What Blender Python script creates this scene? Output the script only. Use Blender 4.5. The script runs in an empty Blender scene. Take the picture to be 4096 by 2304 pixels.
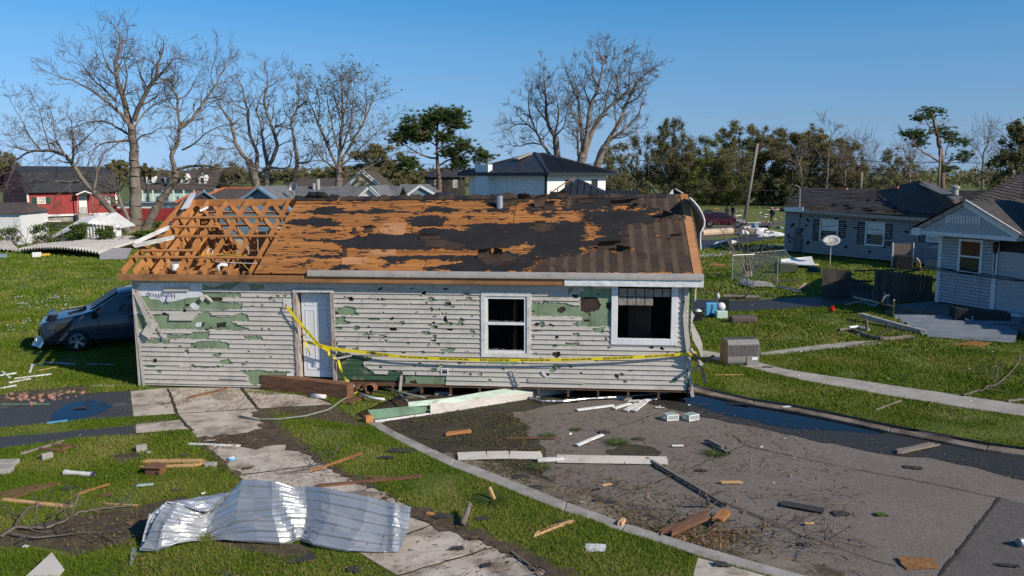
import bpy,bmesh,math,random
import numpy as np
from mathutils import Vector,Matrix
random.seed(7);RNG=np.random.default_rng(7)
SC=bpy.context.scene
COL=SC.collection
CAM_H=5.15;FPX=3339.0;IW,IH,HOR=4096.0,2304.0,700.0
PITCH=math.atan((IH/2-HOR)/FPX)
cam_d=bpy.data.cameras.new('camera');cam=bpy.data.objects.new('camera',cam_d);COL.objects.link(cam)
cam_d.sensor_width=36.0;cam_d.lens=36.0*FPX/IW;cam_d.clip_start=0.1;cam_d.clip_end=6000
cam.location=(0,0,CAM_H);cam.rotation_euler=(math.pi/2-PITCH,0,0)
SC.camera=cam
SUN_AZ=math.atan2(0.83,-0.56)
SUN_EL=math.radians(32)
world=bpy.data.worlds.new('World');SC.world=world;world.use_nodes=True
wn=world.node_tree;wn.nodes.clear()
sky=wn.nodes.new('ShaderNodeTexSky');sky.sky_type='NISHITA';sky.sun_disc=False
sky.sun_elevation=SUN_EL;sky.sun_rotation=SUN_AZ
sky.altitude=0;sky.air_density=1.0;sky.dust_density=0.25;sky.ozone_density=3.2
bg=wn.nodes.new('ShaderNodeBackground');bg.inputs['Strength'].default_value=0.085
wo=wn.nodes.new('ShaderNodeOutputWorld')
tc=wn.nodes.new('ShaderNodeTexCoord')
mp=wn.nodes.new('ShaderNodeMapping');mp.inputs['Scale'].default_value=(5,5,42)
nz=wn.nodes.new('ShaderNodeTexNoise');nz.inputs['Scale'].default_value=1.6;nz.inputs['Detail'].default_value=5;nz.inputs['Roughness'].default_value=.5
rp=wn.nodes.new('ShaderNodeValToRGB');rp.color_ramp.elements[0].position=.60;rp.color_ramp.elements[1].position=.80
sep=wn.nodes.new('ShaderNodeSeparateXYZ')
band=wn.nodes.new('ShaderNodeMapRange');band.inputs[1].default_value=0.16;band.inputs[2].default_value=0.03;band.inputs[3].default_value=0.0;band.inputs[4].default_value=.55
mul=wn.nodes.new('ShaderNodeMath');mul.operation='MULTIPLY'
mixc=wn.nodes.new('ShaderNodeMixRGB');mixc.inputs['Color2'].default_value=(3.6,3.5,4.5,1)
L=wn.links.new
L(tc.outputs['Generated'],mp.inputs['Vector']);L(mp.outputs['Vector'],nz.inputs['Vector']);L(nz.outputs[0],rp.inputs[0])
L(tc.outputs['Generated'],sep.inputs[0]);L(sep.outputs['Z'],band.inputs[0])
L(rp.outputs[0],mul.inputs[0]);L(band.outputs[0],mul.inputs[1])
L(mul.outputs[0],mixc.inputs['Fac'])
hsv=wn.nodes.new('ShaderNodeHueSaturation');hsv.inputs['Saturation'].default_value=1.12
tint=wn.nodes.new('ShaderNodeValToRGB');te=tint.color_ramp.elements
te[0].position=0;te[0].color=(.55,.93,1.95,1);te[1].position=1;te[1].color=(.40,1.0,1.42,1)
for p_,c_ in((.03,(.58,.85,1.55)),(.06,(.62,.87,1.33)),(.10,(.62,.93,1.33)),(.143,(.60,1.0,1.34)),(.19,(.42,1.02,1.42))):
 q_=te.new(p_);q_.color=(*c_,1)
mt_=wn.nodes.new('ShaderNodeMixRGB');mt_.blend_type='MULTIPLY';mt_.inputs['Fac'].default_value=1
L(sep.outputs['Z'],tint.inputs[0]);L(sky.outputs[0],mt_.inputs['Color1']);L(tint.outputs[0],mt_.inputs['Color2']);L(mt_.outputs[0],mixc.inputs['Color1'])
hsv.inputs['Saturation'].default_value=1.0
L(mixc.outputs[0],hsv.inputs['Color']);L(hsv.outputs[0],bg.inputs['Color']);L(bg.outputs[0],wo.inputs['Surface'])
sun_d=bpy.data.lights.new('sun','SUN');sun_d.energy=5.0;sun_d.angle=math.radians(0.55);sun_d.color=(1.0,.89,.73)
sun=bpy.data.objects.new('sun',sun_d);COL.objects.link(sun)
_sv=Vector((math.sin(SUN_AZ)*math.cos(SUN_EL),math.cos(SUN_AZ)*math.cos(SUN_EL),math.sin(SUN_EL)))
sun.rotation_euler=_sv.to_track_quat('Z','Y').to_euler();sun.location=(30,-20,40)
SC.view_settings.view_transform='Standard';SC.view_settings.look='None';SC.view_settings.gamma=1
SC.view_settings.exposure=0.0;SC.view_settings.use_curve_mapping=False
SC.render.engine='CYCLES'
SC.cycles.use_denoising=False
SC.cycles.max_bounces=6;SC.cycles.transparent_max_bounces=8
CP,SP=math.cos(PITCH),math.sin(PITCH)
def ray(px,py):
 a=(px-IW/2)/FPX;b=(IH/2-py)/FPX
 return Vector((a,CP+b*SP,-SP+b*CP))
def G(px,py,z=0.0):
 r=ray(px,py);t=(z-CAM_H)/r.z
 return Vector((r.x*t,r.y*t,z))
def A(px,py,Y):
 r=ray(px,py);t=Y/r.y
 return Vector((r.x*t,Y,CAM_H+r.z*t))
def plane_hit(px,py,p0,n):
 r=ray(px,py);c=Vector((0,0,CAM_H));t=(p0-c).dot(n)/r.dot(n)
 return c+r*t
def crop(x0,y0,s):
 return lambda pts:[(x0+x/s,y0+y/s)for x,y in pts]
class MB:
 def __init__(s):s.v=[];s.f=[];s.n=0;s.m=[]
 def add(s,verts,faces,mi=0):
  b=s.n
  s.v.extend(tuple(map(float,p))for p in verts);s.n=len(s.v)
  s.f.extend(tuple(i+b for i in f)for f in faces);s.m.extend([mi]*len(faces))
  return s
 def box(s,c,size,M=None,mi=0):
  x,y,z=size[0]/2,size[1]/2,size[2]/2
  vs=[Vector(p)for p in((-x,-y,-z),(x,-y,-z),(x,y,-z),(-x,y,-z),(-x,-y,z),(x,-y,z),(x,y,z),(-x,y,z))]
  if M is not None:vs=[M@p for p in vs]
  c=Vector(c)
  return s.add([p+c for p in vs],[(0,3,2,1),(4,5,6,7),(0,1,5,4),(1,2,6,5),(2,3,7,6),(3,0,4,7)],mi)
 def bx(s,x0,x1,y0,y1,z0,z1,mi=0):
  return s.box(((x0+x1)/2,(y0+y1)/2,(z0+z1)/2),(abs(x1-x0),abs(y1-y0),abs(z1-z0)),None,mi)
 def beam(s,p,q,w,h,up=(0,0,1),mi=0,ext=0.0):
  p=Vector(p);q=Vector(q);d=(q-p);l=d.length;d.normalize()
  u=Vector(up);sd=d.cross(u)
  if sd.length<1e-4:sd=d.cross(Vector((0,1,0)))
  sd.normalize();u=sd.cross(d)
  M=Matrix((d,sd,u)).transposed()
  return s.box((p+q)/2,(l+2*ext,w,h),M,mi)
 def tube(s,pts,rad,n=8,cap=True,mi=0):
  pts=[Vector(p)for p in pts]
  if not hasattr(rad,'__len__'):rad=[rad]*len(pts)
  vs=[];fs=[];prev=None
  for i,p in enumerate(pts):
   d=(pts[min(i+1,len(pts)-1)]-pts[max(i-1,0)])
   if d.length<1e-9:d=Vector((0,0,1))
   d.normalize()
   if prev is None:
    a=d.cross(Vector((0,0,1)))
    if a.length<1e-3:a=d.cross(Vector((1,0,0)))
   else:a=prev-d*prev.dot(d)
   a.normalize();prev=a;b=d.cross(a)
   for k in range(n):
    t=2*math.pi*k/n
    vs.append(p+(a*math.cos(t)+b*math.sin(t))*rad[i])
  for i in range(len(pts)-1):
   for k in range(n):
    fs.append((i*n+k,i*n+(k+1)%n,(i+1)*n+(k+1)%n,(i+1)*n+k))
  if cap:
   fs.append(tuple(range(n))[::-1]);fs.append(tuple(range((len(pts)-1)*n,len(pts)*n)))
  return s.add(vs,fs,mi)
 def prism(s,poly,z0,z1,mi=0):
  n=len(poly)
  vs=[(p[0],p[1],z0)for p in poly]+[(p[0],p[1],z1)for p in poly]
  fs=[tuple(range(n))[::-1],tuple(range(n,2*n))]+[(i,(i+1)%n,n+(i+1)%n,n+i)for i in range(n)]
  return s.add(vs,fs,mi)
 def slab(s,pts,nrm,th,mi=0):
  pts=[Vector(p)for p in pts];nv=Vector(nrm).normalized()*th;n=len(pts)
  vs=[p-nv for p in pts]+pts
  fs=[tuple(range(n))[::-1],tuple(range(n,2*n))]+[(i,(i+1)%n,n+(i+1)%n,n+i)for i in range(n)]
  return s.add(vs,fs,mi)
 def lathe(s,prof,n=16,c=(0,0,0),M=None,mi=0):
  vs=[];fs=[];c=Vector(c)
  for r,z in prof:
   for k in range(n):
    t=2*math.pi*k/n;p=Vector((r*math.cos(t),r*math.sin(t),z))
    vs.append((M@p if M is not None else p)+c)
  for i in range(len(prof)-1):
   for k in range(n):fs.append((i*n+k,i*n+(k+1)%n,(i+1)*n+(k+1)%n,(i+1)*n+k))
  return s.add(vs,fs,mi)
 def grid(s,P,mi=0):
  m,n=len(P),len(P[0])
  return s.add([p for r in P for p in r],[(i*n+j,i*n+j+1,(i+1)*n+j+1,(i+1)*n+j)for i in range(m-1)for j in range(n-1)],mi)
 def mesh(s,name,smooth=False):
  me=bpy.data.meshes.new(name);me.from_pydata(s.v,[],s.f)
  if any(s.m):me.polygons.foreach_set('material_index',s.m)
  if smooth:me.polygons.foreach_set('use_smooth',[True]*len(me.polygons))
  me.update();return me
 def build(s,name,mats,parent=None,smooth=False,bevel=0,weld=False):
  me=s.mesh(name,smooth)
  o=link(name,me,mats,parent)
  if weld:
   m=o.modifiers.new('weld','WELD');m.merge_threshold=1e-4
  if bevel:
   b=o.modifiers.new('bevel','BEVEL');b.width=bevel;b.segments=2;b.limit_method='ANGLE'
  return o
def link(name,me,mats=None,parent=None):
 o=bpy.data.objects.new(name,me);COL.objects.link(o)
 if mats is not None and not me.materials:
  for m in(mats if isinstance(mats,(list,tuple))else[mats]):me.materials.append(m)
 if parent is not None:o.parent=parent
 return o
def fast_mesh(name,V,Fc):
 me=bpy.data.meshes.new(name);V=np.asarray(V,np.float32);Fc=np.asarray(Fc,np.int32)
 k=Fc.shape[1]
 me.vertices.add(len(V));me.vertices.foreach_set('co',V.ravel())
 me.loops.add(Fc.size);me.loops.foreach_set('vertex_index',Fc.ravel())
 me.polygons.add(len(Fc));me.polygons.foreach_set('loop_start',np.arange(0,Fc.size,k,dtype=np.int32))
 me.update(calc_edges=True);return me
def empty(name,loc=(0,0,0),rz=0.0,rot=None):
 o=bpy.data.objects.new(name,None);COL.objects.link(o);o.location=loc;o.empty_display_size=.3
 o.rotation_euler=rot if rot is not None else(0,0,rz);return o
def tag(o,label=None,cat=None,group=None,kind=None):
 if label:o['label']=label
 if cat:o['category']=cat
 if group:o['group']=group
 if kind:o['kind']=kind
 return o
def struct(o):o['kind']='structure';return o
def copy_tree(o,parent=None):
 c=o.copy();COL.objects.link(c);c.parent=parent
 for ch in[x for x in o.children]:copy_tree(ch,c)
 return c
def inpoly(X,Y,poly):
 X=np.asarray(X);Y=np.asarray(Y);r=np.zeros(X.shape,bool);n=len(poly)
 xs=[p[0]for p in poly];ys=[p[1]for p in poly]
 bb=(X>=min(xs))&(X<=max(xs))&(Y>=min(ys))&(Y<=max(ys))
 if not bb.any():return r
 x=X[bb];y=Y[bb];q=np.zeros(x.shape,bool);j=n-1
 for i in range(n):
  xi,yi=poly[i][0],poly[i][1];xj,yj=poly[j][0],poly[j][1]
  if yi!=yj:
   q^=((yi>y)!=(yj>y))&(x<(xj-xi)*(y-yi)/(yj-yi)+xi)
  j=i
 r[bb]=q;return r
_T=np.random.default_rng(3).random((256,256))
def vnoise(x,y):
 x=np.asarray(x,float);y=np.asarray(y,float)
 xi=np.floor(x).astype(int);yi=np.floor(y).astype(int);fx=x-xi;fy=y-yi
 fx=fx*fx*(3-2*fx);fy=fy*fy*(3-2*fy)
 g=lambda a,b:_T[a%256,b%256]
 return(g(xi,yi)*(1-fx)+g(xi+1,yi)*fx)*(1-fy)+(g(xi,yi+1)*(1-fx)+g(xi+1,yi+1)*fx)*fy
def fbm(x,y,o=4):
 s=0;a=.5
 for k in range(o):s=s+a*vnoise(x*2**k+17*k,y*2**k+31*k);a*=.5
 return s
def blob(cx,cy,w,h,n=11,j=.35,seed=None):
 r=random.Random(seed if seed is not None else cx*13.7+cy)
 return[(cx+w/2*math.cos(2*math.pi*k/n)*(1-j+2*j*r.random()),cy+h/2*math.sin(2*math.pi*k/n)*(1-j+2*j*r.random()))for k in range(n)]
def ragged(poly,amp,seg,seed=1):
 r=random.Random(seed);out=[]
 for i in range(len(poly)):
  a=Vector(poly[i]).to_2d()if len(poly[i])>2 else Vector(poly[i]);b=Vector(poly[(i+1)%len(poly)])
  b=b.to_2d()if len(b)>2 else b
  n=max(1,int((b-a).length/seg));d=(b-a);nn=Vector((-d.y,d.x));nn=nn.normalized()if nn.length else nn
  for k in range(n):
   p=a+d*(k/n)
   if k:p=p+nn*(r.uniform(-amp,amp))+d.normalized()*r.uniform(-.3,.3)*seg
   out.append((p.x,p.y))
 return out
def tri_poly(outer,holes=()):
 from mathutils.geometry import delaunay_2d_cdt
 vs=[];edges=[];faces=[]
 for loop in[outer]+list(holes):
  b=len(vs);vs+=[Vector((p[0],p[1]))for p in loop];n=len(loop)
  edges+=[(b+i,b+(i+1)%n)for i in range(n)]
 r=delaunay_2d_cdt(vs,edges,[],1 if not holes else 2,1e-6)
 V=[tuple(v)for v in r[0]];Fq=[f for f in r[2]]
 if holes:
  out=[]
  for f in Fq:
   c=np.mean([V[i]for i in f],axis=0)
   if inpoly(np.array([c[0]]),np.array([c[1]]),outer)[0]and not any(inpoly(np.array([c[0]]),np.array([c[1]]),h)[0]for h in holes):out.append(f)
  Fq=out
 return V,Fq
def flat(name,poly,z,mat,parent=None,holes=()):
 V,Fq=tri_poly([tuple(p)[:2]for p in poly],holes)
 me=bpy.data.meshes.new(name);me.from_pydata([(v[0],v[1],z)for v in V],[],Fq);me.update()
 bm=bmesh.new();bm.from_mesh(me);bmesh.ops.recalc_face_normals(bm,faces=bm.faces)
 for f in bm.faces:
  if f.normal.z<0:f.normal_flip()
 bm.to_mesh(me);bm.free()
 return link(name,me,mat,parent)
def slabflat(name,poly,z0,z1,mat,parent=None,holes=()):
 V,Fq=tri_poly([tuple(p)[:2]for p in poly],holes);mb=MB();n=len(V)
 def ccw(f):
  a=sum(V[f[i]][0]*V[f[(i+1)%len(f)]][1]-V[f[(i+1)%len(f)]][0]*V[f[i]][1]for i in range(len(f)))
  return f if a>0 else f[::-1]
 Fq=[tuple(ccw(f))for f in Fq]
 ed={}
 for f in Fq:
  for i in range(len(f)):ed[(f[i],f[(i+1)%len(f)])]=1
 fs=list(Fq)+[tuple(i+n for i in f[::-1])for f in Fq]
 fs+=[(a+n,b+n,b,a)for(a,b)in ed if(b,a)not in ed]
 mb.add([(v[0],v[1],z1)for v in V]+[(v[0],v[1],z0)for v in V],fs)
 return mb.build(name,mat,parent)
def text_mesh(txt,size=1.0,bold=0.0):
 c=bpy.data.curves.new('txt','FONT');c.body=txt;c.size=size;c.offset=bold;c.fill_mode='FRONT' if hasattr(c,'fill_mode')else c.fill_mode
 c.dimensions='2D';c.fill_mode='BOTH'
 o=bpy.data.objects.new('txt',c);COL.objects.link(o)
 dg=bpy.context.evaluated_depsgraph_get();dg.update()
 me=o.evaluated_get(dg).to_mesh();V=[tuple(v.co)for v in me.vertices];Fs=[tuple(p.vertices)for p in me.polygons]
 o.evaluated_get(dg).to_mesh_clear();bpy.data.objects.remove(o);bpy.data.curves.remove(c)
 return V,Fs
def mat(name,c1,c2=None,scale=3.0,rough=.8,bump=0.0,stretch=(1,1,1),metal=0.0,spec=.35,detail=6,lo=.35,hi=.65,c3=None,s3=.6,lo3=.5,hi3=.75,f3=.8,stretch3=(1,1,1),bscale=None,coat=0,trans=0,rough2=None,rand=0.0,world=False,alpha=1,backcol=None):
 m=bpy.data.materials.new(name);m.use_nodes=True;nt=m.node_tree;N=nt.nodes;Lk=nt.links.new
 b=N['Principled BSDF'];b.inputs['Roughness'].default_value=rough;b.inputs['Metallic'].default_value=metal
 b.inputs['Specular IOR Level'].default_value=spec
 if coat:b.inputs['Coat Weight'].default_value=coat;b.inputs['Coat Roughness'].default_value=.08
 if trans:b.inputs['Transmission Weight'].default_value=trans
 if alpha<1:b.inputs['Alpha'].default_value=alpha
 c1=(*c1,1);b.inputs['Base Color'].default_value=c1
 if c2 is None and c3 is None and not bump:return m
 c2=(*(c2 or c1[:3]),1)
 t=N.new('ShaderNodeTexCoord');g=N.new('ShaderNodeNewGeometry');src=g.outputs['Position']if world else t.outputs['Object']
 def noise(sc,st,det=6,ro=.55):
  mp=N.new('ShaderNodeMapping');mp.inputs['Scale'].default_value=st;n=N.new('ShaderNodeTexNoise')
  n.inputs['Scale'].default_value=sc;n.inputs['Detail'].default_value=det;n.inputs['Roughness'].default_value=ro
  Lk(src,mp.inputs['Vector']);Lk(mp.outputs[0],n.inputs['Vector']);return n.outputs[0]
 n1=noise(scale,stretch,detail)
 r=N.new('ShaderNodeValToRGB');r.color_ramp.elements[0].color=c1;r.color_ramp.elements[1].color=c2
 r.color_ramp.elements[0].position=lo;r.color_ramp.elements[1].position=hi
 Lk(n1,r.inputs[0]);colo=r.outputs[0]
 if c3 is not None:
  n3=noise(s3,stretch3,7,.65);r3=N.new('ShaderNodeValToRGB')
  r3.color_ramp.elements[0].color=(0,0,0,1);r3.color_ramp.elements[1].color=(f3,f3,f3,1)
  r3.color_ramp.elements[0].position=lo3;r3.color_ramp.elements[1].position=hi3
  Lk(n3,r3.inputs[0]);mx=N.new('ShaderNodeMixRGB');Lk(r3.outputs[0],mx.inputs['Fac']);Lk(colo,mx.inputs['Color1'])
  mx.inputs['Color2'].default_value=(*c3,1);colo=mx.outputs[0]
  if rough2 is not None:
   mr=N.new('ShaderNodeMapRange');mr.inputs[3].default_value=rough;mr.inputs[4].default_value=rough2
   Lk(r3.outputs[0],mr.inputs[0]);Lk(mr.outputs[0],b.inputs['Roughness'])
 if rand:
  oi=N.new('ShaderNodeObjectInfo');mr=N.new('ShaderNodeMapRange');mr.inputs[3].default_value=1-rand;mr.inputs[4].default_value=1+rand
  Lk(oi.outputs['Random'],mr.inputs[0]);mv=N.new('ShaderNodeHueSaturation');Lk(mr.outputs[0],mv.inputs['Value']);Lk(colo,mv.inputs['Color']);colo=mv.outputs[0]
 Lk(colo,b.inputs['Base Color'])
 if bump:
  nb=noise(bscale or scale*2,stretch,8,.6);bp=N.new('ShaderNodeBump');bp.inputs['Strength'].default_value=min(1,bump);bp.inputs['Distance'].default_value=.02*max(1,bump)
  Lk(nb,bp.inputs['Height']);Lk(bp.outputs[0],b.inputs['Normal'])
 return m
M={}
M['siding']=mat('vinyl_siding',(.455,.42,.372),(.545,.507,.455),1.2,.6,.12,(1,1,6),c3=(.17,.14,.108),s3=3.6,lo3=.52,hi3=.80,f3=.65,bscale=25)
M['foam']=mat('green_foam_board',(.185,.255,.155),(.24,.325,.20),1.5,.85,.1,c3=(.10,.13,.085),s3=2.5,lo3=.5,hi3=.7)
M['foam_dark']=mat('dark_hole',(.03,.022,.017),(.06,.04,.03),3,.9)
M['wrap']=mat('house_wrap',(.66,.67,.70),(.76,.76,.78),4,.5,.5,(3,1,1.2),c3=(.4,.37,.35),s3=3,bscale=9)
M['wrap_blue']=mat('wrap_print',(.025,.05,.20))
M['oldboard']=mat('old_green_board',(.035,.075,.04),(.06,.12,.065),2,.6,.2,(1,1,5),c3=(.30,.25,.17),s3=2.4,lo3=.54,hi3=.66)
M['lumber']=mat('rafter_lumber',(.35,.145,.045),(.46,.21,.075),2.2,.75,.15,(1,6,6),c3=(.20,.085,.035),s3=1.6,lo3=.5,hi3=.8,f3=.7,rand=.16)
M['fascia_wood']=mat('fascia_wood',(.30,.135,.05),(.40,.20,.085),2.0,.75,.12,(.5,6,6),c3=(.15,.07,.035),s3=2,rand=.1)
M['stud']=mat('stud_ply',(.42,.19,.06),(.53,.27,.10),3,.75,.1,(4,4,.7),rand=.25)
M['drip']=mat('drip_edge_metal',(.35,.325,.30),(.42,.39,.36),3,.5,0,c3=(.25,.2,.16),s3=4)
M['white_metal']=mat('white_aluminium',(.68,.69,.70),(.76,.77,.78),2,.45,.35,c3=(.38,.35,.31),s3=5,lo3=.6,hi3=.75,bscale=4)
M['white']=mat('white_paint',(.70,.70,.68),(.78,.78,.77),3,.55,.05,c3=(.45,.42,.38),s3=4,lo3=.55,hi3=.8)
M['dirtywhite']=mat('dirty_white',(.55,.53,.50),(.72,.71,.69),6,.6,.1,c3=(.22,.19,.15),s3=14,lo3=.57,hi3=.72,f3=.7)
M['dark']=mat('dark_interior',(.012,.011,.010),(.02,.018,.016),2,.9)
M['felt_black']=mat('black_felt',(.012,.011,.012),(.021,.019,.019),1.4,.85,.25,(1,1,1),c3=(.06,.045,.035),s3=3,lo3=.58,hi3=.8,f3=.5,bscale=14)
M['felt_brown']=mat('brown_felt',(.044,.027,.019),(.066,.043,.031),1.6,.85,.3,(1,3,1),c3=(.025,.018,.016),s3=1.3,bscale=20)
M['felt_tan']=mat('felt_chalk_strip',(.072,.05,.035),(.10,.07,.048),4,.9,.1)
M['metal']=mat('galvanised_sheet',(.47,.485,.50),(.57,.585,.60),1.2,.38,.05,metal=.65,c3=(.40,.40,.405),s3=2.2,rough2=.55)
M['rust']=mat('rust',(.16,.07,.025),(.28,.14,.05),8,.85)
M['black']=mat('black_plastic',(.012,.012,.013),(.02,.02,.02),3,.5)
M['asphalt_far']=mat('asphalt',(.085,.078,.072),(.12,.11,.10),30,.9)
# ================================================================ GROUND
def gp(pts,z=0.0):return[G(x,y,z)for x,y in pts]
ROADZ=-0.11
M['lawn']=mat('lawn',(.08,.105,.016),(.14,.165,.028),.55,.95,.8,c3=(.15,.125,.06),s3=.35,lo3=.52,hi3=.72,f3=.75,world=True,bscale=18)
M['blade']=None
M['dirt']=mat('bare_dirt',(.060,.043,.029),(.105,.077,.052),4,.95,.9,c3=(.035,.025,.018),s3=1.5,world=True,bscale=12)
M['concrete']=mat('concrete',(.44,.375,.305),(.56,.485,.405),2.2,.85,.35,c3=(.13,.098,.068),s3=1.5,lo3=.47,hi3=.66,f3=.85,world=True,bscale=40)
M['concrete2']=mat('grey_concrete',(.30,.275,.245),(.40,.37,.33),2.2,.88,.35,c3=(.12,.10,.08),s3=1.6,lo3=.52,hi3=.72,f3=.7,world=True,bscale=40)
M['kerb']=mat('kerb_concrete',(.27,.25,.225),(.37,.345,.315),3,.88,.3,c3=(.16,.135,.10),s3=2.2,lo3=.5,hi3=.68,f3=.8,world=True,bscale=40)
M['gutter']=mat('gutter_concrete',(.19,.155,.12),(.25,.205,.165),3,.9,.4,c3=(.07,.052,.038),s3=1.2,lo3=.45,hi3=.62,f3=.9,world=True,bscale=40)
def asphalt(name,a,b,c3,lo3=.5):
 m=mat(name,a,b,24,.92,.8,lo=.30,hi=.70,c3=c3,s3=.55,lo3=lo3,hi3=lo3+.22,f3=.85,world=True,bscale=70)
 return m
M['asphalt']=asphalt('asphalt_worn',(.135,.112,.095),(.24,.205,.178),(.15,.12,.098))
M['asphalt_dark']=asphalt('asphalt_dark',(.08,.072,.065),(.15,.135,.123),(.065,.057,.05))
M['asphalt_brown']=asphalt('asphalt_brown',(.12,.096,.076),(.19,.157,.128),(.085,.066,.05),.45)
M['wet']=mat('wet_asphalt',(.026,.024,.022),(.05,.046,.042),50,.55,.5,c3=(.04,.032,.024),s3=1.4,world=True,bscale=70,rough2=.35)
M['mud']=mat('muddy_wet_asphalt',(.030,.025,.019),(.058,.048,.036),14,.8,.8,c3=(.075,.068,.028),s3=2.6,lo3=.48,hi3=.66,f3=.9,world=True,bscale=30)
M['drive_wet']=mat('wet_drive',(.035,.032,.030),(.075,.07,.065),30,.6,.3,c3=(.20,.18,.155),s3=.8,lo3=.58,hi3=.72,world=True,bscale=60)
def water(name,col):
 m=mat(name,col,rough=.03,spec=.25)
 m.node_tree.nodes['Principled BSDF'].inputs['IOR'].default_value=1.29
 return m
M['water']=water('puddle_water',(.006,.007,.010))
M['crack']=mat('crack_dirt',(.028,.024,.019),(.05,.042,.03),12,.95,world=True)
KERB_L_lawn=[(1462,1690),(1545,1738),(1630,1784),(1715,1826),(1800,1866),(1876,1895),(1951,1924),(2040,1960),(2123,1994),(2254,2045),(2371,2081),(2482,2126),(2628,2169),(2787,2224),(3012,2287),(3300,2365)]
KERB_L_road=[(1516,1690),(1590,1732),(1668,1768),(1740,1803),(1822,1838),(1895,1864),(1970,1892),(2055,1926),(2135,1956),(2265,2008),(2391,2051),(2505,2096),(2650,2140),(2815,2190),(3040,2255),(3340,2335)]
KERB_R_lawn=[(2768,1532),(2783,1540),(2900,1569),(3014,1594),(3140,1613),(3269,1636),(3420,1667),(3564,1698),(3699,1722),(3830,1747),(3954,1769),(4110,1790),(4300,1815)]
KERB_R_road=[(2748,1548),(2775,1556),(2895,1582),(3010,1607),(3135,1627),(3262,1650),(3412,1681),(3556,1713),(3690,1738),(3820,1763),(3944,1786),(4100,1808),(4300,1838)]
KLl=gp(KERB_L_lawn);KLr=gp(KERB_L_road);KRl=gp(KERB_R_lawn);KRr=gp(KERB_R_road)
def V2(p):return Vector((p[0],p[1]))
farL=KLl[0]+Vector((-.35,.55,0));farR=KRl[0]+Vector((-.3,1.6,0))
road_hole=[p for p in KLl]+[Vector((30,-20,0)),Vector((45,0,0))]+[p for p in KRl[::-1]]+[farR,Vector((1.5,22.5,0)),Vector((-1.8,21.0,0)),farL]
road_poly2=[(p.x,p.y)for p in road_hole]
big=[(-1500,-60),(1500,-60),(1500,4000),(-1500,4000)]
ground=struct(flat('ground',big,0.0,M['lawn'],holes=[road_poly2]))
road=struct(flat('road',[(p[0]*1.0,p[1])for p in road_poly2],ROADZ,M['asphalt']))
def overlay(name,pts,z,m,base=None,amp=.0,seg=.25,seed=1,pz=None,kind=True):
 w=[(p.x,p.y)for p in gp(pts,z if pz is None else pz)]
 if amp:w=ragged(w,amp,seg,seed)
 o=flat(name,w,z,m)
 return struct(o)
c7=crop(1400,1450,1.697);c8=crop(2600,1150,1.2553);c6=crop(0,1400,1.5153)
overlay('road_dark_paving',c8([(1755,1052),(1878,1085),(2200,1150),(2200,1900),(900,1900),(1455,1450)]),ROADZ+.004,M['asphalt_dark'])
overlay('road_brown_paving',c7([(700,620),(760,660),(1000,760),(1380,800),(1700,900),(2100,1000),(2450,1130),(2800,1300),(3300,1560),(2900,1600),(2545,1345),(2130,1195),(1680,1045),(1290,905),(1000,805),(700,665)]),ROADZ+.004,M['asphalt_brown'],amp=.10,seg=.3)
overlay('road_dark_verge',c8([(-90,560),(0,585),(200,632),(400,678),(560,705),(800,762),(1000,800),(1200,840),(1400,852),(1650,905),(1878,968),(2100,1030),(2100,850),(1878,812),(1690,790),(1380,735),(1210,705),(840,625),(520,572),(300,540),(180,505),(0,500)]),ROADZ+.008,M['wet'],amp=.06,seg=.25)
overlay('muddy_verge',c7([(130,415),(400,380),(800,350),(1060,335),(1160,380),(1230,440),(1190,470),(1290,530),(1330,640),(1300,760),(1390,860),(1290,880),(1000,770),(700,650),(440,545),(200,425)]),ROADZ+.008,M['mud'],amp=.10,seg=.2)
overlay('mud_under_house',c7([(-200,330),(60,250),(400,250),(900,170),(1500,180),(2300,190),(2330,240),(1800,235),(1300,300),(1060,345),(700,380),(250,400),(100,395)]),ROADZ+.012,M['mud'],amp=.08,seg=.2,seed=4)
overlay('damp_spot',c7(blob(1920,610,360,100,18,.15)),ROADZ+.008,M['mud'],amp=.05,seg=.1)
pud=overlay('puddle_water',c8([(120,525),(200,530),(300,533),(400,548),(520,566),(620,590),(700,612),(820,640),(950,668),(1080,692),(1215,722),(1150,735),(1000,722),(850,716),(700,708),(600,690),(500,662),(380,642),(290,612),(230,592),(160,575),(60,560)]),ROADZ+.012,M['water'],amp=.03,seg=.2)
def crackline(name,pts,w,z,m=None,jit=.02,seed=1):
 P=gp(pts,z);r=random.Random(seed);mb=MB();a=[];b=[]
 Q=[]
 for i in range(len(P)-1):
  n=max(2,int((P[i+1]-P[i]).length/.12))
  for k in range(n):Q.append(P[i].lerp(P[i+1],k/n)+Vector((r.uniform(-jit,jit),r.uniform(-jit,jit),0)))
 Q.append(P[-1])
 for i,p in enumerate(Q):
  d=(Q[min(i+1,len(Q)-1)]-Q[max(i-1,0)]);d=Vector((d.x,d.y,0)).normalized();n=Vector((-d.y,d.x,0))
  ww=w*r.uniform(.4,1.1)
  a.append(p+n*ww/2);b.append(p-n*ww/2)
 mb.grid([b,a]);return struct(mb.build(name,m or M['crack']))
crackline('road_joint',c8([(610,822),(1000,905),(1400,980),(1755,1055)]),.025,ROADZ+.014,jit=.015)
crackline('road_joint',c8([(1755,1055),(1600,1260),(1455,1445)]),.05,ROADZ+.014,jit=.01,seed=2)
crackline('road_crack',c8([(420,740),(480,790),(505,800),(610,822)]),.03,ROADZ+.014,jit=.03,seed=3)
crackline('road_crack',c8([(480,790),(330,850),(100,950),(-60,1010)]),.022,ROADZ+.014,jit=.03,seed=4)
crackline('road_crack',c7([(1790,445),(1930,400),(2100,340)]),.02,ROADZ+.014,jit=.02,seed=5)
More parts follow.
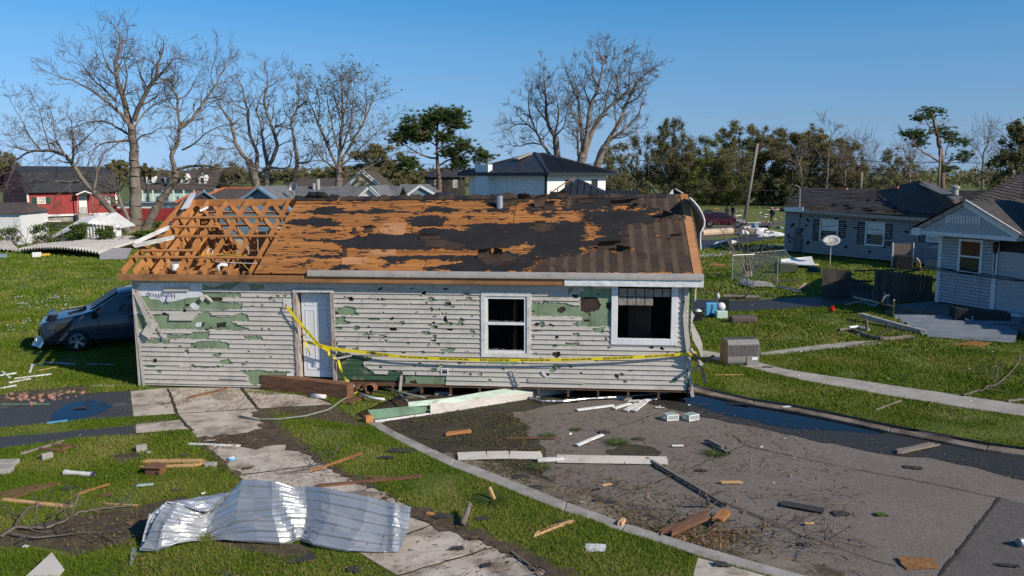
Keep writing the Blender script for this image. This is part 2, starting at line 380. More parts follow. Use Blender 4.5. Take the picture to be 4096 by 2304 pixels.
crackline('road_crack',c8([(0,890),(160,970),(420,1100),(760,1240),(1010,1330),(1240,1400)]),.02,ROADZ+.014,jit=.04,seed=6)
def kerb(name,lawn,roadside,parent,lens,top=.015,m=None):
 n=len(lawn)
 i=0;c=0
 while i<n-1:
  j=min(n-1,i+lens[c%len(lens)]);q=list(roadside[i:j+1])+list(lawn[i:j+1])[::-1];N_=len(q)
  q[0]=roadside[i].lerp(roadside[i+1],.008);q[-1]=lawn[i].lerp(lawn[i+1],.008)
  if sum(q[k].x*q[(k+1)%N_].y-q[(k+1)%N_].x*q[k].y for k in range(N_))<0:q=q[::-1]
  mb=MB();mb.prism([(p.x,p.y)for p in q],ROADZ-.1,top-.004*(c%3))
  mb.build('kerb_stone',m or M['kerb'],parent,bevel=.02);i=j;c+=1
kl=struct(empty('kerb_left',KLl[0]));kr=struct(empty('kerb_right',KRl[0]))
for nm,a,b,e in(('l',KLl,KLr,kl),('r',KRl,KRr,kr)):
 off=Vector(e.location)
 kerb(nm,[p-off for p in a],[p-off for p in b],e,(4,5,2)if nm=='l' else(3,4),.015 if nm=='l' else-.05,None if nm=='l' else M['gutter'])
gut=[]
for i in range(3,len(KLr)):
 d=(KLr[min(i+1,len(KLr)-1)]-KLr[i-1]);n=Vector((-d.y,d.x,0)).normalized()
 if n.x<0:n=-n
 gut.append((KLr[i]+n*.06,KLr[i]+n*(.62 if i>4 else .35)))
struct(flat('gutter_pan',[p[0]for p in gut]+[p[1]for p in gut[::-1]],ROADZ+.016,M['gutter']))
walk_l=[(668,1553),(709,1654),(730,1682),(758,1718),(790,1757),(862,1828),(944,1902),(1080,2000),(1250,2104),(1380,2180),(1472,2238),(1584,2304),(1700,2370)]
walk_r=[(960,1552),(1035,1640),(1056,1664),(1090,1700),(1130,1748),(1221,1798),(1300,1855),(1485,1950),(1637,2034),(1730,2077),(1930,2147),(2095,2212),(2248,2304),(2400,2390)]
sidewalk=struct(empty('sidewalk',G(944,1902)))
def slab(name,pts,z1,m,parent,z0=-.09):
 off=Vector(parent.location);w=[p-off for p in gp(pts)]
 a=sum(w[k].x*w[(k+1)%len(w)].y-w[(k+1)%len(w)].x*w[k].y for k in range(len(w)))
 if a<0:w=w[::-1]
 c=sum(w,Vector())/len(w);w=[p+(c-p).normalized()*.007 for p in w]
 mb=MB();mb.prism([(p.x,p.y)for p in w],z0-off.z,z1-off.z);return mb.build(name,m,parent,bevel=.004)
walk_pairs=[((668,1553),(960,1552)),((709,1654),(1030,1634)),((790,1757),(1125,1745)),((944,1902),(1300,1855)),((1180,2062),(1560,1990)),((1420,2206),(1765,2088)),((1584,2304),(2010,2178)),((1720,2385),(2330,2345))]
for i in range(len(walk_pairs)-1):
 (a,b),(c,d)=walk_pairs[i],walk_pairs[i+1]
 slab('slab',[a,b,d,c],.012+.006*(i%2),M['concrete'],sidewalk)
slab('slab',[(521,1566),(672,1553),(709,1654),(533,1667)],.014,M['concrete'],sidewalk)
slab('slab',[(972,1552),(1255,1590),(1330,1618),(1035,1634)],.010,M['concrete'],sidewalk)
slab('slab',[(541,1697),(736,1680),(769,1717),(544,1733)],.012,M['concrete'],sidewalk)
slab('slab',[(2790,2232),(2950,2272),(3080,2310),(2790,2420),(2770,2300)],.010,M['concrete'],sidewalk)
struct(flat('slab_bed',gp([(515,1560),(1260,1580),(1345,1620),(1045,1640),(1140,1750),(1310,1855),(1780,2088),(2330,2340),(1720,2392),(944,1908),(780,1757),(735,1735),(540,1738),(533,1680)]),.004,M['crack']))
for i,(a,b)in enumerate(walk_pairs[1:-1]):crackline('walk_joint',[a,b],.05,.022,jit=.012,seed=20+i)
crackline('walk_joint',[(672,1553),(709,1654),(745,1700),(772,1722)],.07,.023,jit=.012,seed=30);crackline('walk_joint',[(966,1552),(1000,1598),(1035,1640)],.06,.023,jit=.012,seed=31)
for i,(q,w)in enumerate((([(790,1757),(862,1828),(944,1902)],.16),([(1040,1640),(1130,1748),(1221,1796)],.5),([(1221,1796),(1300,1852),(1400,1905),(1490,1950)],.22),([(1640,2032),(1700,2062),(1770,2090),(1890,2133),(2010,2180),(2180,2262),(2330,2340)],.42))):crackline('dirt_edge',q,w,.028,M['dirt'],jit=.06,seed=40+i)
struct(overlay('side_drive',[(-60,1624),(60,1606),(165,1583),(300,1573),(396,1570),(518,1564),(531,1668),(430,1676),(317,1682),(150,1698),(-60,1720)],.006,M['drive_wet'],amp=.05,seg=.3))
overlay('drive_puddle',c6([(300,420),(330,370),(380,350),(420,322),(480,312),(560,305),(640,318),(680,340),(640,370),(560,395),(480,425),(400,432)]),.010,M['water'],amp=.03,seg=.12)
overlay('mud_strip',[(-60,1752),(250,1728),(541,1701),(538,1736),(430,1742),(317,1752),(150,1774),(-60,1805)],.006,M['drive_wet'],amp=.03,seg=.2,seed=3)
overlay('bare_dirt',c6([(-80,1150),(60,1090),(300,1040),(520,1000),(760,975),(900,935),(1010,905),(1150,880),(1100,960),(1000,1080),(860,1160),(640,1200),(520,1230),(430,1262),(330,1205),(150,1190),(-80,1210)]),.006,M['dirt'],amp=.10,seg=.2,seed=5)
overlay('bare_dirt',c6([(1280,1165),(1500,1160),(1700,1180),(1830,1175),(1900,1200),(1930,1260),(1800,1285),(1600,1240),(1420,1210)]),.006,M['dirt'],amp=.08,seg=.15,seed=6)
overlay('bare_dirt',c6([(640,640),(820,620),(860,650),(740,690),(660,680)]),.006,M['dirt'],amp=.06,seg=.15,seed=7)
overlay('bare_dirt',c6([(1620,470),(1720,520),(1800,560),(1560,600),(1350,575),(1220,560),(1190,530),(1500,500)]),.024,M['dirt'],amp=.10,seg=.15,seed=8)
overlay('bare_dirt',c6([(1560,355),(1990,330),(2140,380),(2240,470),(2120,460),(1900,420),(1700,400)]),.006,M['dirt'],amp=.10,seg=.2,seed=9)
overlay('bare_dirt',[(-60,1590),(100,1560),(330,1545),(380,1562),(200,1585),(-60,1630)],.010,M['dirt'],amp=.10,seg=.2,seed=10)
sw2=struct(empty('sidewalk_right',G(3300,1560)))
ue=[(2905,1400),(3030,1452),(3157,1480),(3396,1516),(3715,1564),(4110,1622),(4400,1664)]
le=[(2805,1415),(2950,1458),(3205,1520),(3396,1556),(3627,1596),(3795,1620),(4110,1668),(4400,1710)]
ue=[(2812,1402),(2905,1418),(3030,1450),(3157,1481),(3276,1499),(3396,1516),(3550,1540),(3715,1564),(3910,1593),(4110,1622),(4400,1664)]
le=[(2800,1432),(2880,1444),(2960,1463),(3080,1492),(3205,1521),(3320,1543),(3470,1570),(3627,1596),(3860,1633),(4110,1668),(4400,1710)]
for i in range(len(ue)-1):
 slab('slab',[le[i],le[i+1],ue[i+1],ue[i]],.012+.004*(i%2),M['concrete2'],sw2)
slab('slab',[(3040,1412),(3250,1382),(3400,1368),(3540,1360),(3530,1376),(3360,1392),(3160,1412),(3045,1420)],.010,M['concrete2'],sw2)
overlay('far_drive',[(2770,1196),(2911,1203),(3060,1198),(3220,1190),(3400,1182),(3640,1172),(3660,1196),(3440,1216),(3250,1232),(3100,1238),(2940,1246),(2770,1240)],.006,M['wet'],amp=.05,seg=.4)
overlay('far_drive_edge',[(2760,1150),(2960,1165),(3120,1178),(3090,1186),(2900,1180),(2760,1172)],.006,M['dirt'],amp=.12,seg=.4,seed=4)
overlay('far_street',[(2500,958),(2800,960),(2950,935),(3130,895),(3500,850),(3900,820),(3900,812),(3500,842),(3130,885),(2950,900),(2700,915),(2500,915)],.006,M['asphalt_far'])
overlay('far_street',[(2500,1000),(2780,1000),(2900,985),(3010,965),(3135,948),(3135,925),(3000,940),(2880,958),(2500,965)],.010,M['wet'],amp=.1,seg=.6)
overlay('far_path',[(2760,1042),(2900,1020),(3030,1000),(3140,984),(3140,972),(3020,986),(2890,1004),(2760,1022)],.012,M['concrete2'])
overlay('far_path',[(560,905),(700,900),(1100,885),(1100,875),(700,886),(470,905)],.01,M['asphalt_far'])
excl=[road_poly2]+[[(p.x,p.y)for p in gp(q)]for q in([(668,1553),(960,1552),(1035,1640),(1130,1748),(1221,1798),(1300,1855),(1485,1950),(1637,2034),(1765,2088),(2010,2178),(2330,2340),(1720,2392),(1584,2304),(1472,2238),(1250,2104),(944,1902),(790,1757),(709,1654)],[(518,1564),(1255,1582),(1345,1620),(1035,1640),(533,1668)],[(541,1697),(736,1680),(769,1717),(544,1733)],[(2790,2232),(3080,2310),(2790,2420),(2770,2300)],[(-60,1624),(165,1583),(396,1572),(518,1564),(531,1668),(317,1682),(-60,1720)],[(-60,1752),(541,1701),(538,1736),(317,1752),(-60,1805)],ue+le[::-1],[(3040,1412),(3400,1368),(3540,1360),(3360,1392),(3045,1420)],[(2770,1196),(3220,1190),(3640,1172),(3660,1196),(3250,1232),(2940,1246),(2770,1240)],[(2500,1005),(2780,1000),(3135,950),(3135,885),(2950,900),(2500,915)])]
thin=[[(p.x,p.y)for p in gp(q)]for q in(c6([(-80,1150),(300,1040),(900,935),(1150,880),(1000,1080),(640,1200),(430,1262),(150,1190),(-80,1210)]),c6([(1280,1165),(1830,1175),(1930,1260),(1600,1240)]),c6([(1560,355),(1990,330),(2240,470),(1900,420)]),[(-60,1590),(330,1545),(380,1562),(-60,1630)],c6([(640,640),(820,620),(860,650),(740,690)]))]
mb_m=bpy.data.materials.new('grass_blades');mb_m.use_nodes=True
_n=mb_m.node_tree;_b=_n.nodes['Principled BSDF'];_b.inputs['Roughness'].default_value=.7;_b.inputs['Specular IOR Level'].default_value=.04
_g=_n.nodes.new('ShaderNodeNewGeometry');_r=_n.nodes.new('ShaderNodeValToRGB')
_e=_r.color_ramp.elements;_e[0].position=0;_e[0].color=(.058,.105,.009,1);_e[1].position=1;_e[1].color=(.28,.23,.09,1)
_x=_e.new(.5);_x.color=(.105,.172,.013,1);_x=_e.new(.84);_x.color=(.165,.21,.026,1)
_ns=_n.nodes.new('ShaderNodeTexNoise');_ns.inputs['Scale'].default_value=.55;_ns.inputs['Detail'].default_value=5
_mr=_n.nodes.new('ShaderNodeMapRange');_mr.inputs[1].default_value=.35;_mr.inputs[2].default_value=.7;_mr.inputs[3].default_value=-.25;_mr.inputs[4].default_value=.38
_ad=_n.nodes.new('ShaderNodeMath');_ad.operation='ADD';_ad.use_clamp=True
_n.links.new(_g.outputs['Position'],_ns.inputs['Vector']);_n.links.new(_ns.outputs[0],_mr.inputs[0]);_n.links.new(_mr.outputs[0],_ad.inputs[0])
_n.links.new(_g.outputs['Random Per Island'],_ad.inputs[1]);_n.links.new(_ad.outputs[0],_r.inputs[0]);_n.links.new(_r.outputs[0],_b.inputs['Base Color'])
M['blade']=mb_m
def grass_points(y0,y1,dens,xr=None):
 xm=.64*y1+1.0;lo,hi=(-xm,xm)if xr is None else xr
 n=int((hi-lo)*(y1-y0)*dens);X=RNG.uniform(lo,hi,n);Y=RNG.uniform(y0,y1,n)
 k=np.abs(X)<.64*Y+1.0
 X,Y=X[k],Y[k];bad=np.zeros(len(X),bool)
 for q in excl:bad|=inpoly(X,Y,q)
 t=np.zeros(len(X),bool)
 for q in thin:t|=inpoly(X,Y,q)
 bad|=t&(RNG.random(len(X))<.93)
 patch=fbm(X*.8,Y*.8,4);bad|=RNG.random(len(X))<np.clip((patch-.52)*4,0,.75)
 bad|=(X>-8.9)&(X<4.2)&(Y>19.5)&(Y<26.5)
 return X[~bad],Y[~bad]
def grass(name,bands,label):
 Vs=[];
 for y0,y1,dens,h,w in bands:
  X,Y=grass_points(y0,y1,dens);n=len(X)
  hh=h*RNG.uniform(.5,1.15,n)*(.6+.9*fbm(X*.5+9,Y*.5,3));a=RNG.uniform(0,2*np.pi,n);b=RNG.uniform(0,2*np.pi,n);ln=hh*RNG.uniform(.1,1.0,n)
  wx,wy=np.cos(a)*w/2,np.sin(a)*w/2
  P=np.stack([np.stack([X-wx,Y-wy,np.full(n,-.004)],1),np.stack([X+wx,Y+wy,np.full(n,-.004)],1),np.stack([X+np.cos(b)*ln,Y+np.sin(b)*ln,hh],1)],1)
  Vs.append(P.reshape(-1,3))
 V=np.concatenate(Vs);Fc=np.arange(len(V)).reshape(-1,3)
 o=link(name,fast_mesh(name,V,Fc),M['blade']);tag(o,label,'grass',kind='stuff');return o
grass('grass',[(8.5,14,4200,.055,.010),(14,18,3200,.058,.012),(18,24,1500,.07,.018),(24,34,500,.08,.03),(34,52,130,.10,.06),(52,80,30,.12,.12)],'short green lawn grass around the walks and kerbs')
# ================================================================ DAMAGED HOUSE (main)
HL0=G(562,1545);YAW=math.radians(-4.9)
HU=Vector((math.cos(YAW),math.sin(YAW),0));HN=Vector((-math.sin(YAW),math.cos(YAW),0))
house=empty('damaged_house',HL0,YAW)
tag(house,'long grey vinyl-sided house knocked off its foundation with torn roof and exposed rafters','house')
def wl(px,py,y=0.0):
 p=plane_hit(px,py,HL0+HN*y,HN)-HL0
 return(p.dot(HU),p.z)
def wls(pts,y=0.0):return[wl(x,y_,y)for x,y_ in pts]
HLEN=wl(2752,1400)[0];HD=6.2;OV=.20
EZ=wl(1600,1133,-OV)[1]
print('house length',HLEN,'eave',EZ,wl(470,1090,-OV),wl(2818,1140,-OV))
EB=EZ;RY=HD/2
def roofz_ridge(s):return 4.50+.14*max(0,min(1,s/HLEN))
ETOP=EB+.20
def RP(s,t,h=0.0):
 zr=roofz_ridge(s);sl=Vector((0,RY+OV,zr-ETOP));nrm=Vector((0,-sl.z,sl.y)).normalized()
 return Vector((s,-OV,ETOP))+sl*t+nrm*h
def rf(px,py):
 z=4.57;sl=Vector((0,RY+OV,z-ETOP));n=Vector((0,-sl.z,sl.y)).normalized()
 nw=HU*n.x+HN*n.y+Vector((0,0,n.z));p0=HL0-HN*OV+Vector((0,0,ETOP))
 p=plane_hit(px,py,p0,nw)-HL0;ly=p.dot(HN)
 return(p.dot(HU),(ly+OV)/(RY+OV))
def rfs(pts):return[rf(x,y)for x,y in pts]
k1=crop(400,750,1.7045);k2=crop(1400,750,1.61);k4=crop(1000,1100,2.634);k5=crop(1400,1100,2.898);k6=crop(2350,1080,2.786);k3=crop(440,1000,4.83)
def k5b(l):return[k5(blob(*b))for b in l]
tears=[k1(p)for p in([(258,650),(330,640),(400,655),(550,650),(700,652),(705,715),(745,715),(960,720),(955,745),(830,750),(828,778),(880,785),(970,790),(965,830),(800,832),(450,830),(260,830)],[(700,655),(760,680),(870,655),(860,690),(700,695)],[(240,858),(475,860),(475,905),(640,905),(645,880),(700,850),(740,850),(790,880),(900,885),(960,850),(1010,870),(1025,905),(930,910),(860,908),(940,930),(945,962),(270,962),(255,900)],[(270,925),(470,905),(900,908),(945,935),(1030,970),(940,968),(275,962)],[(455,1000),(560,1005),(640,985),(760,980),(735,1030),(460,1030)],[(310,1032),(480,1035),(475,1060),(340,1065)],[(620,1065),(690,1045),(780,1042),(890,1060),(870,1098),(620,1098)],[(985,1015),(1090,1012),(1115,1035),(990,1035)],[(362,1170),(385,1168),(385,1192),(360,1190)],[(820,1178),(880,1165),(910,1205),(820,1203)],[(960,1245),(1110,1245),(1320,1258),(1290,1292),(1115,1295),(1110,1340),(1050,1345),(1010,1310),(1020,1290)],[(1015,660),(1120,660),(1115,690),(1060,705),(1030,685)],[(610,1210),(740,1222),(840,1212),(830,1228),(720,1232),(620,1222)],[(315,1212),(385,1215),(372,1230),(330,1228)],[(860,660),(950,640),(960,650),(880,700),(860,690)])]
tears+=[k4(p)for p in([(1010,230),(1090,232),(1095,272),(1050,275)],[(890,370),(990,332),(1105,330),(1125,380),(1160,420),(895,415)],[(895,470),(970,432),(1015,435),(1010,470),(1060,490),(1055,515),(900,520)],[(895,540),(970,545),(960,570),(900,572)],[(920,740),(1010,750),(1000,770),(925,770)],[(920,800),(1060,830),(1100,850),(1180,855),(1280,870),(1190,905),(1210,960),(1290,1010),(1330,1110),(920,1110)])]
tears+=[k5([(0,950),(130,960),(250,950),(200,995),(120,1010),(190,1090),(300,1150),(440,1145),(440,1110),(620,1110),(600,1155),(600,1275),(0,1275)])]
tears+=k5b([(20,275,50,50),(30,385,70,45),(40,440,90,40),(335,165,18,35),(490,165,25,15),(860,210,50,45),(1115,165,60,25),(1350,215,80,30),(330,285,25,35),(385,285,60,30),(140,300,18,20),(945,285,120,60),(710,332,22,28),(1330,347,20,18),(955,395,35,50),(1028,395,30,30),(765,437,40,18),(390,428,20,14),(1070,440,22,25),(285,512,130,22),(575,555,140,32),(1105,520,50,45),(1120,565,170,45),(1300,520,75,60),(1280,565,110,50),(1150,628,90,30),(210,600,24,35),(68,615,50,45),(505,625,80,40),(225,688,170,14),(380,690,130,12),(400,720,65,32),(890,670,150,40),(975,755,65,28),(1030,795,42,42),(1130,870,160,38),(675,790,42,24),(330,802,12,12),(75,852,60,35),(415,888,60,18),(1420,660,50,60),(1360,880,44,10),(815,1018,42,30),(1030,1045,85,22),(765,1145,25,35),(740,1242,85,28),(1310,1020,25,40),(1400,1140,40,35)])
tears+=[k4(blob(*b))for b in((75,225,16,25),(215,232,14,20),(290,220,50,25),(378,220,42,32),(258,272,14,18),(15,325,18,18),(42,322,16,16),(45,660,110,32),(160,635,15,15),(125,565,25,22),(455,785,15,12),(1130,555,42,60),(1245,545,20,30),(1180,275,15,20),(1280,460,60,25),(1120,775,52,35),(1235,625,120,20),(1275,600,30,30),(1250,880,80,30))]
tears+=[k2(p)for p in([(1168,735),(1240,745),(1250,725),(1300,740),(1380,740),(1430,755),(1480,760),(1500,720),(1480,705),(1450,692),(1530,655),(1690,650),(1690,893),(1475,893),(1500,830),(1168,825)],[(1560,905),(1640,900),(1630,935),(1565,930)],[(1390,1000),(1475,1000),(1470,1018),(1390,1018)],[(1440,935),(1480,940),(1465,960),(1440,955)],[(885,1100),(1100,1100),(1060,1140),(890,1135)])]
tears+=[k2(blob(*b))for b in((1330,1152,70,30),(1310,1172,50,30),(1745,1205,80,14),(1720,1215,22,36),(1330,1075,45,40),(1415,660,30,30),(1300,885,40,16),(1560,860,50,30),(2150,735,45,16),(2150,1060,90,30),(1250,885,30,10),(1700,600,30,10),(1540,650,60,25),(905,1240,30,20),(1230,1100,20,20),(1180,960,30,14),(1200,925,50,8))]
_r=random.Random(11)
for k in range(210):
 x=_r.uniform(560,2740);y=_r.uniform(1150,1530);w=_r.choice((5,7,9,12,18))
 tears.append(blob(x,y,w*_r.uniform(.7,1.8),w*_r.uniform(.5,1.0),7,.4,k))
TW=[wls(t)for t in tears]
holes_px=[[(1925,1169),(2124,1169),(2124,1427),(1925,1427)],[(2447,1100),(2707,1100),(2707,1377),(2447,1377)],k4([(455,150),(885,150),(920,1145),(500,1145)])]
HW=[wls(t)for t in holes_px]
W1=HW[0];W2=HW[1];DR=HW[2]
def in_rect_hole(S,Z,grow=0.0):
 r=np.zeros(S.shape,bool)
 for h in HW:
  r|=inpoly(S,Z,h)
 return r
wall=empty('front_wall');wall.parent=house
CH=.1143;ZB=0.02
def cells_mesh(name,s0,s1,z0,z1,ds,keep,prof,th=.0,m=None,parent=None):
 ns=max(2,int(round((s1-s0)/ds)));S=np.linspace(s0,s1,ns+1);nz=len(prof)
 Z=np.array([z0+(z1-z0)*p[0]for p in prof]);Yo=np.array([p[1]for p in prof])
 V=np.stack([np.repeat(S,nz),np.tile(Yo,ns+1),np.tile(Z,ns+1)],1)
 sc=(S[:-1]+S[1:])/2
 K=np.stack([keep(sc,np.full(ns,(Z[j]+Z[j+1])/2))for j in range(nz-1)],1)
 runs=[];st=None;colany=np.append(K.any(1),False)
 for i in range(ns+1):
  if colany[i]and st is None:st=i
  if not colany[i]and st is not None:runs.append((st,i));st=None
 out=[]
 for a,b in runs:
  if b-a<4:continue
  i,j=np.nonzero(K[a:b]);i=i+a;fc=np.stack([i*nz+j,(i+1)*nz+j,(i+1)*nz+j+1,i*nz+j+1],1)
  u,inv=np.unique(fc.ravel(),return_inverse=True);out.append(link(name,fast_mesh(name,V[u],inv.reshape(-1,4)),m,parent))
 return out
prof=[(0.0,0.002),(0.015,-.029),(.10,-.0285),(.22,-.0235),(.34,-.0165),(.46,-.0145),(.58,-.0125),(.70,-.0105),(.82,-.0085),(.93,-.0065),(1.04,-.0045)]
def torn(S,Z):
 nx=(fbm(S*14,Z*14,4)-.47)*.10+(vnoise(S*55,Z*60)-.5)*.03;nz_=(fbm(S*14+50,Z*14+9,4)-.47)*.06
 S2,Z2=S+nx,Z+nz_;r=np.zeros(S.shape,bool)
 for p in TW:r|=inpoly(S2,Z2,p)
 return r
ZTOP=EZ+.06;nC=int((ZTOP-ZB)/CH)
def zbot(s):
 return np.where(s<5.6,.03,np.where(s<7.6,.42,.20))
_sr=random.Random(5)
for c in range(nC+1):
 z0=ZTOP-(c+1)*CH;z1=z0+CH
 if z1<0.03:break
 brk=[0.02];x=_sr.uniform(1.2,3.6)
 while x<HLEN-.4:brk.append(x);x+=_sr.choice((3.66,3.66,2.4))
 brk.append(HLEN-.02)
 for a,b in zip(brk[:-1],brk[1:]):
  keep=lambda S,Z:~(torn(S,Z)|in_rect_hole(S,Z))&(Z>zbot(S))&~((S>5.4)&(S<8.3)&(Z<.16))
  o=cells_mesh('siding_panel',a+.0015,b+.001,z0,z1,.016,keep,prof,m=M['siding'],parent=wall)
  for q_ in o:q_.location=(0,_sr.uniform(-.0015,0),0)
foam_holes=[wls(k2(p))for p in([(1475,720),(1510,705),(1590,710),(1615,760),(1600,790),(1530,810),(1490,795)],[(1335,780),(1370,765),(1390,790),(1360,812),(1330,805)],[(1500,850),(1540,848),(1545,865),(1505,865)],[(1650,740),(1685,740),(1685,795),(1650,780)])]
foam_holes+=[wls(k1(p))for p in([(750,745),(830,750),(828,778),(770,770)],[(690,925),(715,920),(705,950),(690,945)],[(790,925),(860,920),(860,950),(800,955)])]
foam_holes+=[wls(k4([(900,800),(1330,800),(1330,1250),(900,1250)])),wls(k5([(-60,930),(640,930),(640,1300),(-60,1300)]))]
for k in range(26):
 t=TW[_r.randrange(0,len(TW))];cx=sum(p[0]for p in t)/len(t)+_r.uniform(-.05,.05);cz=sum(p[1]for p in t)/len(t)
 if not(1.5<cx<3.5 and cz>1.9):foam_holes.append(blob(cx,cz,_r.uniform(.03,.12),_r.uniform(.02,.06),9,.4,k+400))
for t in TW:
 w_=max(p[0]for p in t)-min(p[0]for p in t)
 if w_<.22 and _r.random()<.38:foam_holes.append([((p[0]-t[0][0])*1.25+t[0][0],(p[1]-t[0][1])*1.25+t[0][1])for p in t])
def keepf(S,Z):
 nx=(fbm(S*16,Z*16,3)-.45)*.05;r=in_rect_hole(S,Z)
 for p in foam_holes:r|=inpoly(S+nx,Z+nx,p)
 return~r&(Z>np.where(S<7.8,.16,.24)*np.where(S<5.0,.2,1))
x=0.02
while x<HLEN-.05:
 b=min(x+1.22,HLEN-.02)
 cells_mesh('foam_board',x+.004,b-.004,.04,EZ+.04,.022,keepf,[(q/110,.004)for q in range(111)],m=M['foam'],parent=wall);x=b
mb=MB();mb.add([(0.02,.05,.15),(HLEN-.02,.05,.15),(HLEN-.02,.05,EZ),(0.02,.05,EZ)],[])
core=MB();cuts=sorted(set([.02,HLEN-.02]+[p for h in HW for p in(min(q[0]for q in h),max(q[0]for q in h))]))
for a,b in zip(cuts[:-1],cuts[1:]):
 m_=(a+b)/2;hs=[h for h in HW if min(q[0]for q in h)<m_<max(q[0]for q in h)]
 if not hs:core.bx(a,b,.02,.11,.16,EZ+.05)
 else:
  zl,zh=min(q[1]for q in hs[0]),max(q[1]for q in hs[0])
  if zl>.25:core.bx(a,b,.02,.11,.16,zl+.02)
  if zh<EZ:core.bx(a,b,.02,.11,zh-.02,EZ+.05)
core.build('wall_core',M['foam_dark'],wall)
wp=wls(k1([(252,648),(700,650),(700,700),(705,720),(690,745),(650,750),(600,752),(545,765),(510,775),(450,782),(425,782),(405,765),(345,760),(330,742),(300,738),(255,742)]))
wr=slabflat('house_wrap',wp,0,.002,M['wrap'],wall);wr.rotation_euler=(math.pi/2,0,0);wr.location=(0,.0005,0)
for p in(k1([(612,798),(640,783),(670,800),(682,822),(640,830),(618,820)]),k1([(645,940),(660,920),(695,918),(690,945),(665,952)]),k1([(255,840),(300,845),(330,855),(380,870),(330,880),(262,862)])):
 w2=slabflat('wrap_scrap',wls(p),0,.002,M['wrap'],wall);w2.rotation_euler=(math.pi/2,0,0);w2.location=(0,-.001,0)
def wall_text(txt,cx,cy,wpx,name,m,y=-.004,flip=True,parent=None,hscale=1.0):
 V,Fs=text_mesh(txt,1.0,.006);xs=[v[0]for v in V];ys=[v[1]for v in V]
 w=max(xs)-min(xs);mx=(max(xs)+min(xs))/2;my=(max(ys)+min(ys))/2
 s0,z0=wl(cx,cy);sc=wpx/w*(wl(cx+10,cy)[0]-wl(cx,cy)[0])/10;sg=-1 if flip else 1
 mb=MB();mb.add([(s0+sg*(v[0]-mx)*sc,y,z0+sg*(v[1]-my)*sc*hscale)for v in V],Fs);return mb.build(name,m,parent or wall)
wall_text('HomeWrap',*k1([(413,733)])[0],115,'wrap_lettering',M['wrap_blue'],hscale=1.15)
tx,ty=k1([(448,770)])[0]
wall_text('y',tx,ty,20,'wrap_lettering',M['wrap_blue'],hscale=1.0)
zc0=wl(*k4([(1000,1100)])[0])[1];sA=wl(*k4([(925,950)])[0])[0];sB=wl(*k5([(600,1180)])[0])[0]
for k in range(6):
 b=MB();z0=zc0+k*.118;b.box(((sA+sB)/2,.012,z0+.057),(sB-sA,.014,.118),Matrix.Rotation(math.radians(-6),3,'X'))
 b.build('old_clapboard',M['oldboard'],wall)
def wpanel(name,pts,y,m,th=.006,parent=wall,tilt=0.0):
 q=wls(pts);P=[Vector((s,y-tilt*i_,z))for i_,(s,z)in zip((0,0,1,1)if len(q)==4 else[0]*len(q),q)]
 b=MB();b.slab(P,(0,-1,0),th);return b.build(name,m,parent)
for pts,y,tl in((k1([(437,680),(605,675),(610,705),(437,707)]),-.035,.01),(k1([(238,725),(262,715),(375,925),(350,950)]),-.06,.05),(k1([(262,715),(272,712),(455,1025),(445,1030)]),-.05,.02),(k1([(358,890),(412,925),(355,1025),(300,990)]),-.09,.04),(k1([(706,725),(730,738),(712,775),(688,755)]),-.06,.03),(k1([(728,728),(778,772),(770,776),(722,735)]),-.05,.02),(k1([(475,868),(690,838),(640,905),(475,905)]),-.03,.01),(k1([(240,860),(258,860),(320,1355),(300,1355)]),-.055,.01),(k1([(262,985),(270,985),(278,1355),(268,1355)]),-.035,0),(k4([(910,865),(1080,832),(1085,848),(915,885)]),-.07,.02),(k5([(590,1160),(618,1160),(605,1335),(575,1330)]),-.05,.04),(k5([(1155,290),(1185,258),(1225,258),(1235,300),(1190,312)]),-.10,.0),(k5([(1020,1060),(1085,1035),(1075,1055),(1000,1080)]),-.10,.0),(k5([(945,770),(975,770),(925,808),(918,805)]),-.05,.0),(k6([(470,825),(810,822),(810,834),(470,836)]),-.035,0),(k2([(1055,1158),(1062,1158),(1105,1280),(1085,1280)]),-.10,0),(k2([(1030,1180),(1040,1175),(1085,1275),(1070,1280)]),-.06,0),(k2([(1145,1228),(1270,1225),(1520,1250),(1510,1262),(1150,1252)]),-.04,0),(k1([(825,1293),(1010,1300),(1005,1310),(830,1302)]),-.05,0),(k1([(540,1210),(600,1212),(640,1225),(540,1228)]),-.03,0)):
 wpanel('siding_scrap',pts,y,M['siding'],tilt=tl)
for pts in(k4([(400,1030),(465,1018),(475,1125),(380,1115)]),k1([(300,855),(320,845),(335,880),(325,892),(310,880)]),k2([(1230,1180),(1240,1175),(1275,1215),(1262,1222)])):
 wpanel('film_scrap',pts,-.05,M['wrap'],.003)
mb=MB();mb.beam((0.0,-.02,.02),(-.02,-.02,EZ),.05,.05);mb.build('corner_trim',M['siding'],wall)
mb=MB();q=wls([(2734,1140),(2748,1140),(2752,1200),(2744,1260),(2756,1340),(2762,1420),(2764,1500),(2776,1585),(2762,1585),(2752,1500),(2746,1420),(2736,1340),(2730,1260),(2738,1200)])
cg=slabflat('corner_trim',q,0,.03,M['siding'],wall);cg.rotation_euler=(math.pi/2,0,0);cg.location=(0,-.04,0)
for sx,nm in((0.0,'left_wall'),(HLEN,'right_wall')):
 w=empty(nm,(sx,0,0));w.parent=house;sg=-1 if sx==0 else 1
 mb=MB();mb.bx(-.03,.03,.02,HD,.2,EZ);mb.build('wall_core',M['foam'],w)
 for k in range(int(EZ/CH)):
  z=.04+k*CH;mb=MB();mb.add([(sg*.035,0.0,z),(sg*.052,0.0,z+.003),(sg*.035,0.0,z+CH),(sg*.035,HD,z),(sg*.052,HD,z+.003),(sg*.035,HD,z+CH)],[(0,3,4,1),(1,4,5,2)])
  mb.build('siding_panel',M['siding'],w)
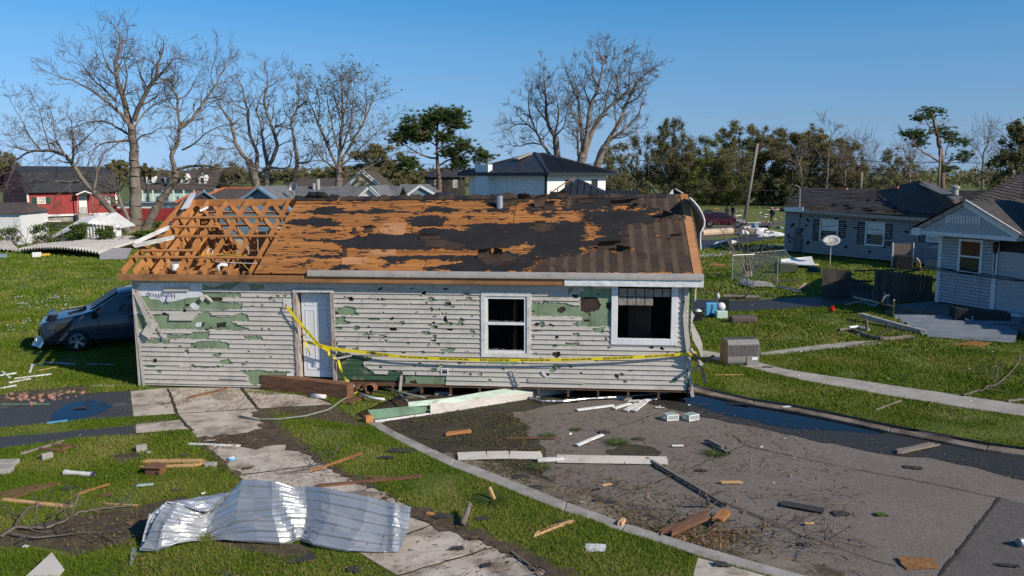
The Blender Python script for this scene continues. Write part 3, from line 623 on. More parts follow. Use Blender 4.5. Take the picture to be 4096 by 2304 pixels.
rw=MB();rw.bx(0,HLEN,HD-.1,HD,.1,EZ);rw.build('rear_wall',M['foam_dark'],house)
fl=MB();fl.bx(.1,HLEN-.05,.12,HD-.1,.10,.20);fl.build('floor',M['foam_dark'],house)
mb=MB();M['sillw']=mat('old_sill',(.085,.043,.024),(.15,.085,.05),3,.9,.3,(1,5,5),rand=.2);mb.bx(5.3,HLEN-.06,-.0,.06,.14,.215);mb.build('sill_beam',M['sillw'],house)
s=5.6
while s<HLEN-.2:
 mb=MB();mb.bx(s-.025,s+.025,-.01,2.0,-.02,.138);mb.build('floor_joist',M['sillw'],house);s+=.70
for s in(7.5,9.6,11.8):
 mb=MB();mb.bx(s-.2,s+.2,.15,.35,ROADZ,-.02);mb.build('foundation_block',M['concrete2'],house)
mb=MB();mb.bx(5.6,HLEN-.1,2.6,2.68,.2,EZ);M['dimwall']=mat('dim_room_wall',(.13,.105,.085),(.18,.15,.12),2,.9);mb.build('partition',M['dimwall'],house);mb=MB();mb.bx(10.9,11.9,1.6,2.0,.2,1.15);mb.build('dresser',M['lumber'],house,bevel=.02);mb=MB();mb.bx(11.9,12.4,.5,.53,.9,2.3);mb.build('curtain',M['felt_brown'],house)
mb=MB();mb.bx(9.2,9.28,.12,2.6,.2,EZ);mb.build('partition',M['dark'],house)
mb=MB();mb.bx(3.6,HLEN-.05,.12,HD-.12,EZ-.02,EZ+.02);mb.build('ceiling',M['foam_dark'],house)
def rect(h):return min(p[0]for p in h),max(p[0]for p in h),min(p[1]for p in h),max(p[1]for p in h)
def frame(mb,a,b,c,d,t,y0,y1):
 mb.bx(a,a+t,y0,y1,c,d);mb.bx(b-t,b,y0,y1,c,d);mb.bx(a+t,b-t,y0,y1,c,c+t);mb.bx(a+t,b-t,y0,y1,d-t,d)
a,b,c,d=rect(W1)
w1=MB();frame(w1,a,b,c,d,.10,-.04,.03);w1o=w1.build('window',M['dirtywhite'],house,bevel=.006)
w=MB();frame(w,a+.105,b-.105,c+.105,d-.105,.055,-.015,.05);w.build('sash',M['white'],w1o)
w=MB();zm=wl(2000,1294)[1];w.bx(a+.16,b-.16,-.02,.05,zm-.03,zm+.03);w.build('meeting_rail',M['white'],w1o)
M['glass']=mat('window_glass',(.03,.035,.04),rough=.06,spec=.6)
M['shard']=mat('glass_shard',(.10,.11,.12),rough=.1,spec=.7)
for zz,zt in((zm+.03,1),(c+.16,-1)):
 r_=random.Random(int(zz*100));pts=[(a+.16,zz)]
 for k in range(13):pts.append((a+.16+(b-a-.32)*k/12,zz+r_.uniform(.005,.05)))
 pts.append((b-.16,zz));g_=slabflat('glass_shard',pts,0,.004,M['shard'],w1o);g_.rotation_euler=(math.pi/2,0,0);g_.location=(0,.03,0)
a,b,c,d=rect(W2);d=min(d,EZ+.02)
w2=MB();w2.bx(a,a+.15,-.045,.03,c,d);w2.bx(b-.15,b,-.045,.03,c,d);w2.bx(a+.15,b-.15,-.043,.03,c,c+.15);w2o=w2.build('window',M['white_metal'],house,bevel=.01)
tx=mat('acrylic_block',(.20,.185,.16),(.32,.295,.26),8,.15,.3,spec=.6)
gz=d-.10;gx0,gx1=a+.16,b-.16;n=6;bw=(gx1-gx0)/n
for row,cnt in((0,6),(1,4)):
 for k in range(cnt):
  mb=MB();mb.bx(gx0+k*bw+.006,gx0+(k+1)*bw-.006,.0,.05,gz-(row+1)*.205+.006,gz-row*.205-.006);mb.build('glass_block',tx,w2o,bevel=.015)
mb=MB();mb.bx(a+.98,a+1.0,1.2,1.28,c-.2,d);mb.build('door_edge',M['white'],w2o)
dq=wls(k4([(455,150),(885,150),(920,1145),(500,1145)]));
def seg(p,q,w,y0,y1,name,m,parent,side=1):
 P=Vector((p[0],0,p[1]));Q=Vector((q[0],0,q[1]));dd=(Q-P).normalized();nn=Vector((dd.z,0,-dd.x))*w*side
 b=MB();pts=[P,Q,Q+nn,P+nn];b.add([v+Vector((0,y0,0))for v in pts]+[v+Vector((0,y1,0))for v in pts],[(0,1,2,3),(7,6,5,4),(0,4,5,1),(1,5,6,2),(2,6,7,3),(3,7,4,0)])
 return b.build(name,m,parent)
df=empty('door_frame',(dq[0][0],0,0));df.parent=house
off=Vector((-dq[0][0],0))
sh=lambda p:(p[0]-dq[0][0],p[1])
M['peel']=mat('peeling_jamb',(.50,.47,.44),(.30,.20,.14),9,.7,.3,(3,3,.6),c3=(.16,.09,.05),s3=5)
seg(sh(dq[3]),sh(dq[0]),.085,-.05,.20,'jamb',M['peel'],df,1)
seg(sh(dq[1]),sh(dq[2]),.085,-.05,.20,'jamb',M['peel'],df,1)
seg(sh(dq[0]),sh(dq[1]),.07,-.051,.09,'head_trim',M['dirtywhite'],df,1)
seg(sh((dq[3][0],dq[3][1]+.09)),sh((dq[2][0],dq[2][1]+.03)),.10,-.10,.09,'threshold',M['peel'],df,1)
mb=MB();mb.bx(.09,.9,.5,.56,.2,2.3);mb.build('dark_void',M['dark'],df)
dl=wls(k4([(535,190),(845,195),(878,1080),(575,1065)]),.17)
door=empty('door',(0,0,0));door.parent=house
M['doorwhite']=mat('painted_steel_door',(.60,.63,.67),(.68,.71,.75),2,.4,.03,c3=(.42,.42,.42),s3=5,lo3=.62,hi3=.8)
P=[Vector((s,.17,z))for s,z in(dl[3],dl[2],dl[1],dl[0])]
mb=MB();mb.slab(P,(0,-1,0),.045);mb.build('door_leaf',M['doorwhite'],door)
def bil(u,v):
 lo=P[0].lerp(P[1],u);hi=P[3].lerp(P[2],u);return lo.lerp(hi,v)
for(u0,u1)in((.14,.44),(.56,.86)):
 for(v0,v1)in((.09,.40),(.48,.80),(.86,.94)):
  b=MB();t=.025
  for(ua,va,ub,vb)in((u0,v0,u1,v0),(u1,v0,u1,v1),(u1,v1,u0,v1),(u0,v1,u0,v0)):
   b.beam(bil(ua,va)+Vector((0,-.004,0)),bil(ub,vb)+Vector((0,-.004,0)),.022,.012,up=(0,1,0),ext=.01)
  mpan=b.build('panel_moulding',M['doorwhite'],door)
M['brass']=mat('nickel',(.5,.46,.38),rough=.3,metal=.9)
for v in(.44,.505):
 b=MB();c_=bil(.06,v);b.lathe([(0,-.07),(.025,-.065),(.032,-.05),(.022,-.03),(.015,-.02),(.032,-.012),(.034,0)],12,c_,Matrix.Rotation(-math.pi/2,3,'X'));b.build('door_knob',M['brass'],door,smooth=True)
lp=wl(*k4([(397,298)])[0]);lamp=empty('wall_lamp',(lp[0],0,lp[1]));lamp.parent=house
mb=MB();mb.bx(-.10,.10,-.035,-.02,-.12,.11);mb.build('mount_plate',M['dirtywhite'],lamp,bevel=.006)
M['terracotta']=mat('rusty_lamp',(.25,.10,.06),(.16,.07,.045),8,.7)
mb=MB();mb.lathe([(.0,-.01),(.03,-.01),(.035,-.06),(.085,-.10),(.09,-.12),(.03,-.13),(0,-.135)],12,(0,0,.02),Matrix.Rotation(math.radians(75),3,'X'));mb.beam((0,-.10,0),(-.03,-.12,-.14),.02,.03);mb.build('lamp_body',M['terracotta'],lamp,smooth=False)
vp=wl(*k5([(1097,1117)])[0]);vent=empty('wall_vent',(vp[0],0,vp[1]));vent.parent=house
mb=MB();frame(mb,-.09,.09,-.075,.075,.025,-.035,-.015);mb.build('vent_frame',M['white'],vent,bevel=.004)
mb=MB();mb.bx(-.064,.064,-.028,-.02,-.049,.049);mb.build('vent_plate',M['glass'],vent)
# ================================================================ ROOF
roof=empty('roof',(0,0,0));roof.parent=house
SL,SR=wl(470,1090,-OV)[0],rf(2812,1100)[0]
SDK=rf(1015,1090)[0]
print('roof',SL,SR,SDK,rf(1222,808),rf(2755,783),rf(765,803))
M['deck']=mat('weathered_plywood',(.29,.11,.027),(.44,.185,.05),1.1,.8,.25,(.35,7,1),c3=(.05,.028,.018),s3=3.4,lo3=.53,hi3=.65,f3=.8,stretch3=(.35,9,3),rand=.10,bscale=5)
M['deck_new']=mat('patched_plywood',(.40,.18,.075),(.48,.235,.105),2,.8,.1,(.5,5,1),rand=.08)
def roof_quad(name,s0,s1,t0,t1,h0,h1,m,parent=roof,sub=1):
 b=MB();ps=[]
 for h in(h0,h1):ps+=[RP(s0,t0,h),RP(s1,t0,h),RP(s1,t1,h),RP(s0,t1,h)]
 b.add(ps,[(0,3,2,1),(4,5,6,7),(0,1,5,4),(1,2,6,5),(2,3,7,6),(3,0,4,7)]);return b.build(name,m,parent)
SLT=(Vector((0,RY+OV,4.57-ETOP))).length
rows=[0,1.0/SLT*1.22*.8,1.0/SLT*1.22*1.8,1.0/SLT*1.22*2.8,1.0];rows=[r for r in rows if r<.985]+[1.0]
for i in range(len(rows)-1):
 x=SDK;first=(1.6,2.44,1.1,2.0)[i%4];
 while x<SR-.02:
  e=min(x+(first if x==SDK else 2.44),SR);roof_quad('deck_panel',x+.009,e-.009,rows[i]+.003,rows[i+1]-.003,-.02,0,M['deck']);x=e
for pts in(k1([(1650,475),(1822,478),(1800,525),(1645,525)]),k2([(130,402),(300,400),(290,438),(120,438)]),k2([(0,448),(115,450),(100,495),(0,492)]),k2([(220,230),(370,228),(350,270),(200,305),(190,275)]),k2([(200,272),(365,275),(340,305),(190,308)])):
 q=rfs(pts);b=MB();b.slab([RP(s,t,.006)for s,t in q][::-1],(0,-.5,.87),.005);b.build('deck_patch',M['deck_new'],roof)
b=MB();yb=lambda t:(HD+OV)-(HD+OV-RY)*t
b.add([(SDK,HD+OV,ETOP),(SR,HD+OV,ETOP),(SR,RY,roofz_ridge(SR)-.02),(SDK,RY,roofz_ridge(SDK)-.02),(SDK,HD+OV,ETOP-.03),(SR,HD+OV,ETOP-.03),(SR,RY,roofz_ridge(SR)-.05),(SDK,RY,roofz_ridge(SDK)-.05)],[(0,1,2,3),(7,6,5,4),(0,4,5,1),(1,5,6,2),(2,6,7,3),(3,7,4,0)])
b.build('rear_deck',M['deck'],roof)
r2=lambda pts:rfs(k2(pts));r1=lambda pts:rfs(k1(pts));k7=crop(2200,740,3.534);r7=lambda pts:rfs(k7(pts))
black_in=[r1(p)for p in([(1380,165),(1420,150),(1500,135),(1545,120),(1620,125),(1680,150),(1760,160),(1880,165),(1880,180),(1700,175),(1500,178),(1390,172)],[(1300,235),(1330,210),(1400,205),(1500,200),(1560,208),(1620,230),(1645,245),(1630,268),(1560,270),(1480,262),(1400,258),(1310,252)],[(1760,258),(1870,255),(1875,270),(1780,270)],[(1555,290),(1620,285),(1630,300),(1570,305)],[(1720,300),(1750,290),(1760,330),(1735,330)],[(1335,350),(1500,348),(1620,352),(1700,350),(1800,330),(1880,300),(1880,420),(1760,420),(1650,415),(1635,390),(1560,375),(1430,362)],[(1290,465),(1400,462),(1500,460),(1600,462),(1655,465),(1640,485),(1500,482),(1380,475)],[(1540,560),(1600,530),(1650,520),(1655,480),(1668,480),(1665,525),(1720,530),(1760,528),(1720,545),(1640,570),(1560,573)],[(1350,520),(1440,518),(1430,530),(1360,530)],[(1160,460),(1225,458),(1220,470),(1165,470)],[(1500,210),(1560,205),(1560,240),(1500,240)])]
black_in+=[r2(p)for p in([(0,140),(60,145),(100,155),(130,130),(180,128),(240,148),(370,150),(370,162),(250,165),(120,165),(0,165)],[(410,155),(480,150),(520,118),(570,118),(600,135),(670,130),(690,150),(640,165),(540,160),(450,165)],[(765,155),(820,146),(845,152),(790,164)],[(870,138),(930,130),(1000,135),(1040,150),(1000,163),(880,162)],[(375,208),(440,185),(520,180),(575,175),(590,195),(640,210),(610,240),(560,255),(480,250),(400,250),(380,230)],[(160,195),(205,192),(200,212),(170,210)],[(710,200),(740,188),(800,185),(770,205)],[(45,245),(155,240),(155,255),(60,258)],[(1130,155),(1170,125),(1230,120),(1280,100),(1285,130),(1240,160),(1180,172)],[(1215,195),(1300,160),(1350,185),(1300,205)],[(0,330),(80,315),(200,300),(380,305),(410,285),(500,270),(600,275),(700,280),(780,265),(700,255),(620,250),(800,238),(1100,232),(1515,228),(1520,420),(1470,425),(1300,445),(1180,440),(1000,435),(1100,440),(1150,400),(1175,360),(1000,390),(800,405),(600,395),(450,402),(200,400),(0,395)],[(180,460),(260,440),(400,440),(600,437),(780,440),(880,430),(1000,420),(1100,440),(1300,445),(1500,425),(1520,430),(1510,460),(1200,465),(1160,520),(1100,542),(800,545),(500,548),(485,520),(600,500),(730,480),(720,465),(600,475),(450,460),(380,465),(300,490),(220,515),(190,505),(250,480)],[(1290,165),(1360,120),(1370,65),(1520,60),(1520,165),(1480,160),(1500,225),(1510,160),(1350,160)],[(1500,60),(2000,52),(2050,160),(1900,180),(1990,200),(1960,240),(1760,250),(1755,380),(1600,400),(1540,420),(1515,420),(1520,165)],[(0,72),(300,70),(620,68),(760,65),(900,68),(1370,60),(1370,75),(1200,80),(1000,90),(900,92),(600,78),(300,80),(0,84)],[(860,95),(920,80),(1060,75),(1110,100),(1040,135),(900,125)])]
black_out=[r2(p)for p in([(1525,75),(1700,66),(1690,80),(1600,85),(1525,86)],[(1650,140),(1700,105),(1760,102),(1770,128),(1890,140),(1870,160),(1760,160),(1730,150),(1690,142)],[(1525,150),(1560,152),(1590,162),(1525,164)],[(1600,160),(1640,150),(1680,162)],[(1520,230),(1560,250),(1600,270),(1565,310),(1660,322),(1555,345),(1518,346)],[(1516,375),(1530,385),(1560,408),(1540,422),(1514,420)],[(1600,245),(1660,250),(1600,256)],[(560,530),(630,530),(640,545),(555,545)],[(1560,385),(1640,380),(1650,388),(1580,394)])]
brown_in=[r2(p)for p in([(1175,548),(1200,490),(1230,465),(1320,455),(1500,440),(1560,420),(1620,400),(1740,432),(1770,430),(1755,385),(1765,250),(1960,240),(2000,205),(1990,160),(1900,130),(1780,110),(1770,75),(1790,50),(2120,45),(2235,552),(1175,552)],[(905,95),(960,75),(1060,60),(1090,95),(1050,130),(960,130)],[(1170,150),(1230,125),(1270,100),(1285,135),(1240,165)],[(1370,65),(1450,62),(1455,100),(1420,150),(1380,130)],[(445,330),(560,330),(660,355),(780,380),(640,395),(480,385)],[(830,450),(900,435),(1080,450),(1130,460),(960,505),(880,510)],[(1180,248),(1300,250),(1290,285),(1200,290)])]
NS,NT=int((SR-SDK)/.018),int(SLT/.018)
Sg=SDK+(np.arange(NS)+.5)/NS*(SR-SDK);Tg=(np.arange(NT)+.5)/NT
SS,TT=np.meshgrid(Sg,Tg,indexing='ij')
wob=(fbm(SS*5,TT*SLT*7,4)-.47);wob2=(fbm(SS*5+40,TT*SLT*7+3,4)-.47)
fin=vnoise(SS*9,TT*SLT*40)-.5;S2=SS+wob*.40+fin*.30+(vnoise(SS*45,TT*SLT*60)-.5)*.08;T2=TT+(wob2*.24+(vnoise(SS*16+9,TT*SLT*30)-.5)*.05)/SLT
def union(l):
 r=np.zeros(SS.shape,bool)
 for p in l:r|=inpoly(S2,T2,p)
 return r
brown=union(brown_in);blackm=union(black_in)&~union(black_out)
blackm|=(fbm(SS*4,TT*SLT*18,5)>.672)&(SS>SDK+.15)
nail=(fbm(SS*9+7,TT*SLT*9,2)>.685)
blackm&=~(nail&(fbm(SS*.8,TT*3,2)>.5))
brown&=~((fbm(SS*6+3,TT*SLT*8+5,3)>.70))
black=blackm&~brown
edge=(SS>SR-.22)&(TT>.0)
brown&=~edge;black&=~edge
def cut_sheet(name,mask,h,m):
 i,j=np.nonzero(mask)
 if not len(i):return
 S0=SDK+np.arange(NS+1)/NS*(SR-SDK);T0=np.arange(NT+1)/NT
 hz=fbm(np.repeat(S0,NT+1)*2.2,np.tile(T0,NS+1)*9,3).reshape(NS+1,NT+1)
 hgt=h+np.clip(hz-.42,0,1)*.05
 zr=4.50+.14*np.clip(S0/HLEN,0,1)
 sy=RY+OV;szv=zr-ETOP;ln=np.sqrt(sy**2+szv**2)
 X=np.repeat(S0[:,None],NT+1,1);Yy=-OV+sy*T0[None,:]+(-szv/ln)[:,None]*hgt;Zz=ETOP+szv[:,None]*T0[None,:]+(sy/ln)[:,None]*hgt
 V=np.stack([X.ravel(),Yy.ravel(),Zz.ravel()],1);n=NT+1
 lab=-np.ones(mask.shape,int);comps=[]
 for a,b in zip(i.tolist(),j.tolist()):
  if lab[a,b]>=0:continue
  c=len(comps);st=[(a,b)];lab[a,b]=c;cells=[]
  while st:
   x,y=st.pop();cells.append((x,y))
   for p,q in((x+1,y),(x-1,y),(x,y+1),(x,y-1)):
    if 0<=p<NS and 0<=q<NT and mask[p,q]and lab[p,q]<0:lab[p,q]=c;st.append((p,q))
  comps.append(np.array(cells))
 comps.sort(key=len,reverse=True);big=[c for c in comps[:60]if len(c)>=40];rest=comps[len(big):]
 for c,st_ in[(c,0)for c in big]+([(np.concatenate(rest),1)]if rest else[]):
  a,b=c[:,0],c[:,1];u,inv=np.unique(np.stack([a*n+b,(a+1)*n+b,(a+1)*n+b+1,a*n+b+1],1).ravel(),return_inverse=True)
  o=link(name if not st_ else name+'_scraps',fast_mesh(name,V[u],inv.reshape(-1,4)),m,roof)
  if st_:o['kind']='stuff'
cut_sheet('black_felt',black,.004,M['felt_black'])
bt=np.zeros(SS.shape,bool)
sp=(SR-SDK)/1e9
px_strips=[rf(*k7([(x,1150)])[0])[0]for x in(35,220,415,605,800,995,1190,1385,1580,1775,1975)]
for s0 in px_strips:bt|=np.abs(SS-s0+(wob*.02))<.062
bt&=brown&(fbm(SS*4,TT*9,3)<.60)&~((SS>px_strips[-1]-.3)&False)
cut_sheet('brown_felt',brown&~bt,.010,M['felt_brown']);cut_sheet('chalk_strip',bt,.010,M['felt_tan'])
def flap(px,py,w,l,ang,curl,m=M['felt_brown'],seed=0):
 s0,t0=rf(px,py);r_=random.Random(seed+px);b=MB();rowsP=[]
 e1=Vector((math.cos(ang),0,0));n_=(RP(s0,t0,1)-RP(s0,t0,0));up=(RP(s0,t0+.1)-RP(s0,t0)).normalized()
 e1=Vector((1,0,0))*math.cos(ang)+up*math.sin(ang);e2=-Vector((1,0,0))*math.sin(ang)+up*math.cos(ang)
 for i in range(9):
  u=i/8;th=curl*u;rad=l/max(curl,.01);row=[]
  for j in range(6):
   v=(j/5-.5)*w*(1-.25*u*r_.random());p=RP(s0,t0,.014)+e1*v+e2*(rad*math.sin(th))+n_*(rad*(1-math.cos(th)))+n_*r_.uniform(0,.012);row.append(p)
  rowsP.append(row)
 b.grid(rowsP);return b.build('felt_flap',m,roof,smooth=True)
for q in((2760+0-260,830,.75,.28,.2,3.2),(2555,840,.28,.3,.5,3.6),(2665,880,.3,.34,-.5,3.4),(2440,1000,.6,.28,.1,2.8),(2490,1010,.35,.25,-.3,3.2),(2705,965,.3,.18,.2,2.5),(1940,1035,.35,.30,.2,2.6),(1985,1030,.25,.32,-.4,2.8),(2170,830,.4,.35,.5,2.4),(2200,845,.3,.25,.1,2.0),(2035,830,.5,.22,.3,2.0),(2090,812,.35,.25,-.2,2.4),(1720,960,.5,.16,.1,2.0),(2160,910,.3,.15,0,1.8),(1475,930,.22,.2,.3,2.4),(1380,1030,.12,.3,.2,1.5),(2345,820,.4,.15,.1,1.8),(2250,800,.3,.2,.1,2.0),(1420,935,.12,.14,.4,2),(2735,890,.14,.12,.3,2.4)):
 flap(*q)
for k in range(34):
 s_=SDK+.2+(SR-SDK-.6)*k/34+random.uniform(-.1,.1);r_=random.Random(k);b=MB();z=roofz_ridge(s_);w_=r_.uniform(.25,.55);hh=r_.choice((.01,.02,.03,.06,.10))
 P_=[]
 for i in range(7):
  a_=-1+2*i/6;P_.append([Vector((s_+w_*(j/5-.5),RY+a_*.18,z-abs(a_)*.09+.012+hh*(1-abs(a_))*r_.random()+r_.uniform(0,.015)))for j in range(6)])
 b.grid(P_);b.build('ridge_felt',M['felt_brown']if k%3 else M['felt_black'],roof,smooth=True)
for s_,h_ in((rf(1245,803)[0],.16),(rf(1275,803)[0],.20)):
 b=MB();b.tube([(s_-.18,RY+.05,roofz_ridge(s_)+.02),(s_-.1,RY,roofz_ridge(s_)+.07),(s_+.1,RY,roofz_ridge(s_)+.06),(s_+.2,RY,roofz_ridge(s_)+.01)],[.05,.10,.09,.04],9);b.build('felt_roll',M['felt_black'],roof,smooth=True)
roof_quad('rake_board',SR-.21,SR-.03,.0,.86,.002,.022,M['deck_new']);roof_quad('rake_board',SR-.20,SR-.03,.862,1.0,.002,.022,M['lumber'])
b=MB();b.beam(RP(SR-.012,0,-.06),RP(SR-.012,1,-.06),.025,.14);b.build('barge_board',M['fascia_wood'],roof)
vs_,vt_=rf(*k2([(965,132)])[0]);p=RP(vs_,vt_);b=MB();b.tube([p-Vector((0,0,.05)),p+Vector((0,0,.30))],.085,16);b.build('vent_pipe',mat('zinc_pipe',(.45,.47,.5),(.55,.56,.58),4,.35,metal=.7),roof,smooth=False)
x=SL
for e in(2.4,5.1,8.2,11.0):
 e=min(e,SR);b=MB();b.bx(x+.003,e-.003,-OV-.022,-OV+.018,EB,EB+.155);b.build('fascia_board',M['fascia_wood'],roof);x=e
b=MB();b.bx(x+.003,SR,-OV-.022,-OV+.018,EB,EB+.155);b.build('fascia_board',M['fascia_wood'],roof)
sF=wl(2258,1120,-OV)[0];sG=wl(1232,1100,-OV)[0]
P_=[];r_=random.Random(3);n=60
for z_ in np.linspace(EB-.012,EB+.148,6):
 P_.append([Vector((sF+(SR-sF)*i/n,-OV-.032-.012*vnoise(i*.45,z_*40)-.01*vnoise(i*1.3,z_*15+7),z_))for i in range(n+1)])
b=MB();b.grid(P_);b.build('fascia_cover',M['white_metal'],roof,smooth=True)
b=MB();b.bx(sG,SR+.005,-OV-.075,-OV+.03,EB+.155,EB+.205);b.add([(sG,-OV-.075,EB+.15),(SR+.005,-OV-.075,EB+.15),(SR+.005,-OV-.06,EB+.262),(sG,-OV-.06,EB+.262),(sG,-OV+.05,EB+.285),(SR+.005,-OV+.05,EB+.285)],[(0,1,2,3),(3,2,5,4)]);b.build('drip_edge',M['drip'],roof)
b=MB();b.bx(SL+.05,SR-.05,-OV+.02,.0,EB+.0,EB+.012);b.build('soffit',M['dirtywhite'],roof)
ridge_pts=[(SL+.05,roofz_ridge(0)),(SDK+.3,roofz_ridge(SDK))]
b=MB();b.beam((SL+.12,RY,roofz_ridge(0)-.11),(SDK+.35,RY,roofz_ridge(1)-.10),.04,.19);b.build('ridge_board',M['lumber'],roof)
b=MB();b.beam((SL+.12,RY+.06,roofz_ridge(0)-.12),(SDK+.35,RY+.06,roofz_ridge(1)-.12),.03,.16);b.build('ridge_board',M['lumber'],roof)
raf_px=[(525,1085,765,815),(610,1080,810,812),(705,1080,872,812),(805,1082,955,812),(905,1085,1045,812),(995,1085,1125,812)]
for(x0,y0,x1,y1)in raf_px:
 s0,t0=rf(x0,y0);s1,t1=rf(x1,y1)
 s1=s0+(s1-s0)*.55
 p=RP(s0,.02,-.09);q=RP(s1,.985,-.09);b=MB();b.beam(p,q,.045,.15);b.build('rafter',M['lumber'],roof)
 pb=Vector((s0,HD+OV-.05,ETOP-.09));qb=Vector((s1,RY+.06,roofz_ridge(s1)-.10));b=MB();b.beam(pb,qb,.045,.15);b.build('rafter',M['lumber'],roof)
b=MB();b.beam(RP(SL+.04,.02,-.08),RP(SL+.14,.985,-.08),.04,.15);b.build('rafter',M['lumber'],roof)
b=MB();b.beam((SL+.04,HD+OV,ETOP-.1),(SL+.14,RY+.05,roofz_ridge(0)-.1),.04,.15);b.build('rafter',M['lumber'],roof)
kk=crop(440,740,3.22)
for(xa,ya,xb,yb_)in((255,925,1960,940),(560,650,2150,655),(820,405,2370,400),(725,520,1380,525),(400,840,1100,840)):
 (s0,t0),(s1,t1)=rfs(kk([(xa,ya),(xb,yb_)]));b=MB();b.beam(RP(s0,t0,.012),RP(min(s1,SDK+.02),t0+(t1-t0),.012),.09,.024,up=(RP(s0,t0,1)-RP(s0,t0,0)));b.build('batten',M['lumber'],roof)
for t_ in(.25,.5,.75):
 b=MB();y_=HD+OV-(HD+OV-RY)*t_;z_=ETOP+(roofz_ridge(1)-ETOP)*t_;b.beam((SL+.1,y_,z_),(SDK+.2,y_,z_),.09,.024,up=(0,.5,.87));b.build('batten',M['lumber'],roof)
def loft(px,py,s=None):
 pass
for pts,hh in(((340,800,760,590),.05),((335,840,830,720),.05)):
 (s0,t0),(s1,t1)=rfs(kk([(pts[0],pts[1]),(pts[2],pts[3])]));b=MB();p0=RP(s0,t0,.14);p1=RP(s1,t1,.12)
 b.beam(p0,p1,.15,.012,up=(0,-.5,.87));b.beam(p0+Vector((0,-.07,.02)),p1+Vector((0,-.07,.02)),.012,.07,up=(0,-.5,.87));b.beam(p0+Vector((0,.07,.035)),p1+Vector((0,.07,.035)),.012,.06,up=(0,-.5,.87));b.build('loose_gutter',M['dirtywhite'],roof)
(s0,t0),(s1,t1)=rfs(kk([(910,310),(1105,155)]));b=MB();b.slab([RP(s0,t0,.05),RP(s0+.25,t0,.1),RP(s1+.1,t1-.02,.25),RP(s1-.1,t1,.2)],(0,-.5,.8),.006);b.build('bent_flashing',M['white_metal'],roof)
b=MB();(s0,t0),(s1,t1)=rfs(kk([(1160,322),(1265,280)]));b.beam(RP(s0,t0,.03),RP(s1,t1,.05),.05,.05);b.build('loose_trim',M['white'],roof)
M['joist']=M['lumber']
x=.3
while x<SDK+.6:
 b=MB();b.bx(x-.02,x+.02,.05,HD-.05,EB+.04,EB+.16);b.build('ceiling_joist',M['lumber'],roof);x+=.61
b=MB();b.bx(.05,HLEN-.05,.02,.11,EB+.03,EB+.075);b.build('top_plate',M['lumber'],roof)
for k in range(9):
 b=MB();s_=.15+k*.45;b.box((s_,.14,EB+.14),(.36,.03,.13),Matrix.Rotation(random.uniform(-.15,.15),3,'Z'));b.build('blocking',M['stud'],roof)
room=empty('room',(0,0,0));room.parent=house
for k in range(12):
 y_=.4+k*.48;z_=min(roofz_ridge(0)-.2,ETOP+(roofz_ridge(0)-ETOP)*(1-abs(y_-RY)/(RY+OV))-.12)
 b=MB();b.bx(.06,.15,y_-.025,y_+.025,.2,z_);b.build('stud',M['stud'],room)
 if k<11:
  b=MB();y2=y_+.46;z2=ETOP+(roofz_ridge(0)-ETOP)*(1-abs(y2-RY)/(RY+OV))-.15;b.add([(.05,y_,.2),(.05,y2,.2),(.05,y2,max(.3,z2)),(.05,y_,max(.3,z_))],[(0,1,2,3)]);b.build('wall_sheet',M['stud'],room)
for(x_,z_)in[(1.3+k*.27,3.0-.12*k+.5*((k*7)%3)/3)for k in range(9)]:
 b=MB();b.bx(x_,x_+.22,HD*.63,HD*.63+.03,.3,z_+.5);b.build('interior_board',M['stud'],room)
for k in range(6):
 b=MB();b.bx(2.1+.06*k,2.16+.06*k,1.6+.55*k,1.66+.55*k,.3,3.5-.1*k);b.build('stud',M['stud'],room)
b=MB();b.bx(.2,SDK+.5,.3,HD-.3,EB-.10,EB+.0);b.build('ceiling_board',mat('fallen_ceiling',(.20,.12,.07),(.32,.2,.11),2,.9,.4),room)
b=MB();b.bx(2.6,SDK+.8,1.0,4.0,EB+.02,EB+.03);b.build('fallen_felt',M['felt_brown'],room)
p=RP(*rf(*kk([(1395,1070)])[0]),-.02);q=RP(*rf(*kk([(1510,1030)])[0]),.0);b=MB();b.tube([p+Vector((0,0,-.05)),p+Vector((0,0,.07)),p+Vector((.06,.02,.10)),q],.04,10);b.build('drain_pipe',M['white'],roof,smooth=True)
p=RP(*rf(*kk([(838,1040)])[0]),.0);b=MB();b.tube([p-Vector((0,0,.1)),p+Vector((0,0,.05))],.085,14);b.build('ceiling_can',M['white'],roof)
M['wire_y']=mat('yellow_cable',(.55,.38,.05));M['wire_w']=mat('white_cable',(.6,.58,.55))
for pts,m_ in((((1150,905),(1350,895),(1550,890),(1670,872)),M['wire_y']),(((1430,915),(1640,905),(1780,912)),M['wire_y']),(((1670,990),(1720,1020),(1750,1060),(1810,1110)),M['wire_y']),(((1360,985),(1550,998),(1890,1010)),M['wire_w']),(((720,992),(900,992)),M['wire_w']),(((1255,880),(1258,830),(1290,806),(1325,840),(1310,900)),M['wire_w'])):
 b=MB();b.tube([RP(*rf(*q),.0)for q in kk(pts)],.010,5);b.build('cable',m_,roof)
gab=MB();
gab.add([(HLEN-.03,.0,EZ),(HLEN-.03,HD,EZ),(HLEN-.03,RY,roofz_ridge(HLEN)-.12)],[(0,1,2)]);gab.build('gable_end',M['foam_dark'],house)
gl=MB();gl.add([(.03,.0,EZ),(.03,HD,EZ),(.03,RY,roofz_ridge(0)-.2)],[(0,1,2)]);gl.build('gable_end',M['stud'],house)
c9=crop(2750,750,2.415)
oc=[(20,100),(60,135),(105,190),(140,250),(165,320),(160,370),(140,410),(125,440),(122,520),(128,600)]
inn=[(5,80),(18,150),(40,220),(60,300),(75,370),(88,440),(95,500),(110,560),(118,600),(126,640)]
Yr=(HL0+HU*HLEN+HN*1.6).y
b=MB();rows_=[]
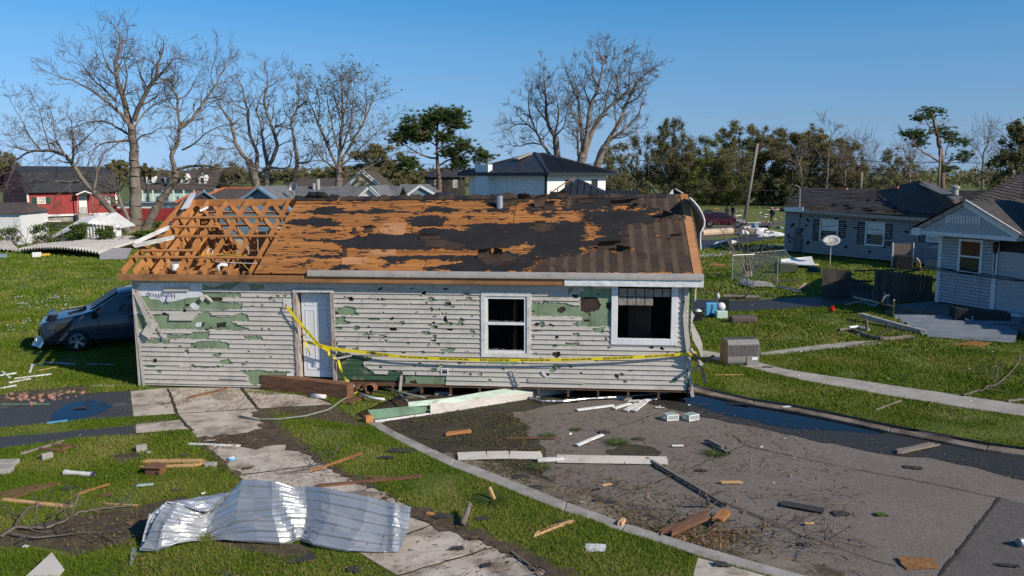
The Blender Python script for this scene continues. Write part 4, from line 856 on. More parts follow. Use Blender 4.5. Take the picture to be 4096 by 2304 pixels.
for(o_,i_)in zip(c9(oc),c9(inn)):
 po=A(*o_,Yr+.35)-HL0;pi_=A(*i_,Yr+1.2)-HL0
 lo=lambda v:Vector((v.dot(HU),v.dot(HN),v.z))
 rows_.append([lo(pi_).lerp(lo(po),k/6)+Vector((0,.10*math.sin(k/6*math.pi),0))for k in range(7)])
b.grid(rows_);b.build('torn_soffit',M['peel'],house,smooth=True)
b=MB();b.tube([r_[6]for r_ in rows_],.022,6);b.build('bent_trim',M['white'],house)
b=MB();pts=[A(*q,24.0)-HL0 for q in crop(2200,740,3.534)([(1680,135),(1735,58),(1748,130)])];b.slab([Vector((v.dot(HU),v.dot(HN),v.z))for v in pts],(0,-1,0),.02);b.build('bent_flashing',M['white_metal'],house)
b=MB();pts=[A(*q,24.0)-HL0 for q in crop(2200,740,3.534)([(1765,55),(1880,120),(1890,112),(1775,50)])];b.slab([Vector((v.dot(HU),v.dot(HN),v.z))for v in pts],(0,-1,0),.03);b.build('bent_flashing',M['white'],house)
cr=crop(2500,1000,2.23)
for pts in([(600,640),(640,720),(672,780),(692,850),(695,930),(680,960),(660,900),(640,860),(605,800),(590,700)],[(640,312),(636,370),(636,440),(622,460),(625,360)],[(575,520),(605,560),(622,580),(600,640),(585,760),(572,760),(580,640)]):
 b=MB();P_=[A(*q,(HL0+HU*HLEN).y+.05)-HL0 for q in cr(pts)];q_=[Vector((v.dot(HU),v.dot(HN),v.z))for v in P_]
 b.slab(q_,(0,-1,0),.02);b.build('bent_siding',M['siding'],house)
# ================================================================ TREES
M['bark']=mat('grey_bark',(.15,.125,.10),(.24,.20,.165),2.5,.95,.8,(1,1,.4),c3=(.07,.055,.045),s3=1.2,world=True,bscale=6)
M['bark_dark']=mat('dark_bark',(.055,.042,.034),(.11,.088,.07),2.5,.95,.8,(1,1,.4),world=True,bscale=6)
M['twig']=mat('twigs',(.12,.095,.078),(.20,.165,.14),1.0,.95,world=True)
M['pinebark']=mat('pine_bark',(.16,.09,.06),(.24,.14,.095),3,.95,.8,world=True)
def leaf_mat(name,cols,tr=.25):
 m=bpy.data.materials.new(name);m.use_nodes=True;nt=m.node_tree;b=nt.nodes['Principled BSDF'];b.inputs['Roughness'].default_value=.75;b.inputs['Specular IOR Level'].default_value=.15
 g=nt.nodes.new('ShaderNodeNewGeometry');r=nt.nodes.new('ShaderNodeValToRGB');e=r.color_ramp.elements
 e[0].position=0;e[0].color=(*cols[0],1);e[1].position=1;e[1].color=(*cols[-1],1)
 for i,c in enumerate(cols[1:-1]):x=e.new((i+1)/(len(cols)-1));x.color=(*c,1)
 nt.links.new(g.outputs['Random Per Island'],r.inputs[0]);nt.links.new(r.outputs[0],b.inputs['Base Color'])
 t=nt.nodes.new('ShaderNodeBsdfTranslucent');nt.links.new(r.outputs[0],t.inputs['Color']);mx=nt.nodes.new('ShaderNodeMixShader');mx.inputs[0].default_value=tr
 nt.links.new(b.outputs[0],mx.inputs[1]);nt.links.new(t.outputs[0],mx.inputs[2]);nt.links.new(mx.outputs[0],nt.nodes['Material Output'].inputs[0]);return m
M['lf_oak']=leaf_mat('live_oak_leaves',[(.14,.15,.05),(.22,.215,.08),(.29,.265,.115),(.24,.19,.11)],.4)
M['lf_dark']=leaf_mat('dark_evergreen_leaves',[(.10,.11,.04),(.175,.175,.068),(.24,.22,.10),(.20,.155,.095)],.4)
M['lf_spring']=leaf_mat('spring_green_leaves',[(.16,.20,.04),(.24,.28,.065),(.28,.29,.095),(.22,.18,.09)],.45)
M['lf_olive']=leaf_mat('olive_leaves',[(.15,.155,.06),(.22,.215,.09),(.26,.23,.115),(.22,.175,.11)],.4)
M['lf_bud']=leaf_mat('bud_leaves',[(.10,.11,.03),(.15,.15,.05),(.16,.12,.06)])
M['lf_pine']=leaf_mat('pine_needles',[(.045,.085,.025),(.085,.14,.035),(.14,.18,.05),(.07,.09,.035)])
M['lf_bush']=leaf_mat('bright_bush_leaves',[(.05,.09,.018),(.08,.13,.025),(.12,.16,.04)])
def cones(segs,sides):
 a=np.array([s[0]for s in segs]);b=np.array([s[1]for s in segs]);r0=np.array([s[2]for s in segs]);r1=np.array([s[3]for s in segs])
 d=b-a;l=np.linalg.norm(d,axis=1,keepdims=True)+1e-9;d=d/l
 ref=np.where(np.abs(d[:,2:3])<.9,np.array([[0,0,1.]]),np.array([[1.,0,0]]));u=np.cross(d,ref);u/=np.linalg.norm(u,axis=1,keepdims=True)+1e-9;v=np.cross(d,u)
 t=np.arange(sides)*2*np.pi/sides;c,s_=np.cos(t),np.sin(t);n=len(segs)
 ring=u[:,None,:]*c[None,:,None]+v[:,None,:]*s_[None,:,None]
 V=np.concatenate([a[:,None]-d[:,None]*.0+ring*r0[:,None,None],b[:,None]+ring*r1[:,None,None]],1).reshape(-1,3)
 k=np.arange(sides);base=(np.arange(n)*2*sides)[:,None]
 Fc=np.stack([base+k,base+(k+1)%sides,base+sides+(k+1)%sides,base+sides+k],2).reshape(-1,4)
 return V,Fc
class Tree:
 def __init__(s,seed):s.r=random.Random(seed);s.seg=[];s.tips=[]
 def limb(s,pts,r0,r1):
  P=[Vector(p)for p in pts];Q=[]
  for i in range(len(P)-1):
   p0=P[max(0,i-1)];p1=P[i];p2=P[i+1];p3=P[min(len(P)-1,i+2)]
   for k in range(4):
    t=k/4;Q.append(.5*((2*p1)+(p2-p0)*t+(2*p0-5*p1+4*p2-p3)*t*t+(3*p1-p0-3*p2+p3)*t**3))
  Q.append(P[-1]);n=len(Q);L_=sum((Q[i+1]-Q[i]).length for i in range(n-1))
  j=.012*L_
  Q=[Q[0]]+[q+Vector((s.r.uniform(-j,j)*.6,s.r.uniform(-j,j)*.6,s.r.uniform(-j,j)*.4))for q in Q[1:-1]]+[Q[-1]]
  rad=[r0+(r1-r0)*(i/(n-1))for i in range(n)]
  for i in range(n-1):s.seg.append((tuple(Q[i]),tuple(Q[i+1]),rad[i]*1.02,rad[i+1]))
  return Q,rad,L_
 def grow(s,p,d,l,r,lev,maxlev,droop=.0,up=.15,kids=(3,5),spread=.75,wig=.28):
  n=max(3,min(7,int(l/.35)));st=l/n;d=d.normalized();p=Vector(p);pts=[p.copy()]
  for i in range(n):
   d=(d+Vector((s.r.gauss(0,wig),s.r.gauss(0,wig),s.r.gauss(0,wig)*.8+up*.35-droop*(i/n)))*.55).normalized();p=p+d*st;pts.append(p.copy())
  re=max(.004,r*.35)
  for i in range(n):s.seg.append((tuple(pts[i]),tuple(pts[i+1]),r+(re-r)*i/n,r+(re-r)*(i+1)/n))
  s.tips.append(tuple(pts[-1]))
  if lev>=maxlev:return
  for k in range(s.r.randint(*kids)):
   i=s.r.randint(max(1,n//3),n);q=pts[i];bd=(pts[i]-pts[i-1]).normalized()
   o=Vector((s.r.gauss(0,1),s.r.gauss(0,1),s.r.gauss(0,1)));o=(o-bd*o.dot(bd)).normalized();a=s.r.uniform(.5,1.15)*spread
   s.grow(q,bd*math.cos(a)+o*math.sin(a),l*s.r.uniform(.45,.75),r*s.r.uniform(.42,.6),lev+1,maxlev,droop,up,kids,spread,wig)
 def sprout(s,Q,rad,n,l0,lev=0,maxlev=2,start=.25,**kw):
  for k in range(n):
   u=start+(1-start)*(k+s.r.random())/n;i=min(len(Q)-2,int(u*(len(Q)-1)));p=Q[i].lerp(Q[i+1],s.r.random());bd=(Q[i+1]-Q[i]).normalized()
   o=Vector((s.r.gauss(0,1),s.r.gauss(0,1),s.r.gauss(0,1)+.35));o=(o-bd*o.dot(bd)).normalized();a=s.r.uniform(.5,1.1)
   s.grow(p,bd*math.cos(a)+o*math.sin(a),l0*s.r.uniform(.5,1.2)*(1.15-.5*u),min(rad[i]*.55,.09)*s.r.uniform(.5,1),lev,maxlev,**kw)
 def mesh(s,name,m,parent,rmin=0.0):
  thick=[q for q in s.seg if q[2]>=.05];thin=[q for q in s.seg if q[2]<.05]
  obs=[]
  if thick:
   V,Fc=cones([(a,b,max(r0,rmin),max(r1,rmin))for a,b,r0,r1 in thick],8);o=link('trunk',fast_mesh(name+'_trunk',V,Fc),m,parent);o.data.polygons.foreach_set('use_smooth',[True]*len(o.data.polygons));obs.append(o)
  if thin:
   V,Fc=cones([(a,b,max(r0,rmin),max(r1,rmin))for a,b,r0,r1 in thin],3);obs.append(link('branches',fast_mesh(name+'_branches',V,Fc),M['twig'],parent))
  return obs
def leaves(name,P,size,m,parent,flat_=.0,seed=1,asp=1.0):
 r=np.random.default_rng(seed);P=np.asarray(P);n=len(P);sz=size*r.uniform(.55,1.3,(n,1))
 a=r.normal(size=(n,3));a[:,2]*=(1-flat_);a/=np.linalg.norm(a,axis=1,keepdims=True)+1e-9
 b=r.normal(size=(n,3));b-=a*np.sum(a*b,1,keepdims=True);b/=np.linalg.norm(b,axis=1,keepdims=True)+1e-9
 V=np.stack([P-a*sz*.5*asp-b*sz*.35,P+a*sz*.5*asp-b*sz*.2,P+b*sz*.5],1).reshape(-1,3)
 return link(name,fast_mesh(name,V,np.arange(3*n).reshape(-1,3)),m,parent)
def blobpts(clumps,n,seed,shell=.55):
 r=np.random.default_rng(seed);w=np.array([c[1][0]*c[1][2]for c in clumps]);w=w/w.sum();out=[]
 for(c,rr),k in zip(clumps,r.multinomial(n,w)):
  d=r.normal(size=(k,3));d/=np.linalg.norm(d,axis=1,keepdims=True);u=r.random((k,1))**shell
  u*=.72+.5*r.random((k,1))
  sub=np.sin(d[:,0:1]*7+c[0])*np.sin(d[:,1:2]*6+c[1])*np.sin(d[:,2:3]*8)*.22
  out.append(np.array(c)+d*(u*(1+sub))*np.array(rr))
 return np.concatenate(out)
def tree_obj(name,base,label,cat='tree',group=None):
 e=empty(name,(0,0,0));e.location=base;e['_b']=0;del e['_b'];tag(e,label,cat,group);return e
def rebase(o,base):
 o.location=-Vector(base)
k3b=crop(0,80,1.4939)
def bare(name,label,Y,trunk,limbs,seed,dens=1.0,l0=3.0,bark='bark',base=None,rmin=.012,maxlev=2,group=None,buds=None,depth=2.5,cr=k3b,upk=.15):
 l0*=.70;dens*=1.2;t=Tree(seed);r=random.Random(seed+1);pix=lambda q:A(*cr([q])[0],Y)
 tp=[pix(q)for q in trunk[0]];base=base or Vector((tp[0].x,Y,0));tp[0].z=min(tp[0].z,0.0)if trunk[3]else tp[0].z
 if trunk[3]:tp[0]=Vector((tp[0].x,Y,-.05))
 Q,rad,L_=t.limb(tp,trunk[1],trunk[2]);t.sprout(Q,rad,max(1,int(3*dens)),l0*.6,start=.6,maxlev=maxlev,up=upk)
 for(pts,r0,r1)in limbs:
  dd=r.uniform(-1,1)*depth;W=[]
  for i,q in enumerate(pts):
   p=pix(q);u=i/(len(pts)-1);W.append(A(*cr([q])[0],Y+dd*u*(1.0 if i else 0)))
  Q,rad,L_=t.limb(W,r0,r1);t.sprout(Q,rad,max(3,int(L_*1.5*dens)),l0,start=.18,maxlev=maxlev,up=upk)
  t.grow(Q[-1],Q[-1]-Q[-2],l0*.8,r1,0,maxlev,up=upk)
 e=tree_obj(name,base,label,group=group)
 for o in t.mesh(name,M[bark],e,rmin):rebase(o,base)
 if buds:
  n,sz,m=buds;rr=np.random.default_rng(seed);tips=np.array(t.tips);P=tips[rr.integers(0,len(tips),n)]+rr.normal(size=(n,3))*.25
  o=leaves('crown',P,sz,M[m],e,seed=seed);rebase(o,base)
 return e
G1='bare trees behind the damaged house'
bare('pecan_tree','tall bare tree with one thick straight trunk beside the red house',76,([(800,1262),(812,1150),(806,1000),(806,880),(796,740),(788,640)],.62,.34,True),[([(788,650),(760,560),(735,450),(700,350),(688,262),(708,190),(720,120),(704,70)],.30,.05),([(800,600),(832,520),(880,420),(928,345),(945,255)],.24,.10),([(782,640),(720,560),(655,500),(560,430),(450,370),(335,332)],.17,.03),([(690,480),(640,430),(560,360),(500,280),(440,215)],.12,.02),([(735,450),(760,330),(742,220),(756,130)],.10,.02),([(900,390),(980,300),(1050,230),(1120,240)],.09,.02),([(870,440),(850,360),(825,290)],.10,.05),([(782,720),(700,725),(610,740),(520,800)],.13,.03),([(790,700),(730,660),(640,610),(540,610),(430,640)],.13,.03),([(800,740),(850,690),(900,680),(960,640)],.09,.02),([(806,640),(860,560),(930,500),(990,480)],.10,.02),([(700,350),(640,270),(610,180),(600,110)],.08,.02),([(720,420),(640,380),(560,330)],.08,.02),([(830,520),(900,480),(960,440),(1010,380)],.09,.02)],21,1.0,3.0,group=G1)
bare('fallen_limb_tree','splintered bare tree bending low to the left over the red house',74,([(775,1255),(700,1180),(620,1090),(570,1035)],.34,.24,True),[([(570,1040),(500,960),(430,860),(380,805),(280,780),(180,790),(90,840),(20,910)],.22,.04),([(480,965),(380,968),(250,962),(150,985)],.14,.05),([(770,1200),(725,1095),(685,1015),(600,985),(520,960)],.18,.06),([(430,860),(440,760),(430,640)],.12,.04),([(560,1010),(590,880),(620,800),(700,740)],.12,.04),([(380,800),(340,730),(300,740)],.12,.05),([(250,785),(180,700),(130,600),(60,480)],.08,.02),([(180,790),(100,760),(40,800)],.07,.02),([(300,780),(260,640),(230,520)],.07,.02),([(90,840),(60,940),(30,1010)],.05,.015),([(560,1050),(550,1120),(600,1180)],.07,.03),([(380,810),(330,690),(310,560),(240,470)],.08,.02),([(440,770),(520,700),(600,620)],.07,.02)],22,1.0,2.6,group=G1,upk=.05)
bare('leaning_bare_tree','bare tree with a leaning dark trunk just right of the tallest tree',78,([(862,1240),(920,1150),(975,1060),(1040,960),(1052,900)],.42,.30,True),[([(1052,900),(1025,822),(1060,740),(1072,620),(1060,480),(1030,395),(1045,300)],.24,.04),([(1070,650),(1150,590),(1210,500),(1280,400),(1340,285),(1372,215)],.17,.03),([(1060,890),(1150,872),(1250,872),(1350,888),(1425,835)],.15,.04),([(1010,1010),(1120,960),(1250,915),(1380,885)],.12,.04),([(1090,775),(1160,740),(1240,670),(1330,630)],.10,.03),([(1060,480),(1130,430),(1180,330)],.08,.02),([(1060,540),(1000,470),(980,380)],.07,.02),([(1210,500),(1290,480),(1380,440)],.06,.02),([(1280,400),(1260,320),(1290,220)],.06,.02)],23,1.0,2.8,group=G1)
bare('forked_bare_tree','bare tree with several pale upright forks above the blue-grey house',90,([(1530,1180),(1532,1000),(1500,880),(1480,840)],.48,.36,True),[([(1480,840),(1412,745),(1380,620),(1330,540),(1300,480)],.24,.05),([(1528,930),(1532,800),(1492,680),(1478,540),(1450,420),(1425,330)],.24,.04),([(1590,1000),(1597,880),(1572,740),(1560,640),(1530,540)],.28,.06),([(1597,880),(1652,780),(1640,690),(1602,580),(1580,480),(1602,380),(1590,295)],.24,.04),([(1600,878),(1680,888),(1732,872),(1742,800)],.14,.05),([(1530,545),(1570,430),(1640,380),(1670,330)],.10,.02),([(1640,640),(1700,610),(1720,520)],.08,.02),([(1600,1180),(1600,990)],.34,.3),([(1420,745),(1360,700),(1300,690)],.09,.03),([(1480,540),(1400,500),(1340,420)],.08,.02)],24,.9,2.8,group=G1)
bare('crooked_bare_tree','slender crooked bare tree between the forked tree and the budding one',92,([(1740,1180),(1760,940),(1776,860),(1770,780)],.26,.2,True),[([(1770,780),(1752,680),(1740,600),(1782,520),(1782,420),(1760,330)],.17,.03),([(1776,855),(1840,848),(1872,812)],.13,.04),([(1782,520),(1840,470),(1830,400)],.08,.02),([(1740,600),(1700,540),(1690,450)],.07,.02)],25,.9,2.2,group=G1,buds=(250,.2,'lf_bud'))
bare('budding_tree','fan-shaped tree with upright branches and first green buds',86,([(2020,1180),(2022,1000),(2026,900)],.42,.32,True),[([(2026,900),(2034,760),(2044,600),(2046,450),(2040,325)],.24,.03),([(2026,890),(1960,760),(1900,620),(1850,490),(1812,400)],.17,.02),([(2026,870),(2100,740),(2180,600),(2225,490),(2268,425)],.17,.02),([(2030,800),(1990,650),(1960,500),(1935,390)],.12,.02),([(2032,800),(2090,640),(2110,480),(2115,370)],.12,.02),([(2026,900),(1930,830),(1860,720),(1800,620)],.11,.02),([(2030,880),(2140,780),(2230,690),(2320,610)],.12,.02),([(2030,900),(1950,850),(1880,840),(1790,880)],.09,.02),([(2026,910),(2120,920),(2240,860),(2380,790)],.10,.02),([(2040,600),(2000,470),(1990,370)],.09,.02),([(2044,600),(2080,460),(2075,350)],.09,.02),([(2180,600),(2190,480),(2180,400)],.08,.02),([(1900,620),(1910,500),(1890,410)],.08,.02)],26,1.15,2.4,group=G1,buds=(1800,.20,'lf_bud'))
k4b=crop(1500,150,1.61)
bare('bare_tree','bushy bare tree behind the left end of the white two-storey house roof',118,([(1185,1100),(1180,800),(1160,640)],.55,.4,True),[([(1160,640),(1110,540),(1100,420),(1096,330),(1086,215)],.3,.04),([(1150,780),(1080,690),(1040,610),(980,560),(900,480)],.24,.04),([(1150,640),(1180,520),(1170,400),(1140,300)],.16,.03),([(1040,610),(1000,500),(990,400),(1010,320)],.14,.03),([(980,560),(900,560),(850,600)],.12,.03),([(1080,690),(1000,680),(930,700),(860,690)],.12,.03),([(1110,540),(1040,450),(1030,370)],.12,.03),([(1160,640),(1220,560),(1240,450)],.12,.03),([(1100,430),(1060,350),(1060,260)],.10,.02)],27,.95,3.0,cr=k4b,rmin=.02,group=G1)
bare('bare_tree','tallest bare tree behind the white two-storey house with pink scraps caught in it',112,([(1330,1100),(1325,860),(1335,740)],.75,.5,True),[([(1320,790),(1335,720),(1325,560),(1310,420),(1280,330),(1248,258)],.3,.10),([(1345,780),(1362,620),(1390,440),(1440,320),(1468,180),(1440,90)],.34,.04),([(1345,790),(1400,600),(1480,480),(1580,380),(1640,340)],.36,.06),([(1440,320),(1400,240),(1400,140)],.12,.03),([(1468,180),(1500,120),(1490,80)],.10,.02),([(1580,380),(1560,260),(1590,160)],.13,.03),([(1640,340),(1640,220),(1660,150)],.13,.03),([(1390,440),(1350,340),(1290,200)],.13,.02),([(1480,480),(1500,330),(1540,240)],.13,.03),([(1330,600),(1270,480),(1250,380)],.1,.02),([(1310,760),(1305,640)],.2,.12)],28,.95,3.2,cr=k4b,rmin=.02,group=G1)
bare('leaning_bare_tree','bare tree leaning right behind the white two-storey house',114,([(1400,1100),(1430,830),(1480,700)],.6,.42,True),[([(1480,700),(1560,570),(1620,430),(1665,330),(1740,240),(1795,195)],.30,.04),([(1480,700),(1530,650),(1620,580),(1690,500),(1720,430)],.24,.05),([(1620,430),(1700,380),(1740,300)],.13,.03),([(1665,330),(1690,240),(1720,160)],.11,.02),([(1530,650),(1600,640),(1680,600)],.11,.03),([(1560,570),(1540,460),(1560,380)],.11,.03)],29,.9,3.0,cr=k4b,rmin=.02,group=G1)
rr=random.Random(4);pinkm=mat('pink_insulation',(.65,.35,.40))
for k in range(16):
 x,y=(rr.gauss(1460,40),rr.uniform(85,170))if k<9 else(rr.uniform(1540,1800),rr.uniform(190,660));p=A(*k4b([(x,y)])[0],112)
 mb=MB();mb.tube([p,p+Vector((rr.uniform(-.3,.3),0,rr.uniform(-.5,-.2)))],[.16,.05],5);o=mb.build('insulation_scrap',pinkm);tag(o,'pink insulation scrap caught in the bare tree tops','scrap','insulation scraps in the tree tops');o['_x']=x
def pine(name,label,Y,trunk,limbs,clumps,n,seed,cr,size=.55,r0=.4,r1=.1,group=None):
 t=Tree(seed);pix=lambda q,dy=0:A(*cr([q])[0],Y+dy);r=random.Random(seed)
 tp=[pix(q)for q in trunk];tp[0].z=-.05;base=Vector((tp[0].x,Y,0));Q,rad,L_=t.limb(tp,r0,r1)
 for pts,ra,rb in limbs:
  dd=r.uniform(-2,2);Q,rad,L_=t.limb([pix(q,dd*i/len(pts))for i,q in enumerate(pts)],ra,rb);t.sprout(Q,rad,8,1.6,start=.4,maxlev=1)
 e=tree_obj(name,base,label,group=group)
 for o in t.mesh(name,M['pinebark'],e,.02):rebase(o,base)
 C=[];s=Y/FPX/((cr([(1,0)])[0][0]-cr([(0,0)])[0][0])**-1)
 for(x,y,rx,ry)in clumps:
  for k in range(max(3,int(rx*ry/700))):
   a=r.uniform(0,6.28);q=r.random()**.6;p=pix((x+rx*q*math.cos(a),y+ry*q*math.sin(a)),r.uniform(-1,1)*rx*s*.9);C.append(tuple(p))
 rg=np.random.default_rng(seed);nc=n//26;K=np.array(C)[rg.integers(0,len(C),nc)]+rg.normal(size=(nc,3))*np.array([.50,.50,.30]);K=np.repeat(K,26,0);d=rg.normal(size=K.shape);d[:,2]=np.abs(d[:,2])*.8+.1;d/=np.linalg.norm(d,axis=1,keepdims=True);wv=np.cross(d,rg.normal(size=K.shape));wv*=.045/(np.linalg.norm(wv,axis=1,keepdims=True)+1e-9)
 V=np.stack([K-wv,K+wv,K+d*rg.uniform(.22,.5,(len(K),1))],1).reshape(-1,3);o=link('crown',fast_mesh('crown',V,np.arange(len(V)).reshape(-1,3)),M['lf_pine'],e);rebase(o,base)
 return e
pine('pine_tree','green pine with a flat spreading crown left of the white two-storey house',92,[(418,1300),(415,990),(405,840),(398,700)],[([(398,700),(385,640),(330,590),(260,540)],.14,.04),([(398,690),(430,620),(470,570),(540,520)],.14,.04),([(398,680),(400,600),(410,520),(420,490)],.16,.05),([(400,780),(340,770),(270,740),(190,690)],.12,.04),([(405,830),(470,790),(520,770),(600,740)],.12,.04),([(410,860),(470,840),(540,880)],.10,.03),([(400,700),(340,660),(290,640)],.1,.03),([(400,740),(470,700),(540,670)],.1,.03)],[(300,520,90,38),(400,505,90,32),(500,530,70,38),(250,580,60,30),(230,620,50,30),(540,560,40,30),(350,565,60,25),(160,650,24,20),(200,800,60,40),(660,780,62,42),(560,700,45,40),(560,810,50,36),(470,650,30,22),(330,620,40,22),(450,540,60,26),(290,640,40,22),(490,745,30,18)],52000,31,k4b,group='pines')
k5c=crop(2700,350,1.525)
pine('pine_tree','thin storm-stripped pine standing above the right-hand roofs',120,[(1640,620),(1632,520),(1620,400),(1600,300),(1575,200),(1560,150)],[([(1610,450),(1540,410),(1480,370),(1440,320)],.14,.04),([(1625,470),(1680,450),(1740,430),(1790,430)],.12,.04),([(1600,300),(1560,250),(1520,190),(1480,180)],.1,.03),([(1600,310),(1650,280),(1630,200)],.09,.03),([(1650,420),(1660,360),(1700,310)],.1,.03),([(1440,320),(1410,290),(1390,290)],.08,.03)],[(1590,140,55,30),(1560,170,40,22),(1490,185,36,18),(1420,290,40,16),(1510,280,32,26),(1500,340,22,22),(1590,270,42,20),(1700,290,38,24),(1680,330,40,24),(1750,330,28,16),(1770,430,40,24),(1720,440,30,18),(1660,490,32,24),(1460,300,26,18)],17000,32,k5c,r0=.42,r1=.12,group='pines')
def leafy(name,label,Y,clumps,n,m,seed,cr,size=.38,trunk=None,group='leafy trees behind the houses',twigs=True,sub=22,depth=.8,bark='bark_dark'):
 r=random.Random(seed);C=[];e0=cr([(0,0)])[0];e1=cr([(1,0)])[0];s=Y/FPX*(e1[0]-e0[0])
 lowest=max(c[1]+c[3]for c in clumps);cx=sum(c[0]*c[2]for c in clumps)/sum(c[2]for c in clumps);base=A(*cr([(cx,lowest)])[0],Y);base.z=0
 t=Tree(seed);top=A(*cr([(cx,min(c[1]for c in clumps))])[0],Y)
 Q,rad,L_=t.limb([base-Vector((0,0,.1)),base.lerp(top,.3)+Vector((r.uniform(-.3,.3),0,0)),base.lerp(top,.55)],.28,.15)
 for(x,y,rx,ry)in clumps:
  c0=A(*cr([(x,y)])[0],Y+r.uniform(-1,1)*rx*s*depth*.5)
  t.limb([base.lerp(top,.32),base.lerp(c0,.7)+Vector((r.uniform(-.3,.3),0,.3)),c0],.12,.04)
  for k in range(4):t.grow(c0,Vector((r.gauss(0,1),r.gauss(0,1),abs(r.gauss(0,1)))),ry*s*.9,.05,0,1,kids=(2,3))
  for k in range(sub):
   a=r.uniform(0,6.28);q=r.random()**.5;rr_=r.uniform(.16,.42)
   p=c0+Vector((math.cos(a)*q*rx*s*1.0,r.uniform(-1,1)*rx*s*depth*.8,math.sin(a)*q*ry*s*1.0));C.append((tuple(p),(rx*s*rr_,rx*s*rr_*depth,ry*s*rr_)))
 e=tree_obj(name,base,label,group=group)
 for o in t.mesh(name,M[bark],e,.03):rebase(o,base)
 P=blobpts(C,int(n*3.2),seed,.85);P=P[P[:,2]>.15];o=leaves('crown',P,size*.56,M[m],e,seed=seed);rebase(o,base)
 return e
LT=[('dark feathery evergreen right behind the white two-storey house',98,[(2590,620,60,110),(2530,720,70,80),(2650,660,60,90),(2600,760,100,70),(2680,540,50,60),(2480,640,50,60)],9000,'lf_dark',.42),('ragged storm-stripped evergreen with bare spiky top',100,[(2690,560,45,80),(2740,640,60,80),(2720,720,80,70),(2780,700,50,60)],6500,'lf_dark',.40),('pale green willowy tree left of the leaning utility pole',92,[(2810,620,55,70),(2860,680,70,80),(2900,740,80,70),(2800,740,60,60),(2880,620,50,60)],9000,'lf_spring',.34),('low bright green shrub tree at the edge of the far field',84,[(2840,780,60,40),(2900,770,60,40),(2960,770,50,36),(2810,820,40,26)],5500,'lf_spring',.30),('rounded olive live oak just left of the leaning pole top',118,[(2900,560,50,46),(2960,540,60,50),(3000,580,50,50),(2930,620,70,50),(3010,640,50,60)],8500,'lf_oak',.42),('broad dark live oak right behind the leaning utility pole',114,[(3080,600,70,60),(3140,560,70,50),(3060,690,80,70),(3150,660,80,70),(3220,580,60,50)],12000,'lf_dark',.44),('brown-green live oak above the grey house roof',122,[(3240,640,70,60),(3290,580,60,40),(3340,600,50,44),(3300,680,70,60),(3400,610,40,40)],10000,'lf_oak',.44),('thicket of olive scrub behind the grey house',120,[(3180,740,70,40),(3260,750,70,40),(3350,720,60,50),(3430,700,50,50)],5500,'lf_olive',.40),('sparse grey-green tree between the two house roofs',130,[(3560,640,50,50),(3620,660,50,50),(3530,700,50,40),(3660,690,40,40)],2600,'lf_olive',.36),('dark oak crown cut by the right picture edge',80,[(4060,600,70,60),(4100,520,50,60),(4110,660,60,70),(4020,660,50,40)],6500,'lf_dark',.38),('olive tree standing just right of the pine',118,[(3960,690,50,30),(4000,640,40,30)],1800,'lf_olive',.36),('big grey-olive oak behind the budding tree and white gable',120,[(1460,650,60,50),(1530,630,70,46),(1600,660,60,46),(1480,700,80,40),(1570,710,80,40)],9000,'lf_olive',.42),('dark green oak directly left of the pine trunk',125,[(1640,680,50,40),(1620,720,60,30)],3200,'lf_oak',.42),('rounded yellow-green oak right of the red house',128,[(440,690,36,32),(480,670,40,32),(510,700,30,30),(420,715,30,24)],5500,'lf_oak',.40),('small dark tree right of the tallest trunk',130,[(575,680,22,22),(600,690,24,20)],1600,'lf_dark',.40),('olive scrubby tree behind the mint house',165,[(830,690,50,26),(900,680,60,30),(960,700,60,26),(780,720,50,20)],5200,'lf_olive',.50),('brownish tree line segment behind the brown roofs',165,[(1010,710,50,24),(1080,700,60,28),(1150,705,60,26),(1230,700,50,24)],5200,'lf_olive',.50),('dark tree by the left picture edge beside the red barn',110,[(15,640,40,40),(40,690,40,40),(10,720,40,40)],3500,'lf_oak',.40),('brown thicket between bare trees above the brown roof',150,[(1300,690,60,26),(1380,690,50,24),(700,700,40,20)],3000,'lf_olive',.48),('far grey-green tree between pine and white house',170,[(1760,690,40,24),(1830,700,40,18),(1700,700,40,18)],2500,'lf_olive',.5),('scraggly olive tree right of the white two-storey house',104,[(2440,650,50,60),(2420,720,60,50),(2480,740,60,40)],3800,'lf_olive',.38),]
LT+=[('wide olive thicket filling the gap left of the leaning pole',108,[(2760,640,80,60),(2850,700,90,70),(2960,690,90,80),(2660,700,80,70),(2540,760,80,40)],8000,'lf_olive',.40),('tall brown-olive oak mass right of the leaning pole',126,[(3060,560,60,50),(3180,620,90,70),(3320,660,80,60),(3400,680,70,60),(3250,540,50,40)],8000,'lf_olive',.42)]
ident=lambda p:p
for i,(lb,Y,cl,n,m,sz)in enumerate(LT):
 xs=[c[0]for c in cl]
 if max(xs)>2400 and max(xs)<3500:Y=138+(Y%17)*.8
 yg=HOR+CAM_H*FPX/Y
 if max(xs)>2400:
  k=3;cl=cl+[(min(xs)+(max(xs)-min(xs))*q/(k-1)+12*(q-1),(max(c[1]+c[3]for c in cl)+yg)/2-6,58,max(20,(yg-max(c[1]+c[3]*.3 for c in cl))*.5))for q in range(k)];n=int(n*1.45)
 leafy('leafy_tree',lb,Y,cl,n,m,50+i,ident,sz)
